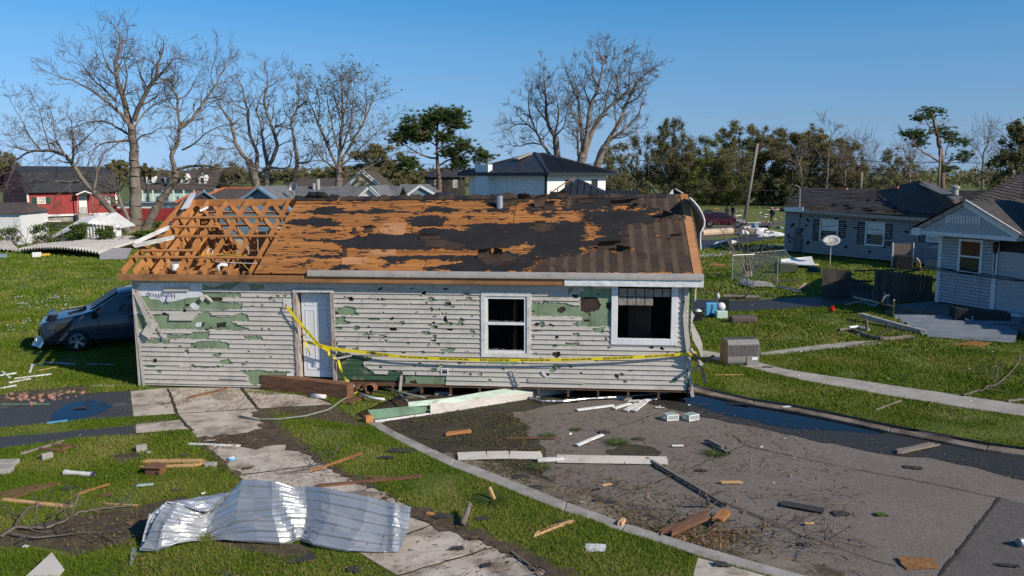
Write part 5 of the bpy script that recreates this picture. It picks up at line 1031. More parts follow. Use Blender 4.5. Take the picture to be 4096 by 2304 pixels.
for i,(lb,Y,pts,cnt)in enumerate((('grey bare thicket tree right of the live oaks',142,[(3430,800),(3440,690),(3450,600)],9),('pale bare birch-like trunk in front of the live oaks',132,[(3308,770),(3312,640),(3325,520)],6),('small pale bare sapling by the far field',130,[(3210,780),(3205,700),(3190,640)],5),('bare grey tree left of the thin pine',128,[(3640,780),(3640,690),(3640,600)],9),('bare tree right of the thin pine',126,[(3940,720),(3930,640),(3960,560)],7),('gnarled bare tree at the far right above the roof',100,[(4040,780),(4050,680),(4060,600)],6),('brown bare bush tree behind the grey roof ridge',136,[(3380,800),(3380,720),(3385,650)],9))):
 t=Tree(90+i);W=[A(x,y,Y)for x,y in pts];W[0].z=0;Q,rad,L_=t.limb(W,.22,.05);t.sprout(Q,rad,cnt*2,4.0,start=.25,maxlev=2);base=Vector((W[0].x,Y,0))
 e=tree_obj('bare_tree',base,lb,group='bare trees on the right')
 for o in t.mesh('bare_tree',M['bark'],e,.022):rebase(o,base)
rr=np.random.default_rng(9);C=[]
for k in range(520):
 x=rr.uniform(-330,330);y=rr.uniform(330,420);h=rr.uniform(4,9.5);C.append(((x,y,h*.55),(rr.uniform(4,8),5,h*.5)))
o=leaves('distant_wood',blobpts(C,42000,5,.5),1.3,M['lf_olive'],None,seed=3);tag(o,'distant wood along the horizon beyond all the houses','woods',kind='stuff')
# ================================================================ HOUSES AROUND
def frame_of(p0,u):
 u=Vector((u[0],u[1],0)).normalized();return u,Vector((-u.y,u.x,0))
def root(name,p0,u,label,cat='house',group=None):
 e=empty(name,(p0[0],p0[1],0),math.atan2(u[1],u[0]));tag(e,label,cat,group);return e
def courses(mb_name,w,z0,z1,ch,m,parent,y=0.0,keep=None,x0=0.0):
 """lap boards as single pieces on the plane y, running along x"""
 z=z0
 while z<z1-.01:
  zt=min(z+ch,z1);g=ch*.16;mb=MB();mb.add([(x0,y-.05,z+g),(x0+w,y-.05,z+g),(x0+w,y-.025,zt),(x0,y-.025,zt),(x0,y,z+g),(x0+w,y,z+g),(x0,y,zt),(x0+w,y,zt)],[(0,1,2,3),(4,5,1,0),(3,2,7,6)]);mb.build(mb_name,m,parent);z=zt
def win(parent,x0,x1,z0,z1,y,mf,mg,t=.07,rail=True,name='window',recess=.05):
 mb=MB();frame(mb,x0,x1,z0,z1,t,y-.06,y+.02);w=mb.build(name,mf,parent)
 mb=MB();mb.bx(x0+t*.5,x1-t*.5,y-.022,y-.012,z0+t*.5,z1-t*.5);mb.build('pane',mg,w)
 if rail:mb=MB();mb.bx(x0+t,x1-t,y-.05,y-.024,(z0+z1)/2-.03,(z0+z1)/2+.03);mb.build('meeting_rail',mf,w)
 return w
def hip(mb,x0,x1,y0,y1,z0,zr,rx0,rx1,ry,th=.12):
 b=[(x0,y0,z0),(x1,y0,z0),(x1,y1,z0),(x0,y1,z0)];r=[(rx0,ry,zr),(rx1,ry,zr)]
 lo=[(p[0],p[1],p[2]-th)for p in b]
 mb.add(b+r+lo,[(0,1,5,4),(1,2,5),(2,3,4,5),(3,0,4),(6,7,1,0),(7,8,2,1),(8,9,3,2),(9,6,0,3),(9,8,7,6)])
def gable(mb,x0,x1,y0,y1,z0,zr,th=.10):
 ym=(y0+y1)/2
 mb.add([(x0,y0,z0),(x1,y0,z0),(x1,ym,zr),(x0,ym,zr),(x0,y1,z0),(x1,y1,z0),(x0,y0,z0-th),(x1,y0,z0-th),(x1,ym,zr-th),(x0,ym,zr-th),(x0,y1,z0-th),(x1,y1,z0-th)],[(0,1,2,3),(3,2,5,4),(7,6,9,8),(8,9,10,11),(6,7,1,0),(5,11,10,4),(1,7,8,2),(2,8,11,5),(6,0,3,9),(9,3,4,10)])
def shingle_mat(name,a,b,sc=2.0):
 return mat(name,a,b,9,.92,.6,(1,1,1),c3=tuple(x*.55 for x in a),s3=sc,lo3=.45,hi3=.7,f3=.7,bscale=14)
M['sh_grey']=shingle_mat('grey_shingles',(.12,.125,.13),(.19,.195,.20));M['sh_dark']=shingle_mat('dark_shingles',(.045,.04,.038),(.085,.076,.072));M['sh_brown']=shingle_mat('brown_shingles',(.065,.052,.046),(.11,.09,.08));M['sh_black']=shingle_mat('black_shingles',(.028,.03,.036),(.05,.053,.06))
M['metal_black']=mat('black_metal_roof',(.030,.032,.038),(.045,.047,.055),2,.42,.05,metal=.2)
M['blue_sid']=mat('blue_grey_siding',(.17,.235,.275),(.20,.27,.31),2,.6,.08);M['cream']=mat('cream_siding',(.62,.58,.50),(.70,.66,.58),2,.6,.08)
M['redsid']=mat('red_siding',(.30,.035,.035),(.36,.05,.045),3,.6,.1);M['greenshut']=mat('green_shutter',(.012,.06,.042));M['wbrick']=mat('white_brick',(.68,.68,.67),(.76,.76,.75),4,.7,.2)
M['mint']=mat('mint_siding',(.42,.58,.52),(.5,.65,.6),3,.6);M['tan']=mat('tan_fence',(.42,.31,.21),(.52,.40,.29),3,.85,.2,rand=.15)
M['warm']=mat('curtain_behind_glass',(.42,.36,.24),(.5,.44,.3),3,.4,spec=.5)
M['trimblue']=mat('blue_trim',(.16,.26,.36));M['orange_tile']=mat('orange_ridge_tile',(.42,.11,.05),(.5,.16,.07),4)
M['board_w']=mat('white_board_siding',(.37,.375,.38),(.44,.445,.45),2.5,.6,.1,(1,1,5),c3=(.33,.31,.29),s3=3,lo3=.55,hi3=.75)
M['board_g']=mat('grey_vinyl',(.27,.265,.27),(.33,.325,.33),2.5,.6,.1,(1,1,5),c3=(.22,.20,.19),s3=3,lo3=.55,hi3=.75)
def ridged_roof(parent,name,quad,n,m,h=.035,w=.04):
 a,b,c,d=[Vector(q)for q in quad];nr=(b-a).cross(d-a).normalized()
 for k in range(n+1):
  u=k/n;mb=MB();mb.beam(a.lerp(b,u)+nr*h*.5,d.lerp(c,u)+nr*h*.5,w,h,up=nr);mb.build(name,m,parent)
Y0=50.0;p0=A(900,900,Y0);u=(1,-.06)
bh=root('blue_grey_house',(p0.x-1.5,Y0,0),u,'blue-grey sided house with grey shingle roof behind the rafters')
X=lambda px:(px-IW/2)/FPX*Y0-(p0.x-1.5)
zr=CAM_H-45/FPX*(Y0+3)
mb=MB();mb.bx(.3,X(1560),.6,7.4,0,2.7);mb.build('wall',M['blue_sid'],bh)
mb=MB();xr=X(1545);mb.add([(0,0.2,2.75),(xr+.4,0.2,2.75),(xr+.4,4,zr),(2.6,4,zr),(0,7.8,2.75),(xr+.4,7.8,2.75)],[(0,1,2,3),(3,2,5,4),(0,3,4)]);rfm=mb.build('roof',M['sh_grey'],bh)
nrow=14
for k in range(nrow):
 t0=k/nrow;t1=t0+.012;L0=Vector((0,.2,2.75)).lerp(Vector((2.6,4,zr)),t0);R0=Vector((xr+.4,.2,2.75)).lerp(Vector((xr+.4,4,zr)),t0)
 mb=MB();mb.beam(L0+Vector((0,0,.012)),R0+Vector((0,0,.012)),.02,.02);mb.build('shingle_course',M['sh_grey'],rfm)
gx=X(1065);mb=MB();hw=2.5
mb.add([(gx-hw,-.6,0),(gx+hw,-.6,0),(gx+hw,-.6,2.6),(gx,-.6,zr-.12),(gx-hw,-.6,2.6),(gx-hw,.7,0),(gx+hw,.7,0)],[(0,1,2,3,4),(0,4,5),(1,6,2)]);gw=mb.build('gable_wall',M['blue_sid'],bh)
z=.2
while z<zr-.3:
 hwz=hw if z<2.6 else hw*(zr-.12-z)/(zr-.12-2.6);mb=MB();mb.bx(gx-hwz+.02,gx+hwz-.02,-.62,-.6,z,z+.02);mb.build('siding_lap',M['blue_sid'],gw);z+=.14
mb=MB();mb.beam((gx-hw-.35,-.7,2.42),(gx,-.7,zr),.5,.12,up=(0,0,1));mb.beam((gx+hw+.35,-.7,2.42),(gx,-.7,zr),.5,.12,up=(0,0,1));mb.build('rake_trim',M['trimblue'],bh)
mb=MB();mb.add([(gx-hw-.4,-.9,2.45),(gx,-.9,zr+.06),(gx,4,zr+.06),(gx-hw-.4,4,2.45),(gx+hw+.4,-.9,2.45),(gx+hw+.4,4,2.45)],[(0,1,2,3),(1,4,5,2)]);mb.build('gable_roof',M['sh_grey'],bh)
mb=MB();mb.lathe([(.0,0),(.22,0),(.22,.05),(.0,.05)],16,(gx,-.62,zr-1.1),Matrix.Rotation(math.pi/2,3,'X'));mb.bx(gx-.22,gx+.22,-.66,-.61,zr-1.5,zr-1.1);mb.build('gable_vent',M['trimblue'],bh)
win(bh,gx+.6,gx+1.6,1.0,2.1,-.6,M['white'],M['glass']);win(bh,gx+3.0,gx+3.6,.2,2.2,.6,M['greenshut'],M['greenshut'],rail=False,name='side_door')
cg0=X(1406)-.3;cg1=X(1622);cgm=X(1505)
mb=MB();mb.add([(cg0,-1.0,0),(cg1,-1.0,0),(cg1,-1.0,2.75),(cgm,-1.0,zr-.05),(cg0,-1.0,2.75),(cg1,1,0)],[(0,1,2,3,4)]);cw=mb.build('cream_gable',M['cream'],bh)
z=.3
while z<zr-.3:
 f=1 if z<2.75 else(zr-.05-z)/(zr-.05-2.75);mb=MB();mb.bx(cgm-(cgm-cg0)*f+.03,cgm+(cg1-cgm)*f-.03,-1.02,-1.0,z,z+.018);mb.build('siding_lap',M['cream'],cw);z+=.14
mb=MB();mb.beam((cg0-.2,-1.06,2.6),(cgm,-1.06,zr+.02),.2,.14);mb.beam((cg1+.2,-1.06,2.6),(cgm,-1.06,zr+.02),.2,.14);mb.build('rake_trim',M['white'],bh)
mb=MB();mb.add([(cg0-.3,-1.2,2.62),(cgm,-1.2,zr+.1),(cgm,4,zr+.1),(cg0-.3,4,2.62),(cg1+.3,-1.2,2.62),(cg1+.3,4,2.62)],[(0,1,2,3),(1,4,5,2)]);mb.build('gable_roof',M['sh_grey'],bh)
mb=MB();mb.bx(cgm-.25,cgm+.25,-1.05,-1.02,zr-1.35,zr-.8);mb.build('gable_vent',M['white'],bh)
for px,h in((1215,.45),(1197,.2)):
 mb=MB();mb.tube([(X(px),3.6,zr-.25),(X(px),3.6,zr+h)],.12,12);mb.build('roof_vent',M['drip'],bh)
def dish(name,p,r,face,label,pole=None,m=None,parent=None):
 e=empty(name,p);
 if parent:e.parent=parent
 else:tag(e,label,'satellite dish')
 Mx=Vector(face).to_track_quat('Z','Y').to_matrix()
 mb=MB();mb.lathe([(.0,-.02),(r*.4,.0),(r*.75,.05),(r,.12),(r*.98,.13),(r*.72,.065),(r*.38,.015),(.0,0.0)],24,(0,0,0),Matrix(Mx));mb.build('reflector',m or M['drip'],e,smooth=True)
 mb=MB();f=Vector(face).normalized();dn=Vector((0,0,-1));mb.beam(dn*r*.75,f*r*1.0+dn*r*.55,.04,.05);mb.build('feed_arm',M['drip'],e)
 mb=MB();mb.box(f*r*1.0+dn*r*.5,(.1,.1,.16));mb.build('receiver',M['white'],e)
 if pole:mb=MB();mb.tube([(0,.06,-.1),(0,.08,-pole)],.03,10);mb.build('mast',M['drip'],e)
 return e
dp=bh.matrix_world.inverted()if False else None
d1=A(1176,752,51.0);dish('satellite_dish',d1,.34,(-.5,-.8,.35),'grey satellite dish on the roof of the blue-grey house',pole=.75)
f0=A(930,975,44);fe=root('wood_fence',(f0.x,44,0),(1,0),'pale new board fence seen through the open rafters','fence')
for k in range(46):
 mb=MB();mb.bx(k*.145,k*.145+.135,0,.02,.03,1.75+.02*(k%3));mb.build('board',M['tan'],fe)
mb=MB();mb.bx(0,6.7,.025,.065,.4,.49);mb.bx(0,6.7,.025,.065,1.4,1.49);mb.build('rail',M['tan'],fe)
def lowhouse(name,label,Y,x0,x1,ytop,depth,wallm,roofm,zeave=2.7,hipr=True,ridge_m=None,yaw=0.0,rx=(.2,.8)):
 pa=A(x0,700,Y);pb=A(x1,700,Y);w=(pb-pa).length;e=root(name,(pa.x,Y,0),(math.cos(yaw),math.sin(yaw)),label)
 zr_=CAM_H-(ytop-HOR)/FPX*(Y+depth/2)
 mb=MB();mb.bx(.3,w-.3,.3,depth-.3,0,zeave);mb.build('wall',wallm,e)
 mb=MB();hip(mb,0,w,0,depth,zeave+.05,zr_,w*rx[0],w*rx[1],depth/2);r=mb.build('roof',roofm,e)
 if ridge_m:mb=MB();mb.beam((w*rx[0],depth/2,zr_+.03),(w*rx[1],depth/2,zr_+.03),.25,.12);mb.beam((0,0,zeave+.1),(w*rx[0],depth/2,zr_+.03),.22,.1);mb.build('ridge_tiles',ridge_m,r)
 return e,w,zr_
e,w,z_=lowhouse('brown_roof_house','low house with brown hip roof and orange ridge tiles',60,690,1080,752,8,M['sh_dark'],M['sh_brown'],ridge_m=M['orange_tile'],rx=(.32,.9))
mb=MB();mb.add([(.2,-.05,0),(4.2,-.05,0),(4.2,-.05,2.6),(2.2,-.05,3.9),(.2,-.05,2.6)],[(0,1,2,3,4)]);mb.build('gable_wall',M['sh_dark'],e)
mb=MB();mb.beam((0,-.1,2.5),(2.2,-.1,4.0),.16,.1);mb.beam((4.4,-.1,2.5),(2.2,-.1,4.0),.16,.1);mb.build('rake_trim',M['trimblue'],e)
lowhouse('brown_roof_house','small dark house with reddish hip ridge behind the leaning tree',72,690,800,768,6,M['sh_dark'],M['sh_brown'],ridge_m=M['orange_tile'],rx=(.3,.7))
lowhouse('long_roof_house','long brown-roofed house behind the budding tree',105,1100,1490,712,10,M['cream'],M['sh_brown'],rx=(.1,.9))
g0=A(1350,772,100);e=root('tan_gable_house',(g0.x,100,0),(1,0),'house with tan stone gable and white rake trim left of the pine')
mb=MB();zt=CAM_H-(690-700)/FPX*100;mb.add([(0,0,0),(6.6,0,0),(6.6,0,2.6),(3.0,0,zt),(0,0,2.6)],[(0,1,2,3,4)]);mb.build('gable_wall',M['tan'],e)
mb=MB();mb.beam((-.3,-.1,2.4),(3.0,-.1,zt+.15),.3,.35);mb.beam((6.9,-.1,2.3),(3.0,-.1,zt+.15),.3,.35);mb.build('rake_trim',M['white'],e)
mb=MB();mb.add([(-.4,-.3,2.4),(3,-.3,zt+.3),(3,10,zt+.3),(-.4,10,2.4),(7,-.3,2.3),(7,10,2.3)],[(0,1,2,3),(1,4,5,2)]);mb.build('roof',M['sh_brown'],e)
lowhouse('grey_roof_house','small house with pale grey roof left of the pine trunk',78,1562,1720,736,8,M['blue_sid'],M['sh_grey'],rx=(.1,.9))
g0=A(1590,778,74);e=root('white_gable_house',(g0.x,74,0),(1,0),'little white gabled house beneath the pine');mb=MB();mb.add([(0,0,0),(4.6,0,0),(4.6,0,2.7),(2,0,4.1),(0,0,2.7)],[(0,1,2,3,4)]);mb.build('gable_wall',M['blue_sid'],e);mb=MB();mb.beam((-.2,-.1,2.6),(2,-.1,4.2),.2,.2);mb.beam((4.8,-.1,2.6),(2,-.1,4.2),.2,.2);mb.build('rake_trim',M['white'],e);mb=MB();mb.add([(-.3,-.2,2.6),(2,-.2,4.3),(2,7,4.3),(-.3,7,2.6),(4.9,-.2,2.6),(4.9,7,2.6)],[(0,1,2,3),(1,4,5,2)]);mb.build('roof',M['sh_grey'],e)
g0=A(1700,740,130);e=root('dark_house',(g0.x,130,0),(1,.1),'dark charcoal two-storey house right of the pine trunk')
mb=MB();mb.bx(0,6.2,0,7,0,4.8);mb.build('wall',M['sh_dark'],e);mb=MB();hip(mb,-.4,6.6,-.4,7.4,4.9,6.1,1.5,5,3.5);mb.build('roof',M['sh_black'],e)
win(e,4.3,5.0,3.2,4.4,0,M['white'],M['warm']);win(e,1.5,2.2,3.2,4.4,0,M['white'],M['glass'])
c0=Vector(((2183-IW/2)/FPX*70,70,0));e=empty('white_two_storey_house',c0,math.atan2(-.8,.6)+math.pi/2-math.pi/2);tag(e,'white brick two-storey house with black metal hip roof and chimney','house')
e.rotation_euler=(0,0,math.atan2(.8,.6))
LX,LY=9.7,8.3;ZE=5.12
mb=MB();mb.bx(0,LX,0,LY,0,ZE);mb.build('wall',M['wbrick'],e)
for k in range(38):
 z=.3+k*.125;mb=MB();mb.bx(-.012,0,.02,LY-.02,z,z+.10);mb.build('brick_course',M['wbrick'],e)
mb=MB();mb.bx(-.06,.10,-.06,.10,0,ZE);mb.build('corner_board',M['sh_black'],e)
ap=(LX/2-.2,LY/2);ZA=7.15
mb=MB();hip(mb,-.75,LX+.75,-.75,LY+.75,ZE+.22,ZA,LX/2-.6,LX/2+.6,LY/2,.25);rf_=mb.build('roof',M['metal_black'],e)
xr0,xr1=-.75,LX+.75;yr0,yr1=-.75,LY+.75
ra,rb=Vector((LX/2-.6,LY/2,ZA)),Vector((LX/2+.6,LY/2,ZA));zb=ZE+.22
def seams(p,q,apexes,n):
 P_,Q_=Vector(p),Vector(q)
 for k in range(1,n):
  u_=k/n;b0=P_.lerp(Q_,u_);d=(Q_-P_).normalized();inn=Vector((-d.y,d.x,0));cen=Vector((LX/2,LY/2,0))
  if inn.dot(cen-Vector((b0.x,b0.y,0)))<0:inn=-inn
  run=LY/2+.75;f=min(1,u_/.5*1.0,(1-u_)/.5*1.0)*.97;rise=(ZA-zb);run_=(cen-Vector((P_.x,P_.y,0))).dot(inn)
  t_=b0+inn*run_*f+Vector((0,0,rise*f));nr=Vector((-inn.x*rise,-inn.y*rise,run_)).normalized()
  mb=MB();mb.beam(b0+nr*.03,t_+nr*.03,.05,.06,up=nr);mb.build('roof_seam',M['metal_black'],rf_)
seams((xr0,yr0,zb),(xr1,yr0,zb),None,26);seams((xr0,yr0,zb),(xr0,yr1,zb),None,24)
for p in((xr0,yr0),(xr1,yr0),(xr0,yr1)):
 mb=MB();mb.beam((p[0],p[1],zb+.03),ra if p[0]<1 else rb,.22,.10);mb.build('hip_cap',M['metal_black'],rf_)
mb=MB();mb.box((LX/2-2.0,LY/2+.3,ZA-.35),(2.2,.5,.10),Matrix.Rotation(-.25,3,'Y'));mb.build('torn_flashing',M['peel'],rf_)
ch=empty('chimney',(-.55,LY*.78,0));ch.parent=e;mb=MB();mb.bx(-.05,.55,-.8,.65,0,6.05);mb.build('chimney_stack',M['wbrick'],ch);mb=MB()
for x_,y_ in((0,-.75),(.5,-.75),(0,.6),(.5,.6)):mb.beam((x_,y_,6.05),(x_,y_,6.55),.05,.05)
mb.bx(-.05,.55,-.8,.65,6.5,6.54);mb.build('chimney_cap',M['drip'],ch)
for x0_ in(2.9,7.2):win(e,x0_,x0_+1.0,3.05,4.75,0.0,M['sh_black'],M['glass'],t=.14)
g=Vector(((2208-IW/2)/FPX*60,60,0));e2=root('black_metal_annex',g,(1,-.15),'low black metal hip roof with torn orange decking before the white house')
mb=MB();mb.bx(-.5,5.6,-.2,6,0,2.7);mb.build('wall',M['wbrick'],e2)
mb=MB();hip(mb,-1.2,6.2,-1.2,6.6,2.75,CAM_H-16/FPX*62,1.55,1.75,2.7,.2);rf2=mb.build('roof',M['metal_black'],e2)
apx=Vector((1.65,2.7,CAM_H-16/FPX*62))
for k in range(16):
 u_=k/15;b0=Vector((-1.2,-1.2,2.75)).lerp(Vector((6.2,-1.2,2.75)),u_);t_=apx.lerp(b0,.12+.0*u_)if k in(4,5,6)else apx.lerp(b0,min(.9,abs(b0.x-1.65)/4.6+.05));t_=Vector((b0.x,-1.2+3.9*(1-min(.95,abs(b0.x-1.65)/4.5)),0));f=(t_.y+1.2)/3.9;t_.z=2.75+(apx.z-2.75)*f
 mb=MB();mb.beam(b0+Vector((0,-.03,.03)),t_+Vector((0,-.03,.03)),.05,.06,up=(0,-.5,.8));mb.build('roof_seam',M['metal_black'],rf2)
for k in range(9):
 a_=Vector((-1.1+.08*k,-1.0+.35*k*.4,2.9+.12*k)).lerp(apx,.12+.08*k);mb=MB();b_=a_+Vector((.4,.4,.25));mb.beam(a_+Vector((-.15,-.1,.10)),b_+Vector((-.15,-.1,.10)),.16,.03,up=(-.5,-.4,.8));mb.build('torn_deck_board',M['lumber'],rf2)
mb=MB();mb.slab([(2.6,-.6,3.2),(3.6,-.9,3.1),(3.3,-.2,3.5),(2.5,-.1,3.55)][::-1],(0,-.5,.85),.03);mb.build('torn_sheet',M['white_metal'],rf2)
g3=A(2432,770,58);e3=root('metal_shed_roof',(g3.x,58,0),(1,-.05),'small ribbed black metal roof right of the torn annex','shed');zt=CAM_H-62/FPX*58
mb=MB();mb.bx(0,2.2,.2,3,0,2.9);mb.build('wall',M['wbrick'],e3);mb=MB();mb.add([(-.2,-.6,2.9),(2.4,-.6,2.9),(2.2,1.6,zt),(-.2,1.6,zt),(-.2,3.6,2.9),(2.4,3.6,2.9)],[(0,1,2,3),(3,2,5,4)]);r3=mb.build('roof',M['metal_black'],e3)
ridged_roof(r3,'roof_seam',((-.2,-.6,2.9),(2.4,-.6,2.9),(2.2,1.6,zt),(-.2,1.6,zt)),9,M['metal_black'],.05,.06)
lowhouse('black_hip_house','low black hip roof directly left of the white house wall',62,1660,1860,768,6,M['wbrick'],M['metal_black'],rx=(.35,.65))
for k,px in enumerate((1872,1912)):
 p=A(px,800,63);ac=empty('roof_air_conditioner',(p.x,63,3.0));tag(ac,('left' if k==0 else 'right')+' one of two dark air conditioner boxes before the white wall','air conditioner','air conditioners by the white house');mb=MB();mb.bx(-.4,.4,-.4,.4,-3.0,.52);mb.build('casing',M['sh_dark'],ac,bevel=.05);mb=MB();mb.lathe([(0,.56),(.3,.56),(.34,.52)],14);mb.build('fan_grille',M['black'],ac)
Yr_=91.0;r0=A(110,800,Yr_);e=root('red_gambrel_house',(r0.x,Yr_,0),(.707,.707),'red barn-shaped house with black gambrel roof and green shutters');Wd=9.3;D_=9.6
zb=CAM_H-163/FPX*Yr_;zt=CAM_H-68/FPX*Yr_
mb=MB();mb.bx(0,Wd,0,D_,zb,zt+.1);w_=mb.build('wall',M['redsid'],e)
z=zb+.12
while z<zt:mb=MB();mb.bx(.1,Wd-.1,-.02,0,z,z+.02);mb.build('siding_lap',M['redsid'],w_);z+=.16
mb=MB();mb.bx(.2,Wd-.2,.2,D_-.2,0,zb-.002);mb.build('foundation',M['concrete2'],e)
mb=MB();mb.bx(-.05,Wd+.05,-.06,-.01,zb-.1,zb+.12);mb.build('base_trim',M['white'],e)
for x_ in(-.06,Wd-.14):mb=MB();mb.bx(x_,x_+.2,-.07,-.012,zb+.13,zt);mb.build('corner_trim',M['white'],e)
zk=CAM_H+10/FPX*Yr_;zrr=CAM_H+37/FPX*Yr_
mb=MB();o_=.35
P_=[(-.45,zt-.05),(.9,zk+.0),(D_/2,zrr),(D_-.9,zk),(D_+.45,zt-.05)]
vs=[(x_,y_,z_)for x_ in(-o_,Wd+o_)for y_,z_ in P_];mb.add(vs,[(i,i+5,i+6,i+1)for i in range(4)]);mb.build('roof',M['sh_black'],e)
mb=MB();mb.add([(.0,y_,z_-.05)for y_,z_ in[(0,zt)]+P_[1:4]+[(D_,zt)]],[(0,1,2,3,4)]);mb.add([(Wd,y_,z_-.05)for y_,z_ in[(0,zt)]+P_[1:4]+[(D_,zt)]],[(4,3,2,1,0)]);mb.build('gable_wall',M['redsid'],e)
for px0,px1 in((142,171),(381,405)):
 a_,b_=(px0-110)/(431-110)*Wd,(px1-110)/(431-110)*Wd;z0_,z1_=CAM_H-115/FPX*Yr_,CAM_H-88/FPX*Yr_
 if px0>300:z0_=CAM_H-127/FPX*Yr_
 wn_=win(e,a_,b_,z0_,z1_,0,M['white'],M['warm'],t=.09)
 for k in(1,2):mb=MB();x_=a_+(b_-a_)*k/3;mb.bx(x_-.02,x_+.02,-.055,-.025,z0_+.09,z1_-.09);mb.build('muntin',M['white'],wn_)
 for sx in(a_-.5,b_+.06):mb=MB();mb.bx(sx,sx+.44,-.05,-.01,z0_,z1_);mb.build('shutter',M['greenshut'],e)
a_=(282-110)/(431-110)*Wd;b_=(319-110)/(431-110)*Wd
dr=empty('door',(a_,0,0));dr.parent=e;mb=MB();mb.bx(0,b_-a_,-.06,-.012,zb+.1,zt-.25);mb.build('door_leaf',M['white'],dr)
ph=empty('porch',(a_-.3,0,0));ph.parent=e;wP=b_-a_+.6
mb=MB();mb.add([(-.1,-1.1,zt-.35),(wP/2,-1.1,zt+.05),(wP+.1,-1.1,zt-.35),(-.1,0,zt-.35),(wP/2,0,zt+.05),(wP+.1,0,zt-.35)],[(0,1,4,3),(1,2,5,4),(0,2,1)]);mb.build('porch_roof',M['sh_black'],ph)
mb=MB();mb.beam((-.12,-1.14,zt-.33),(wP/2,-1.14,zt+.06),.08,.12);mb.beam((wP+.12,-1.14,zt-.33),(wP/2,-1.14,zt+.06),.08,.12);mb.build('porch_trim',M['white'],ph)
for x_ in(.1,wP-.1):mb=MB();mb.bx(x_-.05,x_+.05,-1.05,-.95,0,zt-.35);mb.build('post',M['redsid'],ph)
mb=MB();mb.bx(0,wP,-1.1,0,0,zb+.05);mb.build('porch_floor',M['concrete2'],ph)
for k in range(8):mb=MB();mb.bx(.1+k*.13,.14+k*.13,-1.05,-1.0,zb+.05,zb+.9);mb.build('baluster',M['sh_dark'],ph)
mb=MB();mb.bx(.7,1.1,-.14,-.01,zb+.6,zb+1.1);mb.build('meter_box',M['white'],e)
f0=A(440,880,86);fe=root('red_fence',(f0.x,86,0),(1,0),'dark red board fence beside the red house','fence')
for k in range(50):mb=MB();mb.bx(k*.165,k*.165+.155,0,.03,.3,1.75+.03*(k%2));mb.build('board',M['redsid'],fe)
mb=MB();mb.bx(0,8.2,.03,.07,.6,.7);mb.bx(0,8.2,.03,.07,1.5,1.6);mb.build('rail',M['redsid'],fe)
lowhouse('teal_roof_house','low house with dull teal roof and white eave behind the red fence',96,445,760,818,5,M['white'],mat('teal_roof',(.05,.085,.095),(.07,.11,.12),3),zeave=1.95,rx=(.02,.98))
g0=A(560,790,150);e=root('mint_house',(g0.x,150,0),(1,.05),'far pale mint house with white dormers behind the trees');wM=13.0
mb=MB();mb.bx(0,wM,0,9,0,2.6);mb.build('wall',M['mint'],e);mb=MB();gable(mb,-.4,wM+.4,-.6,9.6,2.6,6.0);mb.build('roof',M['sh_brown'],e)
for k in range(7):mb=MB();mb.bx(.8+k*1.8,1.0+k*1.8,-1.2,-1.05,0,2.5);mb.build('porch_post',M['white'],e)
for x_ in(1.6,4.8,7.6,10.8):
 dm=empty('dormer',(x_,1.0,3.4));dm.parent=e;mb=MB();mb.add([(-.7,0,0),(.7,0,0),(.7,0,1.3),(0,0,2.0),(-.7,0,1.3),(-.7,2.2,1.3),(.7,2.2,1.3),(0,2.6,2.0)],[(0,1,2,3,4),(0,4,5),(1,6,2),(4,3,7,5),(3,2,6,7)]);mb.build('dormer_wall',M['white'],dm);win(dm,-.35,.35,.2,1.3,0,M['white'],M['glass'])
s0=A(0,970,62);e=root('white_shed',(s0.x-3.0,62,0),(1,.05),'white block shed with dark roof at the left picture edge','shed');wS=A(78,900,62).x-s0.x+3.0
zt=CAM_H-152/FPX*62;mb=MB();mb.bx(0,wS,0,4,0,zt);mb.build('wall',M['wbrick'],e);mb=MB();mb.add([(-.2,-.3,zt),(wS+.2,-.3,zt),(wS-.3,2,zt+.75),(0,2,zt+.75),(-.2,4.3,zt),(wS+.2,4.3,zt)],[(0,1,2,3),(3,2,5,4),(1,5,2)]);mb.build('roof',M['sh_brown'],e)
for k in range(9):mb=MB();z=.25+k*.2;mb.bx(.0,wS,-.015,0,z,z+.185);mb.build('block_course',M['wbrick'],e)
def corr(name,P00,P10,P11,P01,n,amp,m,parent=None,label=None,cat='sheet',bend=None,rows=8):
 P00,P10,P11,P01=map(Vector,(P00,P10,P11,P01));nr=(P10-P00).cross(P01-P00).normalized();cols=n*4;g_=[]
 for j in range(rows+1):
  v=j/rows;row=[]
  for i in range(cols+1):
   u_=i/cols;p=P00.lerp(P10,u_).lerp(P01.lerp(P11,u_),v)+nr*amp*math.sin(2*math.pi*u_*n)
   if bend:p=p+bend(u_,v)
   row.append(p)
  g_.append(row)
 mb=MB();mb.grid(g_);o=mb.build(name,m,parent,smooth=True)
 if label:tag(o,label,cat)
 return o
M['corr']=mat('corrugated_sheet',(.52,.49,.45),(.62,.59,.55),1.5,.6,.05,c3=(.26,.22,.18),s3=1.2,world=True)
M['corr_w']=mat('corrugated_white',(.55,.56,.57),(.65,.66,.67),1.5,.5,.05,c3=(.3,.3,.3),s3=1.2,world=True)
sh0=A(185,985,61);e=root('collapsed_shed',(sh0.x,61,0),(1,0),'collapsed white shed with sagging corrugated roof among vines','shed');wX=lambda px:A(px,900,61).x-sh0.x
zz=lambda py,Y=61:CAM_H-(py-HOR)/FPX*Y
mb=MB();mb.add([(wX(345),0,0),(wX(468),.6,0),(wX(468),.6,zz(905)),(wX(410),.3,zz(852)),(wX(345),0,zz(885))],[(0,1,2,3,4)]);wv=mb.build('gable_wall',M['white'],e)
for k in range(9):mb=MB();x_=wX(348)+(wX(465)-wX(348))*k/9;mb.bx(x_,x_+.02,-.06+.06*k/9,.0+.6*k/9,0,zz(893));mb.build('batten',M['dirtywhite'],wv)
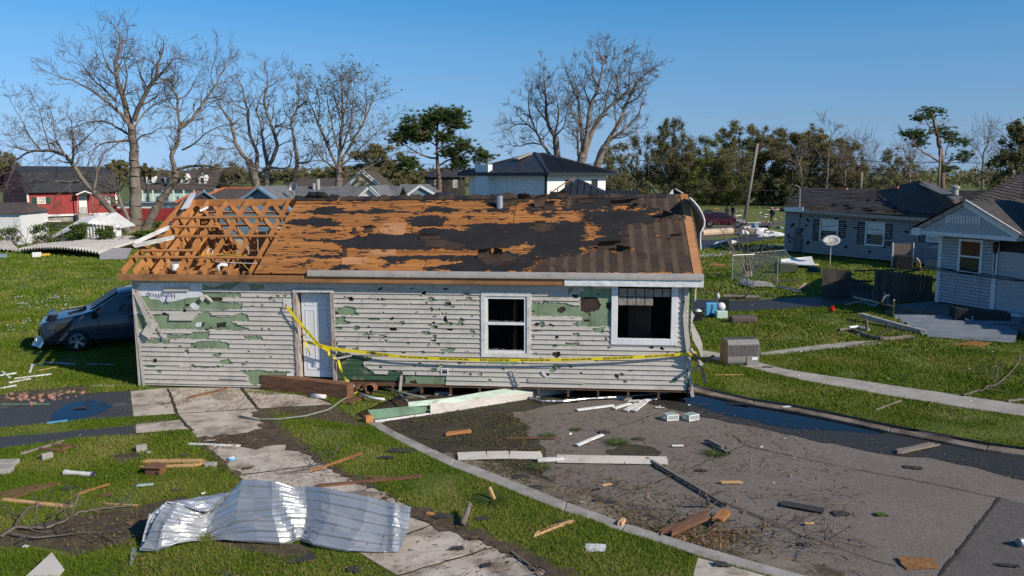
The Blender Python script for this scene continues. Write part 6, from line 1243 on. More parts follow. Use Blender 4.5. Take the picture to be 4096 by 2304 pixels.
mb=MB();mb.add([(wX(190),.2,0),(wX(345),.0,0),(wX(345),0,zz(885)),(wX(190),.2,zz(960))],[(0,1,2,3)]);mb.build('side_wall',M['sh_grey'],e)
corr('roof_sheet',(wX(182),-.6,zz(965)),(wX(355),-.5,zz(890)),(wX(405),2.5,zz(847,64)),(wX(270),2.5,zz(866,64)),22,.05,M['corr_w'],e)
corr('roof_sheet',(wX(355),-.3,zz(890)),(wX(475),.4,zz(912)),(wX(470),3,zz(900,64)),(wX(405),2.5,zz(847,64)),10,.05,M['corr_w'],e)
gw=A(80,985,66);e=root('blue_grey_board_wall',(gw.x,66,0),(1,0),'blue-grey board wall standing between the two white sheds','wall');wB=A(190,900,66).x-gw.x
for k in range(9):mb=MB();mb.bx(wB*k/9,wB*(k+1)/9-.02,0,.05,0,zz(885,66));mb.build('board',M['blue_sid'],e)
mb=MB();mb.bx(0,wB+1,-.1,.12,zz(885,66),zz(885,66)+.08);mb.build('cap',M['white'],e)
q=[G(75,1016),A(395,1026,50),A(605,955,57),A(230,962,60)]
q=[G(75,1016)+Vector((0,0,.25)),G(400,1032)+Vector((0,0,.30)),A(620,945,60),A(240,958,61)]
corr('corrugated_roof_sheet',q[0],q[1],q[2],q[3],27,.13,M['corr'],label='big tan corrugated roof sheet lying flat beyond the lawn',cat='roof sheet',rows=10,bend=lambda u_,v:Vector((0,0,.25*math.sin(math.pi*u_)*(1-v))))
mb=MB();P_=[G(398,1042)+Vector((0,0,.06)),G(505,1040)+Vector((0,0,.06)),G(530,1020)+Vector((0,0,.45)),G(402,1020)+Vector((0,0,.5))];mb.slab(P_,(0,-.7,.7),.02);o=mb.build('bent_tin_sheet',M['drip']);tag(o,'bent grey tin sheet at the right end of the corrugated roof sheet','metal sheet')
corr('corrugated_roof_sheet',G(-60,1010)+Vector((0,0,.3)),G(85,1010)+Vector((0,0,.1)),A(30,955,58),A(-60,950,58),9,.08,M['corr'],label='broken corrugated sheet lying at the left picture edge',cat='roof sheet')
for(px,py,sz,m_,lb)in((148,1028,(.5,.35,.30),M['white'],'white crate on the lawn edge below the corrugated sheet'),(180,1024,(.6,.3,.16),M['wire_y'],'yellow-sided box on the lawn edge below the corrugated sheet'),(12,1032,(.5,.4,.25),M['blue_sid'],'crumpled blue tarp bundle at the left edge of the lawn')):
 p=G(px,py);mb=MB();mb.box((0,0,sz[2]/2),sz,Matrix.Rotation(.4,3,'Z'));o=mb.build('debris_box',m_,bevel=.03);o.location=p;tag(o,lb,'box')
for i,(px,py,w_,h_,n_,lb)in enumerate(((305,930,60,40,2600,'leafy vine mass climbing the collapsed shed roof'),(418,935,40,34,2600,'bright green bush before the collapsed shed gable'),(560,945,40,22,1600,'bright green bush at the foot of the tallest tree trunk'),(150,930,50,40,900,'thin green saplings beside the blue-grey board wall'),(215,955,40,26,900,'low green brush under the sagging shed roof'),(40,930,40,40,700,'sparse vine on the white block shed'),(650,905,30,20,800,'green undergrowth right of the tree trunks'),(720,930,30,24,700,'green undergrowth behind the open rafters'))):
 Y_=58;t=Tree(300+i);c0=A(px,py,Y_);base=Vector((c0.x,Y_,0));rr_=random.Random(i);s_=Y_/FPX
 for k in range(9):t.grow(base+Vector((rr_.uniform(-1,1)*w_*s_,rr_.uniform(-.5,.5),0)),Vector((rr_.gauss(0,.4),rr_.gauss(0,.4),1)),max(1.0,c0.z)*rr_.uniform(.7,1.2),.03,0,1)
 e=tree_obj('shrub',base,lb,'shrub',group='shrubs around the sheds')
 for o in t.mesh('shrub',M['bark'],e,.015):rebase(o,base)
 P=blobpts([((c0.x+rr_.uniform(-.7,.7)*w_*s_,Y_+rr_.uniform(-.6,.6),c0.z+rr_.uniform(-.7,.7)*h_*s_),(w_*s_*.4,.5,h_*s_*.4))for k in range(9)],int(n_*.7),i);o=leaves('crown',P,.15,M['lf_bush'],e,seed=i);rebase(o,base)
# ================================================================ RIGHT-HAND HOUSES AND YARD
def planef(P0,u):
 u=Vector((u[0],u[1],0)).normalized();n=Vector((-u.y,u.x,0))
 def f(pts,y=0.0):
  out=[]
  for px,py in pts:
   p=plane_hit(px,py,P0+n*y,n)-P0;out.append((p.dot(u),p.z))
  return out
 return u,n,f
def rct(q):return min(p[0]for p in q),max(p[0]for p in q),min(p[1]for p in q),max(p[1]for p in q)
kb=crop(3100,650,2.07);kf=crop(3300,950,3.22);c9=crop(2750,750,2.415)
P0=G(3136,1010);u,n,wf=planef(P0,(.53,-.85))
gh=root('grey_sided_house',P0,u,'storm-pocked grey vinyl house with black shutters behind the satellite dish')
def shape(name,pts,f,y,th,m,parent):
 o=slabflat(name,f(pts,y),0,th,m,parent);o.rotation_euler=(math.pi/2,0,0);o.location=(0,y,0);return o
Lw=wf([kb([(1800,900)])[0]])[0][0];zt=wf(kb([(90,405)]))[0][1]
mb=MB();mb.bx(0,Lw,.02,5.4,.12,zt+.1);gw_=mb.build('wall',M['foam_dark'],gh)
courses('siding_course',Lw,.12,zt,.125,M['board_g'],gw_)
mb=MB();mb.bx(.2,Lw,.1,5.2,0,.12);mb.build('crawl_space',M['dark'],gh)
for(wr,shs)in(([(380,465),(525,660)],([(322,470),(384,650)],[(528,482),(582,625)])),([(757,487),(907,698)],([(690,492),(755,680)],[(909,507),(970,634)],[(900,655),(955,694)])),([(1257,600),(1420,668)],([(1195,598),(1254,664)],))):
 a,b,c,d=rct(wf(kb(wr)));w_=win(gh,a,b,c,d,-.02,M['white'],M['glass'],t=.10);mb=MB();mb.bx(a+.12,b-.12,-.05,-.045,(c+d)/2+.05,d-.12);mb.build('blind',M['white'],w_)
 r_=random.Random(int(a*10));
 for k in range(3):mb=MB();mb.box(((a+b)/2,-.053,d-.25-.2*k),(b-a-.3,.004,.04),Matrix.Rotation(r_.uniform(-.2,.2),3,'Y'));mb.build('broken_slat',M['glass']if k%2 else M['dirtywhite'],w_)
 for s_ in shs:
  a,b,c,d=rct(wf(kb(s_)));mb=MB();frame(mb,a,b,c,d,.06,-.06,-.02);mb.bx(a+.06,b-.06,-.04,-.02,c+.06,d-.06);sh_=mb.build('shutter',M['black'],gh)
r_=random.Random(8)
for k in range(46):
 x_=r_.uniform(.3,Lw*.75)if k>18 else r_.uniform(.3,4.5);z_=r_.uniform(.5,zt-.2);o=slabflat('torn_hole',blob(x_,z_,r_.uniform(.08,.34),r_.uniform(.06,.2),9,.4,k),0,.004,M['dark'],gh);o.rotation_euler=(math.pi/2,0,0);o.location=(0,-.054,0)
a,b,c,d=rct(wf(kb([(178,538),(222,600)])));mb=MB();mb.bx(a,b,-.16,-.02,c,d);mb.lathe([(0,.1),(.10,.1),(.11,0)],14,((a+b)/2,-.16,(c+d)/2),Matrix.Rotation(math.pi/2,3,'X'));mb.build('electric_meter',M['sh_grey'],gh)
a,b,c,d=rct(wf(kb([(165,602),(222,742)])));mb=MB();mb.bx(a,b,-.14,-.02,c,d);mb.build('breaker_panel',M['sh_grey'],gh)
mb=MB();mb.tube([(a+.25,-.08,d),(a+.35,-.08,zt),(a+.35,-.15,zt+1.6)],.035,8);mb.tube([(a+.35,-.15,zt+1.6),(a+.1,-.3,zt+1.75),(a-.5,.2,zt+1.5),(a-1.6,1,zt+.4)],.03,6);mb.build('service_mast',M['drip'],gh)
a,b,c,d=rct(wf(kb([(1040,690),(1062,715)])));mb=MB();mb.bx(a,b,-.14,-.02,c,d);mb.build('wall_light',M['dirtywhite'],gh)
ez=zt+.12;dR=2.8;zr=wf([(3211,751)],dR)[0][1];xr0=wf([(3211,751)],dR)[0][0]
mb=MB();mb.add([(-.25,-.35,ez),(Lw,-.35,ez),(Lw,dR,zr),(xr0,dR,zr),(-.25,5.8,ez),(Lw,5.8,ez),(-.25,-.35,ez-.14),(Lw,-.35,ez-.14)],[(0,1,2,3),(3,2,5,4),(6,7,1,0),(0,3,4)]);gr=mb.build('roof',M['sh_dark'],gh)
r_=random.Random(2)
for k in range(18):
 t_=k/18;y_=-.35+(dR+.35)*t_;z_=ez+(zr-ez)*t_;x_=-.25+(xr0+.25)*t_
 while x_<Lw-.2:
  l_=r_.uniform(.6,1.4);e_=min(x_+l_,Lw);mb=MB();h_=r_.uniform(.012,.035);mb.add([(x_,y_,z_+h_),(e_-.01,y_,z_+h_),(e_-.01,y_+.19,z_+.075+.012),(x_,y_+.19,z_+.075+.012),(x_,y_,z_-.01),(e_-.01,y_,z_-.01)],[(0,1,2,3),(4,5,1,0)]);
  if r_.random()>.05:mb.build('shingle',M['sh_dark']if r_.random()>.12 else M['felt_brown'],gr)
  x_=e_
for(q,m_)in(([(75,372),(235,368),(235,412),(80,404)],M['white']),([(240,352),(450,378),(450,388),(240,366)],M['lumber']),([(240,395),(1400,468),(1400,500),(240,420)],M['peel']),([(900,400),(970,405),(970,414),(900,412)],M['lumber'])):
 shape('fascia',kb(q),wf,-.38,.03,m_,gh)
for(x_,y_,l_)in((3.2,.4,1.5),(4.5,.1,2.0),(6.0,-.1,2.4),(7.6,.3,1.6),(5.2,1.2,1.0),(8.4,.0,2.0)):
 mb=MB();z_=ez+(zr-ez)*(y_+.35)/(dR+.35);P_=[[Vector((x_+l_*i/6,y_+.35*j/3,z_+.16*j/3*.9+.02+.10*math.sin(i*1.7+j)*(j<2)))for i in range(7)]for j in range(4)];mb.grid(P_);mb.build('lifted_shingles',M['felt_black'],gr,smooth=True)
for(px,py)in((1440,310),(1470,328),(540,218),(960,205)):
 mb=MB();p=A(*kb([(px,py)])[0],48)-P0;p=Vector((p.dot(u),p.dot(n),p.z));mb.box(p,(.8,.25,.10),Matrix.Rotation(.3,3,'Z'));mb.build('ridge_tile_scrap',M['orange_tile'],gr)
W_=lambda px,py,Y:(lambda p:Vector((p.dot(u),p.dot(n),p.z)))(A(*kb([(px,py)])[0],Y)-P0)
mb=MB();
_rn=Vector((0,-(zr-ez),dR+.35)).normalized();_rw=u*_rn.x+n*_rn.y+Vector((0,0,_rn.z));_r0=P0-n*.35+Vector((0,0,ez+.05))
def RH(px,py):p=plane_hit(*kb([(px,py)])[0],_r0,_rw)-P0;return Vector((p.dot(u),p.dot(n),p.z))
q=[RH(840,240),W_(1190,148,50),W_(1500,345,45.5),RH(1480,440),RH(1040,400),W_(1660,300,50)];mb.add(q,[(0,1,2,3,4),(1,5,2)]);mb.build('hip_roof',M['sh_brown'],gh)
mb=MB();mb.tube([W_(1492,270,46.6),W_(1492,215,46.6)],.17,12);mb.lathe([(.25,0),(.25,.12),(0,.2)],12,W_(1492,215,46.6));mb.build('roof_vent',M['drip'],gh)
mb=MB();mb.beam(W_(1225,170,49.6),W_(1520,300,46),.5,.04,up=(0,-.3,1));mb.build('hip_cap',M['sh_grey'],gh)
Q0=G(3750,1206,.3);Q0.z=0;u2,n2,wf2=planef(Q0,(.40,-.90))
nh=root('white_porch_house',Q0,u2,'shaded white-sided house with front gable at the right picture edge')
zt2=wf2(kb([(1390,610)]))[0][1];L2=14.0
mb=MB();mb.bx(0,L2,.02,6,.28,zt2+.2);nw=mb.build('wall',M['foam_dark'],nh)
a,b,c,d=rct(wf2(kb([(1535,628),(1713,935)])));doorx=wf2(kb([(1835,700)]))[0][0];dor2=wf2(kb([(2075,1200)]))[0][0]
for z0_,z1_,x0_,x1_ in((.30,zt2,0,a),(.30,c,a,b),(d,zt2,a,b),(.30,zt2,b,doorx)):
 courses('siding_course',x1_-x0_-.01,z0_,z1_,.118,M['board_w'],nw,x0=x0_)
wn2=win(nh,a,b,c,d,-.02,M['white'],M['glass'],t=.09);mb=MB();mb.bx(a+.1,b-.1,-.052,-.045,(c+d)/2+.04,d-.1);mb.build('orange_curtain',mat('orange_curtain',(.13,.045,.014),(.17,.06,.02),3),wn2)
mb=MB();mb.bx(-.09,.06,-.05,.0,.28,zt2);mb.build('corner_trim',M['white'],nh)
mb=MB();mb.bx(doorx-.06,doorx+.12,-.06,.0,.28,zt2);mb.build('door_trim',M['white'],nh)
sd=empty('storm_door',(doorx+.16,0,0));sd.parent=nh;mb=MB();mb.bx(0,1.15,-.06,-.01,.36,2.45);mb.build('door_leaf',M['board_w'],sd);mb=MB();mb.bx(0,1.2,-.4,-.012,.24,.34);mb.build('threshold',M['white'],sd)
mb=MB();lx=doorx+.12;mb.lathe([(0,.3),(.05,.26),(.10,.2),(.07,-.12),(.03,-.16),(0,-.16)],8,(lx,-.22,zt2-.3));mb.bx(lx-.02,lx+.02,-.22,-.02,zt2-.08,zt2-.04);mb.bx(lx-.015,lx+.015,-.225,-.19,zt2-1.2,zt2-.4);mb.build('porch_lantern',M['black'],nh)
M['dimcon']=mat('shade_dimmed_concrete',(.11,.10,.09),(.16,.15,.135),4,.9,.3);mb=MB();mb.bx(-.25,L2,-2.3,0,-.05,.27);mb.build('porch_slab',M['dimcon'],nh)  # porch concrete: the shade of the house is put into its darker colour
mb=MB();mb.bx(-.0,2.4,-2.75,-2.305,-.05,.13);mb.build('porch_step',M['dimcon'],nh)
yg=-.55;gpk=wf2(kb([(1575,345)]),yg)[0];gL=wf2(kb([(1165,560)]),yg)[0];gR=wf2(kb([(2008,605)]),yg)[0];zf=min(gL[1],gR[1])
tri=[gL,(gR[0],gR[1]),gpk]
z_=zf
while z_<gpk[1]-.1:
 f=(gpk[1]-z_)/(gpk[1]-zf);xa=gpk[0]-(gpk[0]-gL[0])*f;xb=gpk[0]+(gR[0]-gpk[0])*f;mb=MB();mb.add([(xa,yg-.016,z_),(xb,yg-.016,z_),(xb-.12,yg,z_+.12),(xa+.12,yg,z_+.12),(xa,yg,z_),(xb,yg,z_)],[(0,1,2,3),(4,5,1,0)]);mb.build('gable_board',M['board_w'],nh);z_+=.12
for k in range(12):mb=MB();x_=gpk[0]-.75+k*.12;mb.bx(x_,x_+.1,yg-.03,yg-.018,gpk[1]-.72,gpk[1]-.42);mb.build('vent_slat',M['dirtywhite'],nh)
mb=MB();mb.bx(gL[0],gR[0],yg-.05,.0,zf-.14,zf);mb.build('frieze',M['white'],nh)
mb=MB();mb.beam((gR[0]+.1,yg-.06,gR[1]-.02),(gpk[0],yg-.06,gpk[1]+.06),.05,.24);mb.build('rake_board',M['white'],nh)
mb=MB();mb.beam((gL[0]-.05,yg-.06,gL[1]-.02),(gpk[0],yg-.06,gpk[1]+.02),.05,.13);mb.build('rake_board',M['peel'],nh)
mb=MB();mb.bx(gL[0]-.1,gL[0]+.3,yg-.12,.1,gL[1]-.18,gL[1]+.1);mb.build('eave_return',M['white'],nh)
mb=MB();ov_=.12;mb.add([(gL[0]-.2,yg-.2,gL[1]+.03),(gpk[0],yg-.2,gpk[1]+.12),(gR[0]+.3,yg-.2,gR[1]+.0),(gL[0]-.2,5,gL[1]+.03),(gpk[0],5,gpk[1]+.12),(gR[0]+.3,5,gR[1])],[(0,1,4,3),(1,2,5,4)]);mb.build('gable_roof',M['sh_dark'],nh)
Wn=lambda px,py,Y:(lambda p:Vector((p.dot(u2),p.dot(n2),p.z)))(A(*kb([(px,py)])[0],Y)-Q0)
mb=MB();q=[Wn(1590,325,33),Wn(2062,75,37),Wn(2500,75,36),Wn(2500,580,30),Wn(2000,540,31.5)];mb.add(q,[(0,4,3,2,1)]);mr=mb.build('main_roof',M['sh_dark'],nh)
for k in range(15):
 t_=k/15;a_=q[4].lerp(q[0],t_)if False else q[0].lerp(q[1],t_);b_=q[3].lerp(q[2],t_);a_=q[0].lerp(q[1],t_);nr=(q[1]-q[0]).cross(q[3]-q[0]).normalized();nr=nr if nr.z>0 else-nr
 mb=MB();mb.beam(a_+nr*.02,b_+nr*.02,.03,.03,up=nr);mb.build('shingle_course',M['sh_dark'],mr)
mb=MB();gable(mb,4.2,14.6,-.6,7,zt2+.15,6.8);mb.build('unseen_shadow_roof',M['sh_dark'],nh)  # unseen stretch of house roof, added and raised to cast shadow on the lawn
cb=[A(*kb([p])[0],Y)for p,Y in(((640,895),36),((830,893),35),((1100,888),33.5),((1360,880),31.5),((1480,905),31),((1700,935),30),((1900,960),29),((2062,985),28),((2200,1040),27.5))]
for dz in(0,.05):mb=MB();mb.tube([p+Vector((0,-.25,dz+.02*math.sin(i*2+dz*60)))for i,p in enumerate(cb)],.022,6);o=mb.build('service_cable',M['black']);tag(o,('upper' if dz else 'lower')+' strand of the black cable sagging across the white house','cable','fallen service cables')
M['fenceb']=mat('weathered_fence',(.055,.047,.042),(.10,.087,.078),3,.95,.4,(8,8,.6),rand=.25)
def bfence(a,b,h0,h1,label,lean=0,name='board_fence'):
 e=empty(name,a);tag(e,label,'fence','weathered board fences');d=b-a;nb=int(d.length/.145);r_=random.Random(nb);un=d.normalized();e.rotation_euler=(0,0,math.atan2(un.y,un.x))
 for k in range(nb):
  h=h0+(h1-h0)*k/nb+r_.uniform(-.02,.02);mb=MB();x_=k*.145;w_=.07;tp=lean*h;mb.add([(x_-w_,-.01,0),(x_+w_,-.01,0),(x_+w_,-.01+tp,h-.06),(x_+.03,-.01+tp,h),(x_-.03,-.01+tp,h),(x_-w_,-.01+tp,h-.06)]+[(x_-w_,.01,0),(x_+w_,.01,0),(x_+w_,.01+tp,h-.06),(x_+.03,.01+tp,h),(x_-.03,.01+tp,h),(x_-w_,.01+tp,h-.06)],[(0,1,2,3,4,5),(11,10,9,8,7,6)]+[(i,(i+6),(i+1)%6+6,(i+1)%6)for i in range(6)]);mb.build('board',M['fenceb'],e)
 for z_ in(.3,h0*.75):mb=MB();mb.bx(0,d.length,.02+lean*z_,.06+lean*z_,z_,z_+.08);mb.build('rail',M['fenceb'],e)
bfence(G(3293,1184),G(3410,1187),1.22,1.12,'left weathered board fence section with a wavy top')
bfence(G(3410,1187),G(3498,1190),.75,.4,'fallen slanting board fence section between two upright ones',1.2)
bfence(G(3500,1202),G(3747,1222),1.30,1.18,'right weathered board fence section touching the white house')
def bxthing(name,px,py,sz,rz,m,label,cat,z=0,bevel=.02,tilt=(0,0)):
 o=MB().box((0,0,sz[2]/2),sz).build(name,m,bevel=bevel);o.location=G(px,py,z);o.rotation_euler=(tilt[0],tilt[1],rz);tag(o,label,cat);return o
dish('satellite_dish',A(3326,968,46.5),.46,(-.25,-.5,.8),'satellite dish on a pole in front of the grey house',pole=1.35,m=M['corr'])
def pole(px0,py0,px1,py1,Y,r,label):
 a=A(px0,py0,Y);b=A(px1,py1,Y);mb=MB();mb.tube([a-a+Vector((0,0,-.1)),(b-a)*.5,b-a],[r,r*.9,r*.75],12);o=mb.build('utility_pole',M['pole'],smooth=True);o.location=a;tag(o,label,'utility pole','utility poles');return o
M['pole']=mat('pole_wood',(.20,.17,.135),(.28,.24,.195),2,.9,.3,(1,1,.3))
pole(2976,888,3030,575,91.5,.19,'leaning wooden utility pole at the edge of the far field')
pole(3441,765,3447,688,78,.14,'snapped pole stub behind the grey house roof')
pole(3752,790,3763,592,118,.17,'slim far utility pole beside the thin pine trunk')
pole(1995,760,1940,640,125,.12,'thin pole right of the chimney')if False else None
for i,(pts,Y)in enumerate((([(2040,660),(2400,655),(2700,632),(2860,617),(2943,602),(3028,582)],92),([(3028,584),(3150,612),(3290,632),(3500,645),(3749,650),(4110,654)],93),([(2380,738),(2700,757),(2900,762),(3140,762)],80),([(1240,640),(1800,660),(2350,690)],125))):
 mb=MB();mb.tube([A(x,y,Y)for x,y in pts],.035,5);o=mb.build('power_line',M['black']);tag(o,('wire running left from the leaning pole','wire running right from the leaning pole','lower sagging wire in front of the dark oaks','faint far wire above the white house')[i],'wire')
M['galv']=mat('galvanised_pipe',(.35,.36,.37),(.45,.45,.45),4,.45,metal=.6)
def clink(a,b,h,label,lean=(0,0,0)):
 e=empty('chain_link_fence',a);tag(e,label,'fence','chain link fence pieces');d=b-a;ln=Vector(lean)
 for p in(Vector(),d):mb=MB();mb.tube([p,p+Vector((0,0,h))+ln],.03,8);mb.build('post',M['galv'],e)
 mb=MB();mb.tube([Vector((0,0,h))+ln,d+Vector((0,0,h))+ln],.022,6);mb.build('top_rail',M['galv'],e)
 mb=MB();L_=d.length;k=int(L_/.16)+int(h/.16)
 for i in range(-int(h/.16),int(L_/.16)+1):
  for sg in(1,-1):
   x0,x1=i*.16,i*.16+h
   if sg<0:pa,pb=(x1,0),(x0,h)
   else:pa,pb=(x0,0),(x1,h)
   (xa,za),(xb,zb_)=pa,pb
   def cl(xa,za,xb,zb_):
    t0,t1=0,1;dx=xb-xa
    for lim,s in((0,1),(L_,-1)):
     t=(lim-xa)/dx if dx else 0
     if(dx>0)==(s>0):t0=max(t0,t)
     else:t1=min(t1,t)
    return t0,t1
   t0,t1=cl(xa,za,xb,zb_)
   if t1>t0:P_=[d.normalized()*(xa+(xb-xa)*t)+(Vector((0,0,h))+ln)*((za+(zb_-za)*t)/h)for t in(t0,t1)];mb.tube(P_,.006,3,cap=False)
 o=mb.build('mesh',M['galv'],e);o['kind']='stuff'
clink(G(2927,1122),G(3014,1118),1.25,'upright chain link panel left of the bare bush')
clink(G(3014,1118),G(3108,1136),1.2,'chain link panel right of the bare bush')
clink(G(3030,1060),G(3170,1045),.9,'toppled chain link panel lying behind the bare bush',(-.2,.9,-.3))
clink(G(3110,1130),G(3185,1128),.12,'flattened chain link strip lying on dirt',(0,.8,0))if False else None
t=Tree(77);b0=G(2990,1108);rr_=random.Random(77)
for(x,y)in((250,310),(330,450),(450,330),(540,310),(480,480),(590,560),(780,490),(690,540),(800,600),(400,590),(860,640),(620,620)):
 p1=A(*c9([(x,y)])[0],b0.y+rr_.uniform(-.8,.8));Q,rad,L_=t.limb([b0+Vector((rr_.uniform(-.2,.2),rr_.uniform(-.1,.1),0)),b0.lerp(p1,.5)+Vector((rr_.uniform(-.15,.15),0,.1)),p1],.05,.012);t.sprout(Q,rad,4,.7,start=.4,maxlev=1)
e=tree_obj('bare_bush',b0,'bare many-stemmed bush inside the broken chain link fence','bush')
for o in t.mesh('bare_bush',M['tan'],e,.008):rebase(o,b0)
mb=MB();mb.tube([(-.15,0,0),(0,0,.3),(.05,0,.6)],[.22,.16,.14],8);o=mb.build('stump',M['bark'],e)
def sheet(name,pts,z,th,m,label,cat,up=None,noise=0.0,seed=1):
 """flat or crumpled sheet from picture points with heights"""
 P_=[G(x,y,zz_)for(x,y),zz_ in zip(pts,z)];c_=sum(P_,Vector())/len(P_);c_.z=0
 mb=MB();nr=(P_[1]-P_[0]).cross(P_[-1]-P_[0]).normalized();nr=nr if nr.z>0 else-nr
 if len(P_)==4 and noise:
  r_=random.Random(seed);g_=[]
  for j in range(9):g_.append([P_[0].lerp(P_[1],i/12).lerp(P_[3].lerp(P_[2],i/12),j/8)-c_+nr*noise*(vnoise(i*.7+seed*9,j*.9)-.3)*2 for i in range(13)])
  mb.grid(g_)
 else:mb.slab([p-c_ for p in P_],nr,th)
 o=mb.build(name,m);o.location=c_;
 if noise:md=o.modifiers.new('s','SOLIDIFY');md.thickness=th
 tag(o,label,cat);return o
M['greym']=mat('dull_tin',(.20,.19,.165),(.28,.27,.24),3,.6,.1)
sheet('white_wall_panel',c9([(900,735),(1230,750),(1200,665),(905,690)]),(.25,.25,.42,.42),.06,M['white'],'overturned white panelled wall piece beside the grey house','wall panel')
sheet('wood_beam_pile',c9([(1050,755),(1270,745),(1260,735),(1060,740)]),(.05,.05,.2,.2),.1,M['tan'],'pale splintered boards beside the overturned white panel','boards')
b_=empty('rubbish_bin',G(*c9([(1030,825)])[0]));tag(b_,'dark green rubbish bin lying on its side by the fence','bin');b_.rotation_euler=(0,0,.15);mb=MB();mb.add([(-1,-.3,0),(-1,.3,0),(-1,.3,.6),(-1,-.3,.6),(.1,-.22,.08),(.1,.22,.08),(.1,.22,.5),(.1,-.22,.5)],[(0,1,2,3),(7,6,5,4),(0,4,5,1),(1,5,6,2),(2,6,7,3),(3,7,4,0)]);mb.build('bin_body',mat('green_bin',(.035,.05,.03),rough=.5),b_,bevel=.04);
M['bluep']=mat('blue_plastic',(.01,.10,.42),(.015,.12,.48),4,.4);M['ltblue']=mat('light_blue_plastic',(.07,.30,.52),(.09,.34,.56),4,.4);M['red']=mat('red_plastic',(.55,.02,.02),rough=.4)
mb=MB();P_=[G(x,y,z_)for(x,y),z_ in zip(c9([(1158,812),(1290,822),(1285,772),(1160,762)]),(.05,.05,.38,.38))];mb.slab([p-P_[0]for p in P_],(0,-.8,.5),.05);o=mb.build('blue_bin_lid',M['bluep'],bevel=.03);o.location=P_[0];tag(o,'bright blue plastic bin lid propped on the lawn','lid')
sheet('bent_metal_roofing',c9([(485,930),(640,965),(660,905),(510,865)]),(.05,.1,.25,.3),.01,M['greym'],'rumpled metal roofing strip below the chain link fence','metal sheet',noise=.03,seed=3)
sheet('bent_metal_roofing',c9([(640,955),(850,960),(800,915),(660,900)]),(.05,.05,.15,.25),.01,M['greym'],'right half of the rumpled roofing below the chain link fence','metal sheet',noise=.02,seed=4)
sheet('grey_plank',c9([(860,960),(1085,1015),(1095,990),(880,945)]),(.05,.05,.12,.12),.04,M['sh_grey'],'bluish grey plank pointing right on the lawn below the fence post','plank')
sheet('tan_plank',c9([(1055,985),(1070,990),(1150,925),(1135,915)]),(.05,.05,.1,.1),.05,M['tan'],'tan broken post end crossing the grey plank','plank')
sheet('dirt_root_mat',c9([(830,925),(1100,910),(1100,885),(860,885)]),(.02,.02,.05,.05),.05,M['dirt'],'brown mat of dirt and wire on the lawn by the fence','dirt mat')
sheet('orange_plywood',c9([(200,752),(365,762),(360,742),(230,728)]),(.03,.03,.08,.08),.03,M['deck'],'orange splintered board lying on the lawn beyond the house corner','board')
sheet('white_tarp',c9([(240,555),(420,545),(480,520),(400,500),(290,520)]),(.05,.1,.2,.5,.2),.04,M['white'],'crumpled white metal sheet in the puddle of the far street','sheet')
mb=MB();mb.tube([Vector(),G(*c9([(420,450)])[0])-G(*c9([(130,470)])[0])],.3,10);o=mb.build('fallen_pole',M['tan']);o.location=G(*c9([(130,475)])[0])+Vector((0,0,.3));tag(o,'thick pale pole fallen along the far street','pole')
r_=random.Random(6)
for k in range(30):
 x=r_.uniform(520,900);y=r_.uniform(395,475);m_=r_.choice([M['white'],M['lumber'],M['tan'],M['drip'],M['blue_sid'],M['white'],M['sh_dark']]);o=bxthing('rubble_piece',*c9([(x,y)])[0],(r_.uniform(.4,2.2),r_.uniform(.2,.8),r_.uniform(.05,.35)),r_.uniform(0,3),m_,'loose '+{'white_paint':'white','rafter_lumber':'orange','tan_fence':'tan','drip_edge_metal':'grey','blue_grey_siding':'blue-grey','dark_shingles':'dark'}[m_.name]+' piece in the rubble beside the red car','rubble',tilt=(r_.uniform(-.3,.3),r_.uniform(-.2,.2)));o['group']='rubble beside the red car';o['_x']=x
for k in range(46):
 x=r_.uniform(150,950);y=r_.uniform(195,345);p=c9([(x,y)])[0]
 m_=r_.choice([M['white'],M['tan'],M['lumber'],M['white']]);o=bxthing('field_scrap',*p,(r_.uniform(.3,1.8),r_.uniform(.1,.35),.08),r_.uniform(0,3),m_,{'white_paint':'white','rafter_lumber':'orange','tan_fence':'tan'}[m_.name]+' scrap scattered on the far field','scrap');o['group']='scraps on the far field';o['_x']=x
e=empty('upholstered_chair',G(*kf([(1000,395)])[0]));tag(e,'dark upholstered chair with wooden back by the grey house','chair');e.rotation_euler=(0,0,-.3)
mb=MB();mb.bx(-.45,.45,-.5,.2,.0,.75);mb.build('seat',M['black'],e,bevel=.05);mb=MB();mb.bx(-.5,.5,.25,.35,.0,1.35);mb.build('backrest',mat('brown_slats',(.16,.12,.10),(.22,.17,.14),12,.8,0,(8,1,.2)),e)
for x_ in(-.55,.5):mb=MB();mb.bx(x_,x_+.06,.22,.38,0,1.4);mb.build('post',M['white'],e)
sheet('leaning_board',kf([(1165,400),(1245,410),(1225,300),(1185,255)]),(0,0,1.0,1.35),.06,M['peel'],'worn board leaning against the grey house','board')
bxthing('low_planter',*kf([(1440,400)])[0],(1.2,.5,.45),-.9,M['concrete2'],'grey low block by the left corner of the white house','planter')
o=MB().lathe([(0,0),(.13,0),(.17,.26),(.175,.27),(.15,.27),(.12,.02)],16).build('red_bucket',M['red'],smooth=True);o.location=G(3318,1252)+Vector((0,0,.14));o.rotation_euler=(1.2,.2,.6);tag(o,'red bucket lying on the shaded lawn','bucket')
e=empty('wheelie_bin',G(*kf([(1790,1150)])[0]));e.rotation_euler=(0,0,-.25);tag(e,'black wheelie bin lying on its side by the porch','bin')
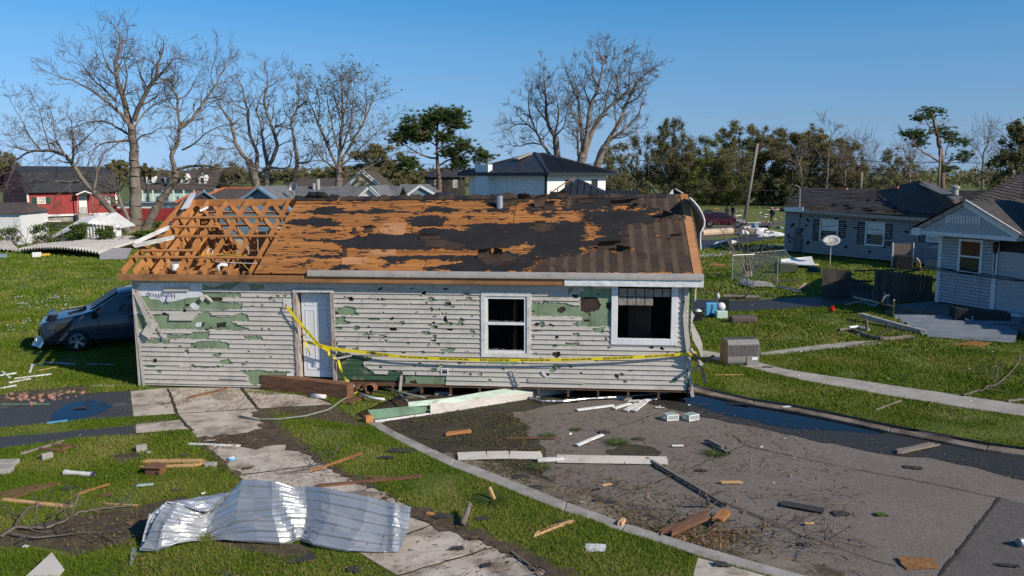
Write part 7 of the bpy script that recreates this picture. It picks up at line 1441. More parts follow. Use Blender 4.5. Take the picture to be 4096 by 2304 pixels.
mb=MB();mb.add([(-.32,-.3,0),(-.32,.4,0),(-.32,.4,.68),(-.32,-.3,.68),(1.35,-.22,.05),(1.35,.32,.05),(1.35,.32,.56),(1.35,-.22,.56)],[(0,1,2,3),(7,6,5,4),(0,4,5,1),(1,5,6,2),(2,6,7,3),(3,7,4,0)]);mb.build('bin_body',M['black'],e,bevel=.03);mb=MB();mb.bx(-.40,-.325,-.34,.44,-.0,.70);mb.build('lid',M['black'],e,bevel=.02)
V,Fs=text_mesh('IV',.26,.012);mb=MB();mb.add([(.12-v[1],-.305+.0,.12+v[0])for v in V],Fs);mb.bx(.14,.155,-.305,-.304,.1,.42);mb.bx(.18,.19,-.305,-.304,.1,.42);o=mb.build('bin_lettering',M['white'],e);o.rotation_euler=(0,0,0)
q=[G(*p)for p in kf([(1330,1290),(2440,1370),(2530,1170),(860,1110)])]
corr('siding_sheet',q[0]+Vector((0,0,.02)),q[1]+Vector((0,0,.02)),q[2]+Vector((0,0,.35)),q[3]+Vector((0,0,.30)),1,.0,mat('blue_grey_panel',(.14,.165,.19),(.19,.215,.24),2,.6,.05),label='long blue-grey wall sheet lying in the shade of the white house',cat='siding sheet',bend=lambda u_,v:Vector((0,0,.05*math.sin(v*34)+.02*math.sin(u_*9))),rows=26)
mb=MB();q=[G(*p)for p in kf([(460,1085),(700,1130),(1290,1255)])];a_=q[0]+Vector((0,0,.22));m2_=q[1]+Vector((0,0,.15));b2_=q[2]+Vector((0,0,.06))
for s_,t_ in((a_,m2_),(m2_,b2_)):mb.beam(s_,t_,.02,.16);mb.beam(s_+Vector((.03,.09,.07)),t_+Vector((.03,.09,.07)),.2,.015);mb.beam(s_+Vector((.06,.2,0)),t_+Vector((.06,.2,0)),.02,.12)
o=mb.build('gutter',M['drip']);tag(o,'long bent grey gutter lying across the right lawn','gutter')
mb=MB();q=[G(*p,.05)for p in kf([(310,1160),(430,1150),(560,1190)])];mb.tube(q,.05,8);o=mb.build('downspout_piece',M['white']);tag(o,'short white downspout piece under the grey gutter','downspout')
t=Tree(55);q=[G(*p,.06)for p in kf([(180,1190),(350,1190),(560,1270),(760,1310),(1000,1290),(1170,1300)])];Q,rad,L_=t.limb(q,.05,.09);t.limb([q[1]+Vector((.5,0,0)),q[1]+Vector((.45,0,.35))],.05,.05);t.sprout(Q,rad,6,.5,start=.1,maxlev=1)
e=tree_obj('fallen_branch',q[0],'crooked brown branch lying before the grey gutter','branch')
for o in t.mesh('fallen_branch',M['bark'],e,.01):rebase(o,q[0])
sheet('brown_plywood',kf([(1655,1375),(1990,1405),(2140,1350),(1850,1335)]),(.02,.02,.03,.03),.02,M['deck'],'brown plywood scrap on the right lawn below the blue-grey sheet','plywood')
sheet('white_frame_scrap',kf([(870,1015),(880,800),(895,800),(890,1010)]),(.0,1.0,1.0,0),.03,M['galv'],'thin metal chair frame standing in the shaded yard','frame')
sheet('pale_tarp',kf([(690,900),(810,930),(820,870),(720,790)]),(.05,.05,.3,.7),.02,M['blue_sid'],'crumpled pale plastic heap against the board fence','plastic',noise=.25,seed=6)
sheet('cardboard_scraps',kf([(480,860),(650,900),(690,870),(520,840)]),(.02,.02,.05,.05),.01,M['blue_sid'],'flat pale scraps at the end of the wet drive','scraps',noise=.05,seed=7)
for i,(a_,b_,lb)in enumerate((((270,865),(520,810),'left thin stick crossing the end of the wet drive'),((370,765),(870,880),'long thin rail leaning past the pale plastic heap'))):
 mb=MB();p_,q_=[G(*p,.1+.25*i)for p in kf([a_,b_])];mb.beam(Vector(),q_-p_,.05,.05);o=mb.build('rail',M['tan']);o.location=p_;tag(o,lb,'rail')
e=empty('black_tote',G(*c9([(100,1290)])[0]));tag(e,'black tote with white cloth on top beside the house corner','tote');mb=MB();mb.bx(-.24,.24,-.2,.2,0,.62);mb.build('tote_body',M['black'],e,bevel=.02);mb=MB();mb.lathe([(0,.78),(.12,.74),(.22,.62),(.2,.6)],9);mb.build('cloth',M['wrap'],e)
e=empty('blue_case',G(*c9([(222,1252)])[0]));e.rotation_euler=(0,0,.1);tag(e,'upright light blue hard case with dark strap','case');mb=MB();mb.bx(-.36,.36,-.16,.16,0,.95);mb.build('case_body',M['ltblue'],e,bevel=.05);mb=MB();mb.tube([(.02,-.17,.85),(.05,-.2,.6),(-.05,-.19,.35),(.12,-.2,.1)],.02,6);mb.tube([(-.3,-.18,.1),(0,-.22,.15),(.3,-.18,.08)],.05,6);mb.build('strap',M['black'],e)
e=empty('black_box',G(*c9([(335,1185)])[0]));tag(e,'black storage box behind the blue case','box');mb=MB();mb.bx(-.38,.40,-.25,.25,0,.80);mb.build('box_body',M['black'],e,bevel=.02);mb=MB();mb.bx(-.42,-.385,-.27,.25,0,.8);mb.build('box_side',M['drip'],e)
o=MB().lathe([(0,0),(.12,0),(.13,.2),(.08,.27),(.06,.3),(.07,.38),(0,.38)],12).build('glass_jug',M['dirtywhite'],smooth=True);o.location=G(*c9([(305,1185)])[0])+Vector((-.05,.05,.80));tag(o,'clear glass jug standing on the black storage box','jug')
bxthing('pale_blue_bin',*c9([(325,1265)])[0],(.72,.42,.5),.1,M['mint'],'pale blue plastic bin beside the blue case','bin',bevel=.05)
o=MB().lathe([(0,.55),(.2,.5),(.33,.3),(.3,.1),(.2,0),(0,0)],12).build('white_bag',M['wrap'],smooth=True);o.location=G(*c9([(320,1225)])[0])+Vector((.05,.2,.12));o.scale=(1,.8,1.1);tag(o,'white plastic bag behind the pale blue bin','bag')
bxthing('sofa_cushion',*c9([(535,1305)])[0],(1.62,.7,.42),.0,mat('mauve_fabric',(.105,.075,.075),(.14,.105,.10),30,.95,.3),'mauve grey sofa cushion on the right lawn','cushion',bevel=.13)
e=empty('air_conditioner',G(*c8([(448,383)])[0]));e.rotation_euler=(0,0,.12);tag(e,'toppled outdoor air conditioner unit standing on the sidewalk','air conditioner')
M['acg']=mat('ac_casing',(.19,.185,.175),(.26,.25,.24),4,.5,.05,c3=(.15,.13,.11),s3=4);M['ach']=mat('ac_coil',(.11,.105,.10),(.2,.19,.18),20,.5,.5,metal=.5)
Wc,Dc,Hc=1.12,.72,.92
prof_=[(cx_+.2*math.cos(a_),cz_+.2*math.sin(a_))for cx_,cz_,s_ in((.16,.2,-90),(.16,Hc-.2,0),(-.16,Hc-.2,90),(-.16,.2,180))for a_ in[math.radians(s_+15*k)for k in range(7)]]
mb=MB();nP=len(prof_);vs=[(x_,y_,z_)for x_ in(-Wc/2,Wc/2)for y_,z_ in prof_];mb.add(vs,[tuple(range(nP)),tuple(range(nP,2*nP))[::-1]]+[(i,i+nP,(i+1)%nP+nP,(i+1)%nP)for i in range(nP)]);mb.build('casing',M['acg'],e)
mb=MB();mb.add([(x_,y_*.97,.46+(z_-.46)*.97)for x_ in(-Wc/2-.03,-Wc/2-.002)for y_,z_ in prof_],[tuple(range(nP))[::-1],tuple(range(nP,2*nP))]+[(i,(i+1)%nP,(i+1)%nP+nP,i+nP)for i in range(nP)]);mb.build('base_pan',mat('dirty_pan',(.13,.10,.075),(.2,.16,.12),8,.9,.5),e,bevel=.012)
for k in range(22):mb=MB();x_=-Wc/2+.06+k*(Wc-.12)/21;mb.tube([(x_,-.372,.36),(x_,-.372,Hc-.2),(x_,-.32,Hc-.08),(x_,-.17,Hc+.008),(x_,.1,Hc+.01)],.008,4);mb.build('grille_wire',M['acg'],e)
mb=MB();mb.bx(-Wc/2+.03,Wc/2-.03,-.368,-.362,.36,Hc-.18);mb.build('coil',M['ach'],e);mb=MB();mb.bx(.12,Wc/2,-.385,-.363,.0,.34);mb.build('access_panel',M['acg'],e);mb=MB();mb.bx(.3,.5,-.39,-.386,.22,.31);mb.build('rating_plate',M['white'],e)
e=empty('fan_blades',G(2807,1500)+Vector((-.05,0,.35)));tag(e,'grey bent fan blades hanging at the house corner','fan')
hub=A(2803,1455,18.7)-Vector(e.location)
for(x,y)in((2857,1422),(2772,1485),(2822,1535),(2775,1415)):
 q_=A(x,y,18.6)-Vector(e.location);d_=(q_-hub);s_=d_.cross(Vector((0,1,.2))).normalized()*.045;mb=MB();mb.slab([hub-s_*.3,hub+d_*.5-s_,q_-s_*.6,q_+s_*.6,hub+d_*.5+s_,hub+s_*.3],(0,-1,.1),.01);mb.build('blade',M['sh_black'],e)
mb=MB();mb.lathe([(0,-.04),(.05,-.04),(.05,.04),(0,.04)],10,hub,Matrix.Rotation(1.3,3,'X'));mb.tube([hub,hub+Vector((-.25,0,.35))],.04,8);mb.build('motor',M['drip'],e)
for o in list(COL.objects):
 k={'black_tote':.57,'blue_case':.57,'black_box':.57,'glass_jug':.57,'pale_blue_bin':.57,'white_bag':.55,'sofa_cushion':.58,'red_bucket':.6,'air_conditioner':.78}.get(o.name)
 if k:o.scale=(k,k,k)
 if o.name=='glass_jug':o.location.z=.456
# ================================================================ CARS
def car(name,loc,heading,st,label,paint,glass,wheels,wr,parts):
 """st: stations (x, zlow, zbelt, zroof, halfwidth); x forward. body is a lofted shell."""
 e=empty(name,loc,heading);tag(e,label,'car');secs=[]
 for(x,zl,zb,zr,hw)in st:
  tw=.80 if zr-zb>.15 else .97;zm=zl+(zb-zl)*.45
  half=[(hw*.90,zl),(hw*.99,zl+.10),(hw*1.0,zm),(hw*.985,zb-.06),(hw*.955,zb),(hw*(tw+.13 if tw<.9 else .93),zb+(zr-zb)*.5),(hw*tw,zr-.05 if tw<.9 else zr-.01),(hw*tw*.8,zr),(0,zr+.015)]
  secs.append([Vector((x,-y,z))for y,z in half]+[Vector((x,y,z))for y,z in half[-2::-1]])
 fine=[]
 for i in range(len(secs)-1):
  for k in range(3):fine.append([a.lerp(b,k/3)for a,b in zip(secs[i],secs[i+1])])
 fine.append(secs[-1]);mb=MB();mb.grid(fine);m_=len(fine[0]);nn=mb.n
 mb.f.append(tuple(range(m_))[::-1]);mb.m.append(0);mb.f.append(tuple(range(nn-m_,nn)));mb.m.append(0)
 b=mb.build('body',paint,e,smooth=True);md=b.modifiers.new('es','EDGE_SPLIT');md.split_angle=math.radians(35)
 for(nm,pts,m)in parts:
  for sg in((1,-1)if pts[0][1]else(1,)):
   P_=[Vector((p[0],p[1]*sg,p[2]))for p in pts]
   if sg<0:P_=P_[::-1]
   mb=MB();n_=(P_[1]-P_[0]).cross(P_[2]-P_[0]).normalized();mb.slab(P_,n_,.012);mb.build(nm,m,e)
 for(x,hw)in wheels:
  for sg in(1,-1):
   w=empty('wheel',(x,sg*hw,wr));w.parent=e;R_=Matrix.Rotation(math.pi/2*sg,3,'X')
   mb=MB();mb.lathe([(wr*1.16,-.10),(wr*1.16,.012),(.02,.014)],24,(0,0,wr*.06),Matrix.Rotation(-math.pi/2*sg,3,'X'));mb.build('wheel_arch',M['black'],w)
   mb=MB();mb.lathe([(wr*.62,-.1),(wr*.9,-.1),(wr,-.06),(wr,.06),(wr*.9,.10),(wr*.64,.10)],24,(0,sg*.02,0),Matrix.Rotation(-math.pi/2*sg,3,'X'));mb.build('tyre',M['black'],w,smooth=True)
   mb=MB();mb.lathe([(wr*.64,.09),(wr*.60,.06),(wr*.57,.06),(wr*.57,.02),(0,.02)],24,(0,sg*.03,0),Matrix.Rotation(-math.pi/2*sg,3,'X'))
   rim=mb.build('rim',M['black'],w)
   for k in range(10):
    a=2*math.pi*(k//2)/5+(.16 if k%2 else-.16);d=Vector((math.cos(a),0,math.sin(a)));mb=MB();mb.beam(Vector((0,sg*.11,0))+d*wr*.10,Vector((0,sg*.12,0))+d*wr*.63,.03,.045,up=(0,1,0));mb.build('spoke',M['alloy'],w)
   mb=MB();mb.lathe([(wr*.66,.115),(wr*.60,.125),(wr*.585,.10)],24,(0,sg*.0,0),Matrix.Rotation(-math.pi/2*sg,3,'X'));mb.lathe([(.07,.10),(.06,.13),(0,.13)],12,(0,0,0),Matrix.Rotation(-math.pi/2*sg,3,'X'));mb.build('rim_lip',M['alloy'],w)
 return e
M['alloy']=mat('alloy',(.5,.5,.5),rough=.3,metal=.8)
M['navy']=mat('navy_car_paint',(.016,.026,.048),(.022,.034,.06),2,.35,0,coat=.7,c3=(.04,.038,.035),s3=4,lo3=.6,hi3=.8);M['maroon']=mat('maroon_paint',(.07,.006,.014),rough=.4,coat=.4)
M['cglass']=mat('car_glass',(.015,.02,.024),rough=.08,spec=.7);M['crack_gl']=mat('cracked_windscreen',(.05,.075,.085),(.12,.15,.16),14,.25,.4,spec=.6)
van=car('crushed_minivan',G(398,1392)+Vector((.55,.85,0)),math.radians(206),[(2.40,.55,.80,.82,.62),(2.30,.32,.86,.90,.80),(2.05,.28,.94,.99,.88),(1.6,.26,1.00,1.06,.91),(1.25,.25,1.06,1.12,.92),(.95,.25,1.08,1.22,.92),(.25,.25,1.10,1.68,.92),(-.4,.25,1.12,1.76,.92),(-1.4,.25,1.13,1.76,.91),(-2.1,.28,1.14,1.70,.89),(-2.38,.40,1.14,1.30,.82)],'wrecked dark blue minivan with smashed front behind the house corner',M['navy'],M['cglass'],[(1.42,.84),(-1.45,.84)],.33,[('windscreen',[(1.10,-.66,1.16),(1.10,.66,1.16),(.30,.58,1.69),(.30,-.58,1.69)],M['crack_gl']),('side_window',[(.80,.905,1.13),(-.15,.905,1.14),(-.15,.79,1.64),(.32,.79,1.60)],M['cglass']),('side_window',[(-.22,.905,1.14),(-1.2,.905,1.15),(-1.2,.79,1.66),(-.22,.79,1.65)],M['cglass']),('side_window',[(-1.27,.90,1.15),(-2.05,.885,1.16),(-1.95,.78,1.62),(-1.27,.79,1.66)],M['cglass']),('door_seam',[(.86,.932,.32),(.84,.932,.32),(.84,.925,1.08),(.86,.925,1.08)],M['black']),('door_seam',[(-.18,.932,.32),(-.20,.932,.32),(-.20,.925,1.10),(-.18,.925,1.10)],M['black']),('door_handle',[(.02,.945,.95),(-.16,.945,.95),(-.16,.945,.99),(.02,.945,.99)],M['navy']),('door_trim',[(1.0,.94,.50),(-1.05,.94,.50),(-1.05,.94,.56),(1.0,.94,.56)],M['navy']),('headlight',[(2.20,.89,.72),(1.95,.93,.74),(1.93,.92,.90),(2.18,.86,.86)],M['glass']),('broken_socket',[(2.32,.60,.48),(1.92,.935,.44),(1.90,.935,.72),(2.32,.70,.72)],M['black']),('crumple',[(2.0,.95,.52),(1.6,.95,.75),(1.5,.95,.95),(1.95,.94,.86)],M['black'])])
mb=MB();mb.grid([[Vector((2.25-.05*j,-.72+.26*i,.92+.05*j+.05*math.sin(i*2.3+j)))for j in range(6)]for i in range(6)]);mb.build('buckled_bonnet',M['navy'],van)
mb=MB();mb.grid([[Vector((2.55+.16*math.sin(i*1.1)-.10*j,-.85+.34*i,.12+.15*j))for j in range(4)]for i in range(6)]);mb.build('hanging_bumper',M['navy'],van,smooth=True);mb=MB();mb.bx(2.36,2.44,-.5,.5,.5,.68);mb.build('grille',M['black'],van)
mb=MB();mb.lathe([(0,.02),(.10,.0),(.11,-.03)],12,(2.52,.62,.42),Matrix.Rotation(math.pi/2,3,'Y'));mb.build('fog_lamp',M['alloy'],van);mb=MB();mb.box((.95,1.03,1.10),(.16,.2,.2));mb.build('mirror',M['black'],van,bevel=.04);mb=MB();mb.slab([(1.15,-.3,1.16),(1.7,-.2,1.12),(1.65,.0,1.2),(1.2,0,1.24)],(0,0,1),.02);mb.build('loose_cowl',M['drip'],van)
car('red_car',G(*c9([(360,425)])[0])+Vector((0,.6,.35)),math.radians(-14),[(2.1,.35,.62,.64,.70),(1.95,.25,.72,.76,.82),(1.3,.24,.82,.86,.85),(.85,.24,.88,.92,.85),(.1,.24,.92,1.36,.85),(-.6,.24,.94,1.42,.85),(-1.4,.24,.95,1.30,.84),(-1.9,.28,.95,1.02,.82),(-2.1,.4,.85,.88,.72)],'damaged dark red car with smashed front in the far street',M['maroon'],M['cglass'],[(1.25,.78),(-1.25,.78)],.32,[('windscreen',[(.88,-.62,.94),(.88,.62,.94),(.16,.55,1.36),(.16,-.55,1.36)],M['crack_gl']),('side_window',[(.6,.84,.95),(-.3,.84,.97),(-.3,.73,1.36),(.15,.73,1.32)],M['cglass']),('side_window',[(-.36,.84,.97),(-1.3,.83,.98),(-1.2,.72,1.27),(-.36,.73,1.36)],M['cglass']),('smashed_front',[(2.12,.1,.3),(2.12,.7,.3),(1.9,.8,.8),(2.0,.1,.85)],M['black']),('bare_wing',[(1.95,.87,.45),(1.1,.88,.6),(1.15,.88,.86),(1.95,.84,.76)],M['drip'])])
e=empty('spare_wheel',G(*c9([(205,330)])[0]));tag(e,'black overturned wheel and axle behind the red car','wheel');mb=MB();mb.lathe([(.15,-.2),(.6,-.2),(.7,-.1),(.7,.1),(.6,.2),(.15,.2)],16,(0,0,.75),Matrix.Rotation(.9,3,'X'));mb.build('tyre',M['black'],e)
# ================================================================ PEOPLE (far off)
def person(px,py,label,pose,cloth,extra,face=0.0):
 J=dict(pel=(0,0,.95),ch=(0,0,1.32),nk=(0,0,1.50),hd=(0,0,1.64),ht=(0,0,1.74),ls=(.19,0,1.42),rs=(-.19,0,1.42),lh=(.10,0,.90),rh=(-.10,0,.90));J.update(pose);K=list(J);
 ed=[('pel','ch'),('ch','nk'),('nk','hd'),('hd','ht'),('ch','ls'),('ls','le'),('le','lw'),('lw','lf'),('ch','rs'),('rs','re'),('re','rw'),('rw','rf'),('pel','lh'),('lh','lk'),('lk','la'),('la','lt'),('pel','rh'),('rh','rk'),('rk','ra'),('ra','rt')]
 R_=dict(pel=.14,ch=.16,nk=.06,hd=.10,ht=.085,ls=.075,rs=.075,le=.05,re=.05,lw=.038,rw=.038,lf=.03,rf=.03,lh=.095,rh=.095,lk=.07,rk=.07,la=.055,ra=.055,lt=.045,rt=.045)
 me=bpy.data.meshes.new('person');me.from_pydata([J[k]for k in K],[(K.index(a),K.index(b))for a,b in ed],[]);o=link('body',me,cloth);sk=o.modifiers.new('skin','SKIN');o.modifiers.new('sub','SUBSURF').levels=1
 for k,v in zip(K,me.skin_vertices[0].data):v.radius=(R_[k],R_[k]*.85);v.use_root=(k=='pel')
 e=empty('person',G(px,py),face);tag(e,label,'person');o.parent=e
 mb=MB();mb.lathe([(0,-.12),(.06,-.11),(.085,-.04),(.09,.03),(.07,.09),(0,.11)],10,(0,-.02,1.63));mb.build('head',mat('skin',(.42,.25,.18)),e,smooth=True)
 for nm,c_,sz,m_ in extra:mb=MB();mb.box(c_,sz);mb.build(nm,m_,e,bevel=min(sz)*.3)
 return e
M['uni']=mat('navy_uniform',(.018,.02,.035),(.03,.032,.05),10,.9);M['shirt']=mat('dark_shirt',(.035,.035,.045),(.05,.05,.06),9,.9);M['helm']=mat('orange_helmet',(.6,.16,.03),rough=.4);M['hair']=mat('hair',(.02,.015,.012))
walk=dict(le=(.24,.12,1.15),lw=(.22,.02,.92),lf=(.22,-.02,.84),re=(-.24,-.1,1.16),rw=(-.22,-.24,.98),rf=(-.22,-.28,.90),lk=(.10,-.20,.52),la=(.10,-.30,.09),lt=(.10,-.46,.04),rk=(-.10,.08,.50),ra=(-.10,.38,.14),rt=(-.10,.30,.04),hd=(0,-.05,1.64),ht=(0,-.06,1.74),nk=(0,-.03,1.5))
stand=dict(le=(.25,.03,1.14),lw=(.22,-.08,.92),lf=(.2,-.1,.84),re=(-.25,.03,1.14),rw=(-.22,-.08,.92),rf=(-.2,-.1,.84),lk=(.11,-.02,.50),la=(.12,.02,.08),lt=(.13,-.14,.04),rk=(-.11,-.02,.50),ra=(-.12,.02,.08),rt=(-.13,-.14,.04))
person(3085,899,'person in dark uniform and orange helmet walking with a backpack',walk,M['uni'],[('helmet',(0,-.05,1.74),(.26,.30,.16),M['helm']),('backpack',(0,.24,1.28),(.34,.2,.5),M['black']),('glove',(-.22,-.28,.88),(.1,.1,.12),M['helm'])],math.radians(-62))
person(2907,886,'person in a blue-grey shirt standing behind the red car',stand,M['shirt'],[('hair',(0,.01,1.72),(.2,.22,.12),M['hair'])],2.8)
person(2930,882,'person in a black shirt standing right of the one in blue-grey',stand,M['uni'],[('hair',(0,.01,1.72),(.2,.22,.12),M['hair'])],2.2)
# ================================================================ CAUTION TAPE
M['tape']=mat('yellow_tape',(.72,.58,.015),(.78,.64,.02),4,.4,.15);M['tapetxt']=mat('tape_print',(.03,.03,.025))
tapee=empty('caution_tape',(HL0.x,HL0.y,0),YAW);tag(tapee,'yellow fire line tape strung across the house front','caution tape')
def ribbon(name,pts,w,yoff,tw=None):
 P_=[Vector((s,-y,z))for(s,z),y in zip(wls(pts,-.1),yoff)];F_=[]
 for i in range(len(P_)-1):
  for k in range(5):F_.append(P_[i].lerp(P_[i+1],k/5))
 F_.append(P_[-1]);up=[];
 for i in range(len(F_)):
  d=(F_[min(i+1,len(F_)-1)]-F_[max(i-1,0)]).normalized();nn=Vector((-d.z,0,d.x));nn=nn if nn.z>0 or abs(d.x)<.3 else-nn;t=(tw or 0)*math.sin(i*.55);up.append(nn*math.cos(t)+Vector((0,1,0))*math.sin(t))
 mb=MB();mb.grid([[p-q*w/2 for p,q in zip(F_,up)],[p for p in F_],[p+q*w/2 for p,q in zip(F_,up)]]);mb.build(name,M['tape'],tapee,smooth=True);return F_,up
def tape_text(F_,up,s0,h,flip=True,txt='FIRE LINE DO NOT CROSS',dy=-.004):
 V,Fs=text_mesh(txt,1.0,.01);hmax=.72;sc=h/hmax;L_=[0]
 for i in range(len(F_)-1):L_.append(L_[-1]+(F_[i+1]-F_[i]).length)
 wd=max(v[0]for v in V)*sc;out=[]
 if s0+wd>L_[-1]:return s0+wd
 for v in V:
  s=s0+(wd-v[0]*sc if flip else v[0]*sc);o=(v[1]-hmax/2)*sc*(-1 if flip else 1);i=min(len(L_)-2,max(0,int(np.searchsorted(L_,s))-1));f=(s-L_[i])/max(1e-6,L_[i+1]-L_[i])
  out.append(F_[i].lerp(F_[i+1],f)+up[i].lerp(up[i+1],f)*o+Vector((0,dy,0)))
 mb=MB();mb.add(out,Fs);mb.build('tape_lettering',M['tapetxt'],tapee);return s0+wd
F1,U1=ribbon('tape_strip',k4([(595,705),(720,738),(850,765),(970,788),(1120,802),(1317,822)])+k5([(250,900),(600,938),(1000,960),(1449,975)])+k2([(1200,1108),(1500,1102),(1800,1092),(2000,1082),(2160,1072),(2200,1075),(2230,1058)]),.068,[.08,.10,.12,.13,.13,.14,.15,.17,.18,.18,.18,.17,.15,.12,.10,.10,.12])
s_=1.5
while s_<11.5:s_=tape_text(F1,U1,s_,.042)+.27
F2,U2=ribbon('tape_strip',k4([(400,335),(470,430),(545,515),(640,625),(740,740),(840,800)]),.075,[.13,.14,.15,.16,.15,.11]);tape_text(F2,U2,.62,.04)
ribbon('tape_strip',k4([(830,795),(835,840),(870,865),(900,882)]),.05,[.1,.11,.1,.1],.6);ribbon('tape_strip',k4([(585,700),(605,770),(630,855)]),.04,[.1,.09,.08],.5);ribbon('tape_strip',k4([(930,895),(955,980),(1000,1070),(1060,1150),(1130,1185),(1160,1195)]),.055,[.1,.11,.14,.2,.34,.4],.5)
ribbon('tape_strip',k4([(1070,1160),(1110,1200),(1130,1220),(1170,1195)]),.05,[.3,.36,.4,.4],.7)
# ================================================================ BIG METAL SHEET in the foreground
bot=[(850,1222),(950,1222),(1060,1190),(1250,1150),(1460,1162),(1700,1172),(1820,1150),(1900,1190),(2100,1220),(2300,1226),(2420,1222)]
mid=[(925,1070),(1000,1075),(1130,1070),(1245,1090),(1430,1010),(1650,990),(1860,980),(2000,1010),(2200,1050),(2350,1075),(2475,1100)]
top=[(1008,924),(1120,940),(1255,988),(1390,862),(1470,786),(1650,797),(1850,826),(2000,850),(2240,897),(2400,940),(2492,962)]
sm=empty('metal_roof_sheet',G(*c6([(1500,1200)])[0]));tag(sm,'big crumpled silver metal roof sheet lying in the foreground','metal sheet');o0=Vector(sm.location)
g_=[];NV=84;_net=np.random.default_rng(14).uniform(-1,1,(10,5))
def net(t,v):
 x=t*8.99;y=v*3.99;i=int(x);j=int(y);f=x-i;g=y-j;N_=_net
 return N_[i,j]*(1-f-g)+N_[i+1,j]*f+N_[i,j+1]*g if f+g<1 else N_[i+1,j+1]*(f+g-1)+N_[i+1,j]*(1-g)+N_[i,j+1]*(1-f)
cr_=lambda a,k:a[k]
def lerp2(a,t):
 x=t*(len(a)-1);i=min(len(a)-2,int(x));f=x-i;return(a[i][0]+(a[i+1][0]-a[i][0])*f,a[i][1]+(a[i+1][1]-a[i][1])*f)
for i in range(91):
 t=i/90;b_=G(*c6([lerp2(bot,t)])[0],.04);Yb=b_.y;m_=A(*c6([lerp2(mid,t)])[0],Yb+.28+.1*vnoise(t*6,1));tp=A(*c6([lerp2(top,t)])[0],Yb+.62+.25*vnoise(t*5,3));col=[]
 for j in range(NV+1):
  v=j/NV;p=b_*(1-v)**2*1.0+m_*2*v*(1-v)+tp*v*v if False else(b_.lerp(m_,v*2)if v<.5 else m_.lerp(tp,v*2-1))
  ph=(v*5.6+.25*t+.10*math.sin(t*7))%1.0;rib=.036*min(1,max(0,(.08-abs(ph-.2))/.03))+.012*min(1,max(0,(.05-abs(ph-.62))/.03))
  pass
  dent=.05*net(t,v)+sum(a_*max(0,1-abs(t-c_+.07*(v-.5))/w_)for c_,w_,a_ in((.10,.04,.03),(.27,.05,-.07),(.545,.03,.035),(.60,.035,-.04),(.93,.03,.03)))
  col.append(p+Vector((0,-.62,.78))*(rib+dent)-o0)
 g_.append(col)
mb=MB();mb.grid(g_);o=mb.build('main_panel',M['metal'],sm);md=o.modifiers.new('s','SOLIDIFY');md.thickness=.004
def spanel(pts,dep,nm,n1=10,n2=8,amp=.05):
 P_=[A(*c6([p])[0],G(*c6([(850,1222)])[0]).y+d)for p,d in zip(pts,dep)];mb=MB();mb.grid([[P_[0].lerp(P_[1],i/n1).lerp(P_[3].lerp(P_[2],i/n1),j/n2)-o0+Vector((0,-.5,.7))*(amp*(vnoise(i*.8+pts[0][0],j*.9)-.5)+.02*(j%3==0))for i in range(n1+1)]for j in range(n2+1)]);o=mb.build(nm,M['metal'],sm);md=o.modifiers.new('s','SOLIDIFY');md.thickness=.004
spanel([(1010,924),(1262,988),(1392,860),(1250,884)],[.62,.75,1.0,1.15],'folded_flap');spanel([(848,1215),(905,1000),(1010,926),(930,1070)],[.0,.45,.62,.28],'bent_edge',amp=.03);spanel([(785,1300),(850,1375),(850,1215),(800,1195)],[-.45,-.5,.0,.05],'hanging_tail',amp=.04)
r_=random.Random(9)
for k in range(22):
 i=r_.randrange(4,86);j=r_.randrange(8,NV-6);p=g_[i][j]+Vector((0,-.012,.018));mb=MB();mb.slab([p+(g_[i+1][j]-g_[i][j])*x_+(g_[i][j+1]-g_[i][j])*y_+Vector((0,-.004,.006))for x_,y_ in blob(0,0,r_.uniform(.3,.8),r_.uniform(.8,2.4),8,.4,k)],(0,-.6,.8),.003);mb.build('rust_spot',M['rust'],sm)
# ================================================================ FALLEN WALL STRIP on the road
fs=empty('fallen_wall_strip',G(*c7([(850,330)])[0],ROADZ));tag(fs,'long strip of fallen wall with green boards and siding before the house','wall strip');f0=Vector(fs.location)
def strip(pb,pt,dy,nm,m,th=.03,zb=0.0):
 P_=[G(*c7([p])[0],ROADZ+zb)for p in pb];T_=[A(*c7([q])[0],p.y+dy)for q,p in zip(pt,P_)];mb=MB();n=len(P_)
 for i in range(n-1):mb.slab([P_[i]-f0,P_[i+1]-f0,T_[i+1]-f0,T_[i]-f0],(0,-.85,.5),th)
 return mb.build(nm,m,fs)
M['gboard']=mat('green_painted_board',(.10,.20,.12),(.14,.25,.16),2,.6,.1,c3=(.05,.07,.05),s3=3);M['mintb']=mat('mint_chipped_board',(.50,.62,.50),(.62,.72,.60),5,.7,.2,c3=(.22,.2,.17),s3=3,lo3=.6,hi3=.7)
strip([(165,392),(545,340)],[(120,322),(540,285)],.12,'green_board',M['gboard']);strip([(178,412),(545,358)],[(165,393),(545,341)],.05,'white_edge_board',M['dirtywhite'])
for k in range(3):
 a_,b_=k/3,(k+1)/3;L0,L1=Vector((545,360)),Vector((545,282));R0,R1=Vector((1500,205)),Vector((1555,160));strip([tuple(L0.lerp(L1,a_)),tuple(R0.lerp(R1,a_))],[tuple(L0.lerp(L1,b_)),tuple(R0.lerp(R1,b_))],.05,'lap_board',M['dirtywhite']if k==9 else M['siding'],.02,.0 if k==0 else .06*k)
ragl=[(398,300),(520,292),(600,285),(800,262),(1000,230),(1200,205),(1400,180),(1560,158)];ragt=[(395,268),(520,255),(680,238),(740,228),(900,200),(1130,166),(1400,140),(1545,132)]
strip(ragl,ragt,.16,'mint_board',M['mintb'],.02,.16)
strip([(670,252),(740,245),(910,215)],[(680,232),(800,215),(915,198)],.14,'felt_scrap',M['felt_black'],.03,.17)
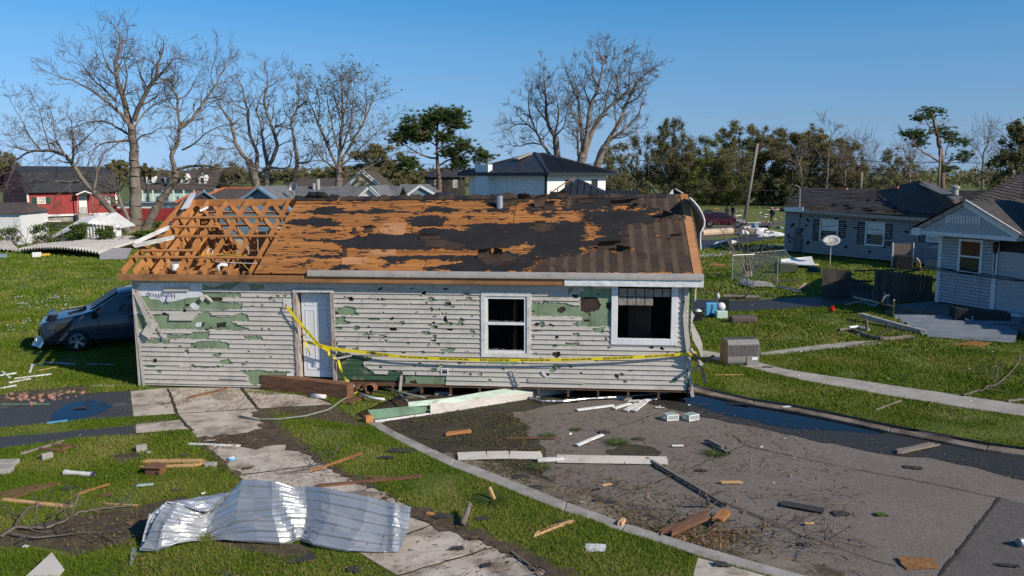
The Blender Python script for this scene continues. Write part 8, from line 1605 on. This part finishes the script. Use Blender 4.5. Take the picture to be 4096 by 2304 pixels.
mb=MB();mb.beam(G(*c7([(100,405)])[0],.02)-f0,G(*c7([(150,395)])[0],.02)-f0,.12,.25);mb.build('broken_stud_end',M['lumber'],fs)
# ================================================================ DEBRIS: planks, boards, blocks, pipes, shingles
M['pine']=mat('fresh_pine',(.50,.29,.12),(.62,.38,.18),3,.75,.15,(1,6,6),rand=.1);M['brownw']=mat('brown_wood',(.12,.055,.03),(.20,.10,.055),3,.85,.3,(1,6,6),rand=.15);M['greyw']=mat('grey_wood',(.17,.14,.115),(.26,.22,.18),3,.9,.3,(1,6,6),rand=.15);M['blockm']=mat('concrete_block',(.30,.275,.25),(.40,.37,.34),8,.95,.6);M['brickr']=mat('broken_brick',(.28,.13,.09),(.42,.27,.19),6,.9,.5,rand=.3)
M['shgl']=mat('loose_shingle',(.03,.029,.03),(.055,.052,.05),12,.9,.3)
M['conduit']=mat('old_conduit',(.17,.185,.155),(.24,.255,.22),6,.7)
def plank(cr,x1,y1,x2,y2,w,t,m,label,z=0.0,name='plank',lift=(0,0)):
 p,q=[G(*cr([c])[0],z)for c in((x1,y1),(x2,y2))];p.z+=t/2+.012+lift[0];q.z+=t/2+.012+lift[1];d=q-p;L_=d.length;rr=random.Random(x1*7+y1);j=0 if m in('white','drip','dirtywhite','shgl')or 'beam' in name else min(.16*L_,.13)
 e1=[(L_+rr.uniform(-j,j*.3),w*(k/4-.5))for k in range(5)];e0=[(rr.uniform(-j*.3,j),w*(.5-k/4))for k in range(5)];mid_=[(L_*.5,w*(.5-rr.uniform(0,.16)))]if j else[];mi2=[(L_*.45,-w*(.5-rr.uniform(0,.16)))]if j else[]
 mb=MB();mb.prism(e1+mid_+e0+mi2,-t/2,t/2);o=mb.build(name,M[m],bevel=0 if j else .004);o.location=p;o.rotation_euler=Vector((d.x,d.y,d.z)).to_track_quat('X','Z').to_euler();tag(o,label,'board' if 'pole' not in name else 'pole');return o
RZ=ROADZ+.012
for a in((c6,128,638,385,562,.07,.035,'greyw','thin grey board above the grey brick on the left lawn'),(c6,230,608,400,625,.07,.04,'brownw','front rail of the dark wooden frame on the left lawn'),(c6,312,583,485,596,.07,.04,'brownw','back rail of the dark wooden frame on the left lawn'),(c6,370,612,450,590,.06,.04,'brownw','cross piece of the dark wooden frame on the left lawn'),(c6,855,685,1240,682,.12,.04,'pine','upper yellow pine board beside the brown birdhouse'),(c6,845,725,1235,705,.08,.04,'pine','lower yellow pine board under the brown birdhouse'),(c6,0,890,250,830,.20,.03,'brownw','wide brown board at the left picture edge'),(c6,60,905,345,815,.16,.03,'brownw','dark board with a white star mark crossing the wide brown one'),(c6,0,915,425,960,.10,.03,'pine','long yellow-brown lath under the dark boards at left'),(c6,465,885,672,818,.05,.03,'lumber','thin reddish stick on the left lawn above the dirt'),(c6,620,938,860,952,.03,.02,'pine','thin yellow lath at the top edge of the bare dirt'),(c6,1145,578,1455,590,.08,.03,'white','white trim board across the concrete walk'),(c6,1885,745,2195,635,.06,.035,'lumber','splintered reddish board at the right edge of the walk'),(c6,1930,835,2550,775,.09,.04,'brownw','long dark beam across the walk and grass behind the metal sheet'),(c6,1930,885,2330,880,.12,.03,'greyw','grey board lying behind the metal sheet on the walk'),(c6,0,160,100,145,.07,.03,'white','white lath at the left edge on the lawn'),(c6,85,180,310,152,.07,.03,'white','longest white lath on the lawn left of the house'),(c6,50,205,185,180,.07,.03,'white','white lath below the longest one on the lawn'),(c6,0,240,98,220,.07,.03,'white','lowest white lath at the left picture edge'),(c6,16,138,60,175,.05,.03,'white','white lath crossing another at the left picture edge'),(c6,182,142,196,102,.05,.03,'white','short upright-lying white lath near the shadow edge'),(c6,265,82,460,92,.08,.04,'drip','left pale rail lying in the house shadow'),(c6,525,92,698,95,.06,.03,'drip','right pale rail lying in the house shadow'),(c6,190,95,262,95,.05,.03,'white','thin white lath at the tip of the house shadow'),(c6,210,135,340,108,.05,.02,'pine','light brown lath left of the house shadow edge'),(c6,285,145,385,142,.06,.02,'brownw','brown lath at the house shadow edge'),(c6,0,335,300,335,.03,.03,'gboard','thin green rod above the drive puddle'),(c6,280,450,408,434,.04,.03,'ltblue','pale blue rod at the lower edge of the drive puddle'),(c6,1130,298,1380,240,.05,.04,'brownw','thin dark stick on the concrete before the siding'),(c6,550,222,690,222,.06,.02,'drip','pale strip on the grass before the house corner')):
 plank(*a)
for a in((c7,1540,330,1790,298,.10,.03,'white','left white board of the fan on the road'),(c7,1790,320,1900,285,.11,.03,'white','second white board of the fan on the road'),(c7,1870,335,1950,285,.13,.03,'dirtywhite','third white board of the fan on the road'),(c7,1925,335,2010,270,.12,.03,'dirtywhite','fourth white board of the fan on the road'),(c7,1950,275,2095,247,.10,.03,'white','right white board of the fan on the road'),(c7,1540,570,1715,498,.08,.03,'white','lone white board in the middle of the road'),(c7,650,495,820,475,.16,.04,'lumber','short orange board on the muddy verge'),(c7,1060,520,1400,520,.03,.03,'brownw','thin brown stick beside the dark wet asphalt'),(c7,2185,572,2262,570,.06,.02,'white','small white lath on the road'),(c7,2000,655,2545,980,.05,.05,'greyw','long dark pole lying across the road'),(c7,2430,545,2545,605,.08,.08,'greyw','dark post end sticking up on the road'),(c7,2140,1175,2435,1045,.20,.05,'brownw','wide dark brown broken plank at the left kerb'),(c7,2490,1090,2560,1020,.16,.05,'lumber','short broken plank right of the wide one'),(c7,1245,1185,1515,1085,.07,.03,'pine','bright splintered pine lath on the grass verge'),(c7,1270,1170,1420,1110,.05,.03,'pine','second pine splinter beside the bright lath'),(c7,0,660,90,625,.07,.03,'brownw','brown stick end on the grass left of the kerb start'),(c7,1710,842,1775,832,.05,.02,'pine','small pine splinter on the brown paving'),(c7,1835,1112,1860,1080,.07,.05,'pine','short wood peg standing on the kerb'),(c7,520,1040,575,1050,.09,.04,'lumber','short orange block at the walk edge')):
 plank(*a,z=RZ if a[2]<760 and a[1]>500 else 0.0)
for a in((c8,1235,835,1430,792,.18,.04,'greyw','olive grey board at the edge of the dark wet verge'),(c8,345,985,460,984,.06,.03,'pine','thin orange lath in the middle of the road'),(c8,660,1088,875,1128,.20,.02,'shgl','long black shingle strip on the road'),(c8,770,1193,818,1187,.05,.02,'pine','tiny orange splinter near the lower road joint'),(c8,280,778,400,845,.05,.05,'greyw','dark stick leaning beside the pine tuft on the road')):
 plank(*a,z=RZ)
for a in((c8,325,443,485,442,.03,.02,'pine','thin yellow lath on the grass below the air conditioner'),(c8,1785,578,1878,568,.08,.04,'greyw','grey plank end on the right sidewalk'),(c8,1130,622,1262,572,.03,.03,'greyw','pale curved stick on the right grass verge')):
 plank(*a)
def siding_len(pts,label):
 P_=[G(*c7([p])[0],RZ)for p in pts];o0_=P_[0].copy();e=MB()
 for i in range(len(P_)-1):
  d=(P_[i+1]-P_[i]);n_=Vector((-d.y,d.x,0)).normalized()
  for k in range(2):e.slab([P_[i]-o0_+n_*.14*k+Vector((0,0,.02)),P_[i+1]-o0_+n_*.14*k+Vector((0,0,.02)),P_[i+1]-o0_+n_*.14*(k+1)+Vector((0,0,.07)),P_[i]-o0_+n_*.14*(k+1)+Vector((0,0,.07))],(0,0,1),.008)
 o=e.build('siding_length',M['siding']);o.location=o0_;tag(o,label,'siding')
siding_len([(735,668),(930,660),(1080,658),(1250,662),(1310,660)],'left length of pale siding lying across the road');siding_len([(1405,684),(1600,688),(1900,692),(2160,698)],'right length of pale siding lying across the road')
bxthing('wood_chunk',*c7([(1360,672)])[0],(.5,.12,.07),.1,M['dirtywhite'],'short white splintered chunk between the two siding lengths','wood',z=RZ)
plank(k4,150,1190,1060,1300,.26,.34,'brownw','thick rotten brown beam lying in front of the door',name='rotten_beam');plank(k4,1000,1365,1195,1290,.30,.03,'brownw','reddish board right of the rotten beam');plank(k4,1090,1270,1225,1165,.10,.05,'brownw','short brown board leaning at the end of the rotten beam',lift=(0,.25))
mb=MB();mb.tube([G(*k4([p])[0],.06)-G(*k4([(650,1270)])[0])for p in((650,1270),(795,1285))],.055,10);o=mb.build('white_pipe',M['dirtywhite'],smooth=True);o.location=G(*k4([(650,1270)])[0]);tag(o,'short white pipe lying before the rotten beam','pipe')
for i,(pts,lb,m_,rr_)in enumerate((([(1450,402),(1560,420),(1700,418),(1850,400),(1990,362),(2080,300),(2200,235),(2300,200)],'long bent grey-green pipe curving from the walk to the house','conduit',.02),([(2280,215),(2400,250),(2576,290)],'straight green pipe lying right of the tape end','conduit',.022),([(2400,250),(2470,310)],'short green pipe branching towards the fallen wall strip','conduit',.02),([(2180,262),(2250,290),(2330,300)],'thin crumpled foil strip beside the tape end','wrap',.03),([(2090,235),(2300,255),(2500,300)],'thin dark cable on the mud beside the green pipes','black',.012))):
 P_=[G(*c6([p])[0],.05+.02*i)for p in pts];mb=MB();mb.tube([p-P_[0]for p in P_],rr_,8);o=mb.build('bent_pipe' if i<3 else 'strip',M[m_],smooth=True);o.location=P_[0];tag(o,lb,'pipe' if i<3 else 'strip')
mb=MB();mb.lathe([(.10,-.22),(.13,-.22),(.13,-.14),(.09,-.12),(.09,.14),(.13,.16),(.13,.22),(.10,.22)],14,(0,0,.13),Matrix.Rotation(1.4,3,'X'));o=mb.build('clay_pipe',M['terracotta'],smooth=True);o.location=G(*c6([(2250,265)])[0]);tag(o,'rusty clay pipe piece beside the tape end','pipe')
P_=[G(*c7([p])[0],RZ+.05)for p in((1110,165),(1230,240),(1300,262),(1450,262),(1600,246),(1800,235),(2000,220),(2180,200))];mb=MB();Q_=[]
for i in range(len(P_)-1):
 for k in range(8):Q_.append(P_[i].lerp(P_[i+1],k/8)-P_[0])
mb.tube(Q_,[.014+.018*vnoise(i*.9,3)for i in range(len(Q_))],7);o=mb.build('foil_duct',M['metal']);o.location=P_[0];tag(o,'twisted silver foil strip lying along the house base','foil strip')
for i,(x,y)in enumerate(((2175,385),(2312,385))):
 e=empty('glass_block',G(*c7([(x,y)])[0],RZ));e.rotation_euler=(0,0,.3+i*.2);tag(e,('left','right')[i]+' of two clear glass boxes on the road by the puddle','glass block','glass blocks on the road');M['gblk']=M.get('gblk')or mat('clear_block',(.62,.70,.66),(.72,.78,.75),9,.12,.2,trans=.55,spec=.6);MB().bx(-.14,.14,-.11,.11,0,.13).build('block_body',M['gblk'],e,bevel=.015);mb=MB();frame(mb,-.14,.14,.0,.13,.02,-.118,-.112);mb.build('rim',M['white'],e)
for(x,y,sz,rz,lb)in((285,665,(.30,.14,.20),.9,'grey brick standing on the left lawn below the wooden frame'),(858,615,(.30,.2,.2),.5,'tilted grey stone on the left lawn above the birdhouse'),(900,630,(.14,.1,.08),.2,'small pale stone beside the tilted grey one'),(45,705,(.52,.36,.16),.1,'pale concrete paver at the left picture edge'),(15,745,(.5,.36,.16),.2,'dark paver under the pale one at the left edge'),(1278,708,(.32,.2,.12),.0,'pale flat block at the end of the yellow boards')):
 bxthing('concrete_block',*c6([(x,y)])[0],sz,rz,M['blockm'],lb,'block',bevel=.02)
e=empty('birdhouse',G(*c6([(945,752)])[0]));e.rotation_euler=(0,0,-.15);tag(e,'small dark brown birdhouse lying on the left lawn','birdhouse');MB().bx(-.21,.21,-.15,.15,0,.20).build('box_body',M['brownw'],e,bevel=.008);MB().bx(-.25,.25,-.19,.19,.202,.235).build('roof_board',M['brownw'],e,bevel=.006);mb=MB();mb.lathe([(0,.002),(.045,.002),(.045,0)],14,(.12,-.151,.07),Matrix.Rotation(math.pi/2,3,'X'));mb.build('entrance_hole',M['dark'],e)
e=empty('pvc_pipe',G(*c6([(490,765)])[0]));e.rotation_euler=(0,0,-.18);tag(e,'fat white plastic pipe on the left lawn','pipe');mb=MB();mb.tube([(-.55,0,.09),(.50,0,.09)],.085,16,cap=False);mb.tube([(-.62,0,.09),(-.42,0,.09)],.105,16,cap=False);mb.build('tube',M['dirtywhite'],e,smooth=True);mb=MB();mb.tube([(.44,0,.09),(.52,0,.09)],.094,16,cap=False);mb.build('purple_band',mat('purple_primer',(.12,.08,.28)),e);MB().lathe([(0,0),(.07,0)],12,(.498,0,.09),Matrix.Rotation(math.pi/2,3,'Y')).build('bore',M['dark'],e)
e=empty('pet_bowl',G(*c6([(1405,668)])[0])+Vector((0,0,.018)));tag(e,'light blue and white bowl upside down on the walk','bowl');MB().lathe([(.17,0),(.165,.04),(.13,.07)],18).build('rim_band',M['ltblue'],e,smooth=True);MB().lathe([(.13,.07),(.11,.085),(0,.088)],18).build('base',M['white'],e,smooth=True)
r_=random.Random(12)
for k in range(48):
 x=r_.gauss(230,130);y=300-.0*x+r_.gauss(0,18)-abs(x-200)*.10;sz=r_.choice((.08,.12,.16,.22,.3))
 if x<5:continue
 o=MB().prism(blob(0,0,sz,sz*.7,7,.3,k),0,sz*.3).build('brick_fragment',M['brickr']);o.location=G(*c6([(x,y)])[0]);o.rotation_euler=(r_.uniform(-.3,.3),r_.uniform(-.3,.3),r_.uniform(0,6));tag(o,'broken reddish brick fragment in the rubble above the drive puddle','brick','brick fragments by the drive');o['_x']=x
for(cr,x,y,w,h,lb,m_,z)in((c6,485,352,.36,.2,'dark felt lump lying in the drive puddle','shgl',.02),(c7,535,510,.4,.3,'black shingle on the muddy verge','shgl',RZ),(c7,1725,475,.42,.34,'black crumpled shingle at the top of the white board','shgl',RZ),(c7,1960,520,.4,.2,'black shingle right of the pine tuft','shgl',RZ),(c7,2385,735,.3,.15,'small black shingle at the right road crack','shgl',RZ),(c7,1255,850,.45,.3,'grey-brown shingle on the gutter','shgl',RZ),(c7,1150,775,.45,.35,'shingle scrap at the dark wet edge','shgl',RZ),(c7,340,600,.75,.35,'large black shingle at the kerb start','shgl',.02),(c7,240,645,.5,.25,'black shingle left of the large one at the kerb','shgl',.02),(c7,640,1045,.5,.35,'black shingle at the edge of the lower walk','shgl',.02),(c7,895,1062,.35,.2,'black shingle on the verge right of the log','shgl',.02),(c7,730,1262,.28,.16,'black shingle on the lower walk','shgl',.03),(c7,925,1378,.25,.18,'torn black scrap on the lowest walk slab','shgl',.03),(c7,1440,1085,.3,.25,'black shingle lying beside the pine splinters','shgl',.02),(c7,1740,950,.7,.25,'brown shingle scrap in the pine litter','shgl',RZ),(c8,955,1135,.42,.25,'black ragged scrap right of the long shingle strip','shgl',RZ),(c8,1320,905,.45,.2,'flat dark shingle near the right road joint','shgl',RZ),(c8,1350,1390,.75,.5,'rusty brown square plate at the bottom of the road','rust',RZ),(c8,1320,720,.6,.25,'flat grey slab at the right kerb','blockm',RZ),(c8,1785,1395,.45,.15,'dark scrap at the lower right of the road','shgl',RZ),(c8,265,918,.22,.1,'small dark scrap on the left of the road','shgl',RZ),(c8,760,1290,.2,.14,'small dark scrap beside the lower joint','shgl',RZ),(c8,590,400,.5,.12,'black shingles on the right sidewalk','shgl',.02),(c8,570,262,.25,.12,'black scrap on the lawn behind the air conditioner','shgl',.02),(c8,360,1392,.3,.2,'black shingle on the corner slab by the kerb','shgl',.03),(c6,1110,640,.35,.2,'black shingle on the left lawn near the walk','shgl',.01),(c6,430,840,.4,.2,'black shingle on the left lawn above the dirt','shgl',.01),(c6,1075,850,.3,.2,'black scrap above the folded metal flap','shgl',.01),(c6,645,880,.3,.25,'brown shingle left of the metal sheet','brownw',.01),(c6,1505,715,.34,.16,'dark red-brown tile on the walk','brownw',.03),(c6,2280,775,.6,.25,'brown flat board on the verge behind the dark beam','brownw',.02),(c6,1840,1270,.6,.25,'dark tile under the front of the metal sheet','shgl',.02),(c6,2150,1330,.3,.25,'black crumpled scrap at the walk end','shgl',.03),(c6,1380,1362,.3,.15,'black scrap at the bottom picture edge','shgl',.01),(c6,1310,745,.2,.12,'small black scrap below the pale block','shgl',.01),(c7,1665,1262,.4,.3,'white plastic plate on the grass verge','white',.02),(c7,2100,305,.36,.2,'pale flat tile on the road by the white boards','dirtywhite',RZ),(c7,1930,262,.5,.25,'pale flat board on top of the white fan','dirtywhite',RZ+.06),(c6,880,820,.4,.18,'pale green glass sheet on the left lawn','mint',.02),(c6,1270,550,.35,.12,'pale paper scrap on the muddy walk','drip',.04),(c6,155,1195,.13,.1,'small white cup on the bare dirt','white',.01),(c8,1160,1140,.34,.2,'yellow-green leaf bundle on the road','lf_bush',RZ),(c8,430,585,.9,.4,'black plastic sheet floating in the puddle','black',ROADZ+.014),(c8,690,600,.3,.12,'white scrap on the right kerb','white',.02)):
 _c=[(-w/2*r_.uniform(.8,1.1),-h/2*r_.uniform(.7,1.1)),(w/2*r_.uniform(.8,1.1),-h/2*r_.uniform(.7,1.1)),(w/2*r_.uniform(.6,1.1),h/2*r_.uniform(.7,1.1)),(-w/2*r_.uniform(.6,1.1),h/2*r_.uniform(.7,1.1))];o=MB().prism(ragged(_c,w*.05,w*.14,int(x)),0,.012).build('shingle_scrap' if m_=='shgl' else 'flat_scrap',M[m_]);o.location=G(*cr([(x,y)])[0],z)+Vector((0,0,.006));o.rotation_euler=(r_.uniform(-.10,.10),r_.uniform(-.10,.10),r_.uniform(-.4,.4));tag(o,lb,'scrap')
sheet('metal_wedge',c7([(2410,965),(2445,970),(2440,930),(2415,893)]),(RZ+.02,RZ+.02,RZ+.2,RZ+.3),.01,M['drip'],'upright grey metal wedge beside the long dark pole','metal');mb=MB();mb.tube([(0,0,.06),(.35,.1,.06)],.06,12);o=mb.build('grey_pipe_end',M['galv']);o.location=G(*c8([(1850,1300)])[0],RZ);tag(o,'grey pipe end at the right picture edge on the road','pipe')
o=sheet('siding_corner_piece',c6([(150,1375),(355,1375),(390,1330),(315,1225)]),(.02,.02,.1,.22),.012,M['siding'],'cream siding corner piece at the lower left picture edge','siding')
mb=MB();P_=[G(*c7([p])[0],.08)for p in((765,1095),(795,1045),(812,1010))];mb.tube([p-P_[0]+Vector((0,0,.06*i))for i,p in enumerate(P_)],[.045,.042,.035],10);o=mb.build('log',M['bark'],smooth=True);o.location=P_[0];tag(o,'short broken log with stub at the edge of the lower walk','log')
mb=MB();p=G(*c7([(985,940)])[0]);mb.beam((0,0,.0),(-.09,.03,.22),.06,.03);o=mb.build('stake',M['pine']);o.location=p;tag(o,'pale stake sticking up from the grass verge','stake')
def tuft(p,n,l,seed,label):
 r2_=np.random.default_rng(seed);a=r2_.uniform(0,6.28,n);el=r2_.uniform(.0,.22,n);L_=l*r2_.uniform(.6,1,n);d=np.stack([np.cos(a)*np.cos(el),np.sin(a)*np.cos(el),np.sin(el)],1)*L_[:,None];w=np.stack([-np.sin(a),np.cos(a),0*a],1)*.006
 V=np.stack([-w,w,d],1).reshape(-1,3);o=link('pine_tuft',fast_mesh('pine_tuft',V,np.arange(3*n).reshape(-1,3)),M['lf_pine']);o.location=p;tag(o,label,'pine sprig')
tuft(G(*c7([(955,935)])[0])+Vector((0,0,.02)),260,.45,1,'green pine sprig beside the pale stake');tuft(G(*c7([(1815,545)])[0],RZ),260,.4,2,'green pine sprig on the road near the damp spot');tuft(G(*c7([(1295,715)])[0],RZ),200,.34,3,'dark pine sprig on the wet edge of the road');tuft(G(*c8([(330,835)])[0],RZ),220,.4,4,'pine sprig around the dark stick on the road');tuft(G(*c7([(1340,500)])[0],RZ),160,.3,5,'pine sprig at the edge of the muddy verge');tuft(G(*c7([(1530,455)])[0],RZ),120,.2,6,'tiny dry tuft on the road')
def branch(pts,r0,r1,nk,label,seed,z=.05,l=.6):
 t=Tree(seed);P_=[G(*p,z)for p in pts];Q,rad,L_=t.limb(P_,r0,r1);t.sprout(Q,rad,nk,l,start=.15,maxlev=1,up=0);t.seg=[(tuple(max(z*.4,c)if i==2 else c for i,c in enumerate(a)),tuple(max(z*.4,c)if i==2 else c for i,c in enumerate(b)),x,y)for a,b,x,y in t.seg]if z>0 else t.seg
 e=tree_obj('fallen_branch',P_[0],label,'branch','fallen branches')
 for o in t.mesh('fallen_branch',M['bark'],e,.005):rebase(o,P_[0])
branch(c6([(0,1135),(100,1075),(250,1080),(360,1050),(480,985),(640,960),(800,940)]),.035,.012,9,'long curved bare branch over the bare dirt at left',401);branch(c6([(85,1085),(110,1030),(170,960),(260,940)]),.022,.008,5,'upright side branch of the dirt patch at left',402);branch(c6([(60,1110),(200,1140),(400,1120),(560,1105),(640,1130)]),.02,.006,7,'thin lower branch crossing the bare dirt',403)
branch(c6([(1680,750),(1850,720),(2040,640)]),.012,.004,5,'thin twig branch lying on the walk by the reddish board',404,.04);branch(c7([(2110,1170),(2180,1100),(2240,1055)]),.012,.004,3,'twig rising beside the wide dark plank',405,.03);branch(c7([(1095,1285),(1210,1370),(1300,1449)]),.022,.012,4,'dark branch along the edge of the lower walk',406,.04);branch(c8([(1575,540),(1700,500),(1790,450),(1860,340)]),.03,.008,7,'tan forked branch on the right lawn',407,.05,.8);branch(c8([(1100,245),(1180,250),(1335,255)]),.03,.02,3,'thin stick below the grey gutter',408);branch(c9([(340,1050),(520,1055),(700,1060)]),.09,.07,4,'thick brown branch beyond the wet drive',409,.1);branch(c9([(235,870),(270,840),(300,820)]),.04,.03,2,'short brown branch on the lawn beyond the house corner',410)
branch(c8([(430,1095),(600,1170),(760,1250),(860,1310)]),.014,.004,12,'bare twiggy branch across the lower road',411,ROADZ+.03,.7)
# ================================================================ UNCOUNTABLE LITTER: leaf bits, chips, twigs, gravel
def litter(name,regions,n,L_,W_,m,label,seed,z):
 r2_=np.random.default_rng(seed);PX=[];tot=sum(r[2]for r in regions)
 for(cr,pol,wt)in regions:
  w=[(p.x,p.y)for p in gp(cr(pol),z)];xs=[p[0]for p in w];ys=[p[1]for p in w];k=int(n*wt/tot*2.6);X=r2_.uniform(min(xs),max(xs),k);Y=r2_.uniform(min(ys),max(ys),k);ok=inpoly(X,Y,w)&(fbm(X*1.3+seed,Y*1.3,4)+r2_.uniform(-.08,.08,k)>.43);PX.append(np.stack([X[ok],Y[ok]],1))
 P_=np.concatenate(PX);k=len(P_);a=r2_.uniform(0,6.28,k);l=L_*r2_.uniform(.3,1.3,k);w=W_*r2_.uniform(.5,1.3,k);d=np.stack([np.cos(a),np.sin(a)],1);q=np.stack([-np.sin(a),np.cos(a)],1);zz_=z+r2_.uniform(.002,.02,k);tl=r2_.uniform(-.3,.5,k)*l*.5
 def pt(s,t,dz):return np.concatenate([P_+d*(s*l/2)[:,None]+q*(t*w/2)[:,None],(zz_+dz)[:,None]],1)
 o1=np.ones(k);V=np.stack([pt(-o1,-o1,0*tl),pt(o1,-o1*.7,np.maximum(0,tl)),pt(o1,o1*.7,np.maximum(0,tl)+w*.3),pt(-o1,o1,w*.3)],1).reshape(-1,3)
 o=link(name,fast_mesh(name,V,np.arange(4*k).reshape(-1,4)),m);tag(o,label,'litter',kind='stuff')
mudp=[(130,415),(400,380),(800,350),(1060,335),(1230,440),(1290,530),(1330,640),(1300,760),(1390,860),(1000,770),(440,545)];roadp=[(1000,340),(2300,250),(3000,500),(3500,800),(3500,1500),(2600,1330),(1400,900),(900,700)];roadw=[(600,640),(1400,700),(2500,950),(2900,1300),(2500,1330),(1680,1040),(1000,800)];house_f=[(-200,260),(400,270),(900,180),(2300,190),(1500,260),(700,360),(100,400)]
M['chip']=leaf_mat('wood_chips',[(.05,.035,.022),(.14,.08,.04),(.30,.19,.09),(.09,.06,.035)],.05);M['leafbit']=leaf_mat('leaf_bits',[(.04,.045,.015),(.10,.12,.035),(.15,.13,.05),(.07,.05,.025)],.1)
litter('leaf_litter',[(c7,mudp,5),(c7,house_f,2),(c7,roadw,2.0),(c7,roadp,1.4),(c8,[(2150,1010),(1878,968),(1200,840),(600,720),(0,590),(0,560),(1000,740),(1878,880)],1.5)],9000,.055,.016,M['leafbit'],'green and brown leaf litter on the muddy verge and road',1,RZ)
litter('wood_chips',[(c7,roadp,3),(c7,roadw,3),(c7,house_f,2),(c7,[(2000,1150),(2600,980),(2900,1100),(2500,1280),(2150,1230)],4)],2600,.10,.018,M['chip'],'wood splinters and bark chips strewn over the road',2,RZ)
litter('twig_litter',[(c7,roadp,3),(c7,roadw,2)],700,.28,.010,M['chip'],'thin dead twigs strewn over the road',3,RZ)
walkp=[(1150,480),(1640,440),(1970,690),(2480,960),(2576,1000),(3400,1370),(2500,1400),(2250,1280),(1900,1050),(1430,760)]
litter('walk_litter',[(c6,walkp,3),(c6,[(790,250),(1900,240),(2000,330),(1100,390)],2),(c6,[(1200,540),(1700,480),(1850,600),(1260,600)],2)],2200,.07,.014,M['chip'],'dirt crumbs and chips on the concrete walk',4,.022)
litter('lawn_litter',[(c6,[(0,620),(1100,500),(1430,780),(900,940),(0,1000)],3),(c6,[(0,1000),(900,930),(800,1200),(0,1200)],3),(c6,[(850,1230),(2200,1270),(2450,1370),(500,1370)],2),(c6,[(1700,520),(2600,750),(3300,1200),(2600,980),(1950,680)],3),(c8,[(250,380),(1878,650),(1878,790),(900,620),(240,490)],2),(c8,[(560,380),(1878,580),(1878,300),(700,200)],1)],1100,.08,.012,M['chip'],'small splinters and bark scraps over the lawns',5,.03)
litter('pale_bits',[(c6,[(0,0),(1400,780),(900,1370),(0,1370)],2),(c7,roadp,2),(c8,[(250,180),(1878,300),(1878,790),(240,490)],3),(c9,[(150,700),(1300,850),(1400,1400),(150,1400)],2)],70,.06,.035,M['white'],'tiny white scraps strewn over lawn and road',6,.02)
litter('clover_flowers',[(ident,[(60,1185),(230,1178),(320,1195),(330,1215),(250,1240),(60,1235)],3),(ident,[(20,1300),(200,1250),(210,1270),(30,1330)],.5)],330,.045,.035,M['wrap'],'white clover flowers in the lawn left of the minivan',8,.07)
edge=[(1150,470),(1200,540),(1430,760),(1420,790),(1180,560),(1120,480)];edge2=[(1640,440),(1850,600),(2250,830),(2600,990),(3300,1330),(3400,1370),(3250,1340),(2550,1020),(2200,860),(1800,600)]
litter('edge_litter',[(c6,edge,1),(c6,edge2,5)],2600,.07,.02,M['chip'],'dark leaf and soil crumbs along the walk edges',7,.025)
for o in list(COL.objects):
 k={'concrete_block':.64,'birdhouse':.68,'pvc_pipe':.5,'pet_bowl':.48,'brick_fragment':.55,'shingle_scrap':.68,'flat_scrap':.66}.get(o.name.split('.')[0])
 if k:o.scale=(k,k,k)
_ord=lambda n:str(n)+('th' if 10<n%100<14 else{1:'st',2:'nd',3:'rd'}.get(n%10,'th'))
_by={}
for o in COL.objects:
 if '_x' in o:_by.setdefault(o['label'],[]).append(o)
for lb,l in _by.items():
 for i,o in enumerate(sorted(l,key=lambda q:q['_x'])):
  if len(l)>1:o['label']=lb+', '+_ord(i+1)+' from the left'
  del o['_x']
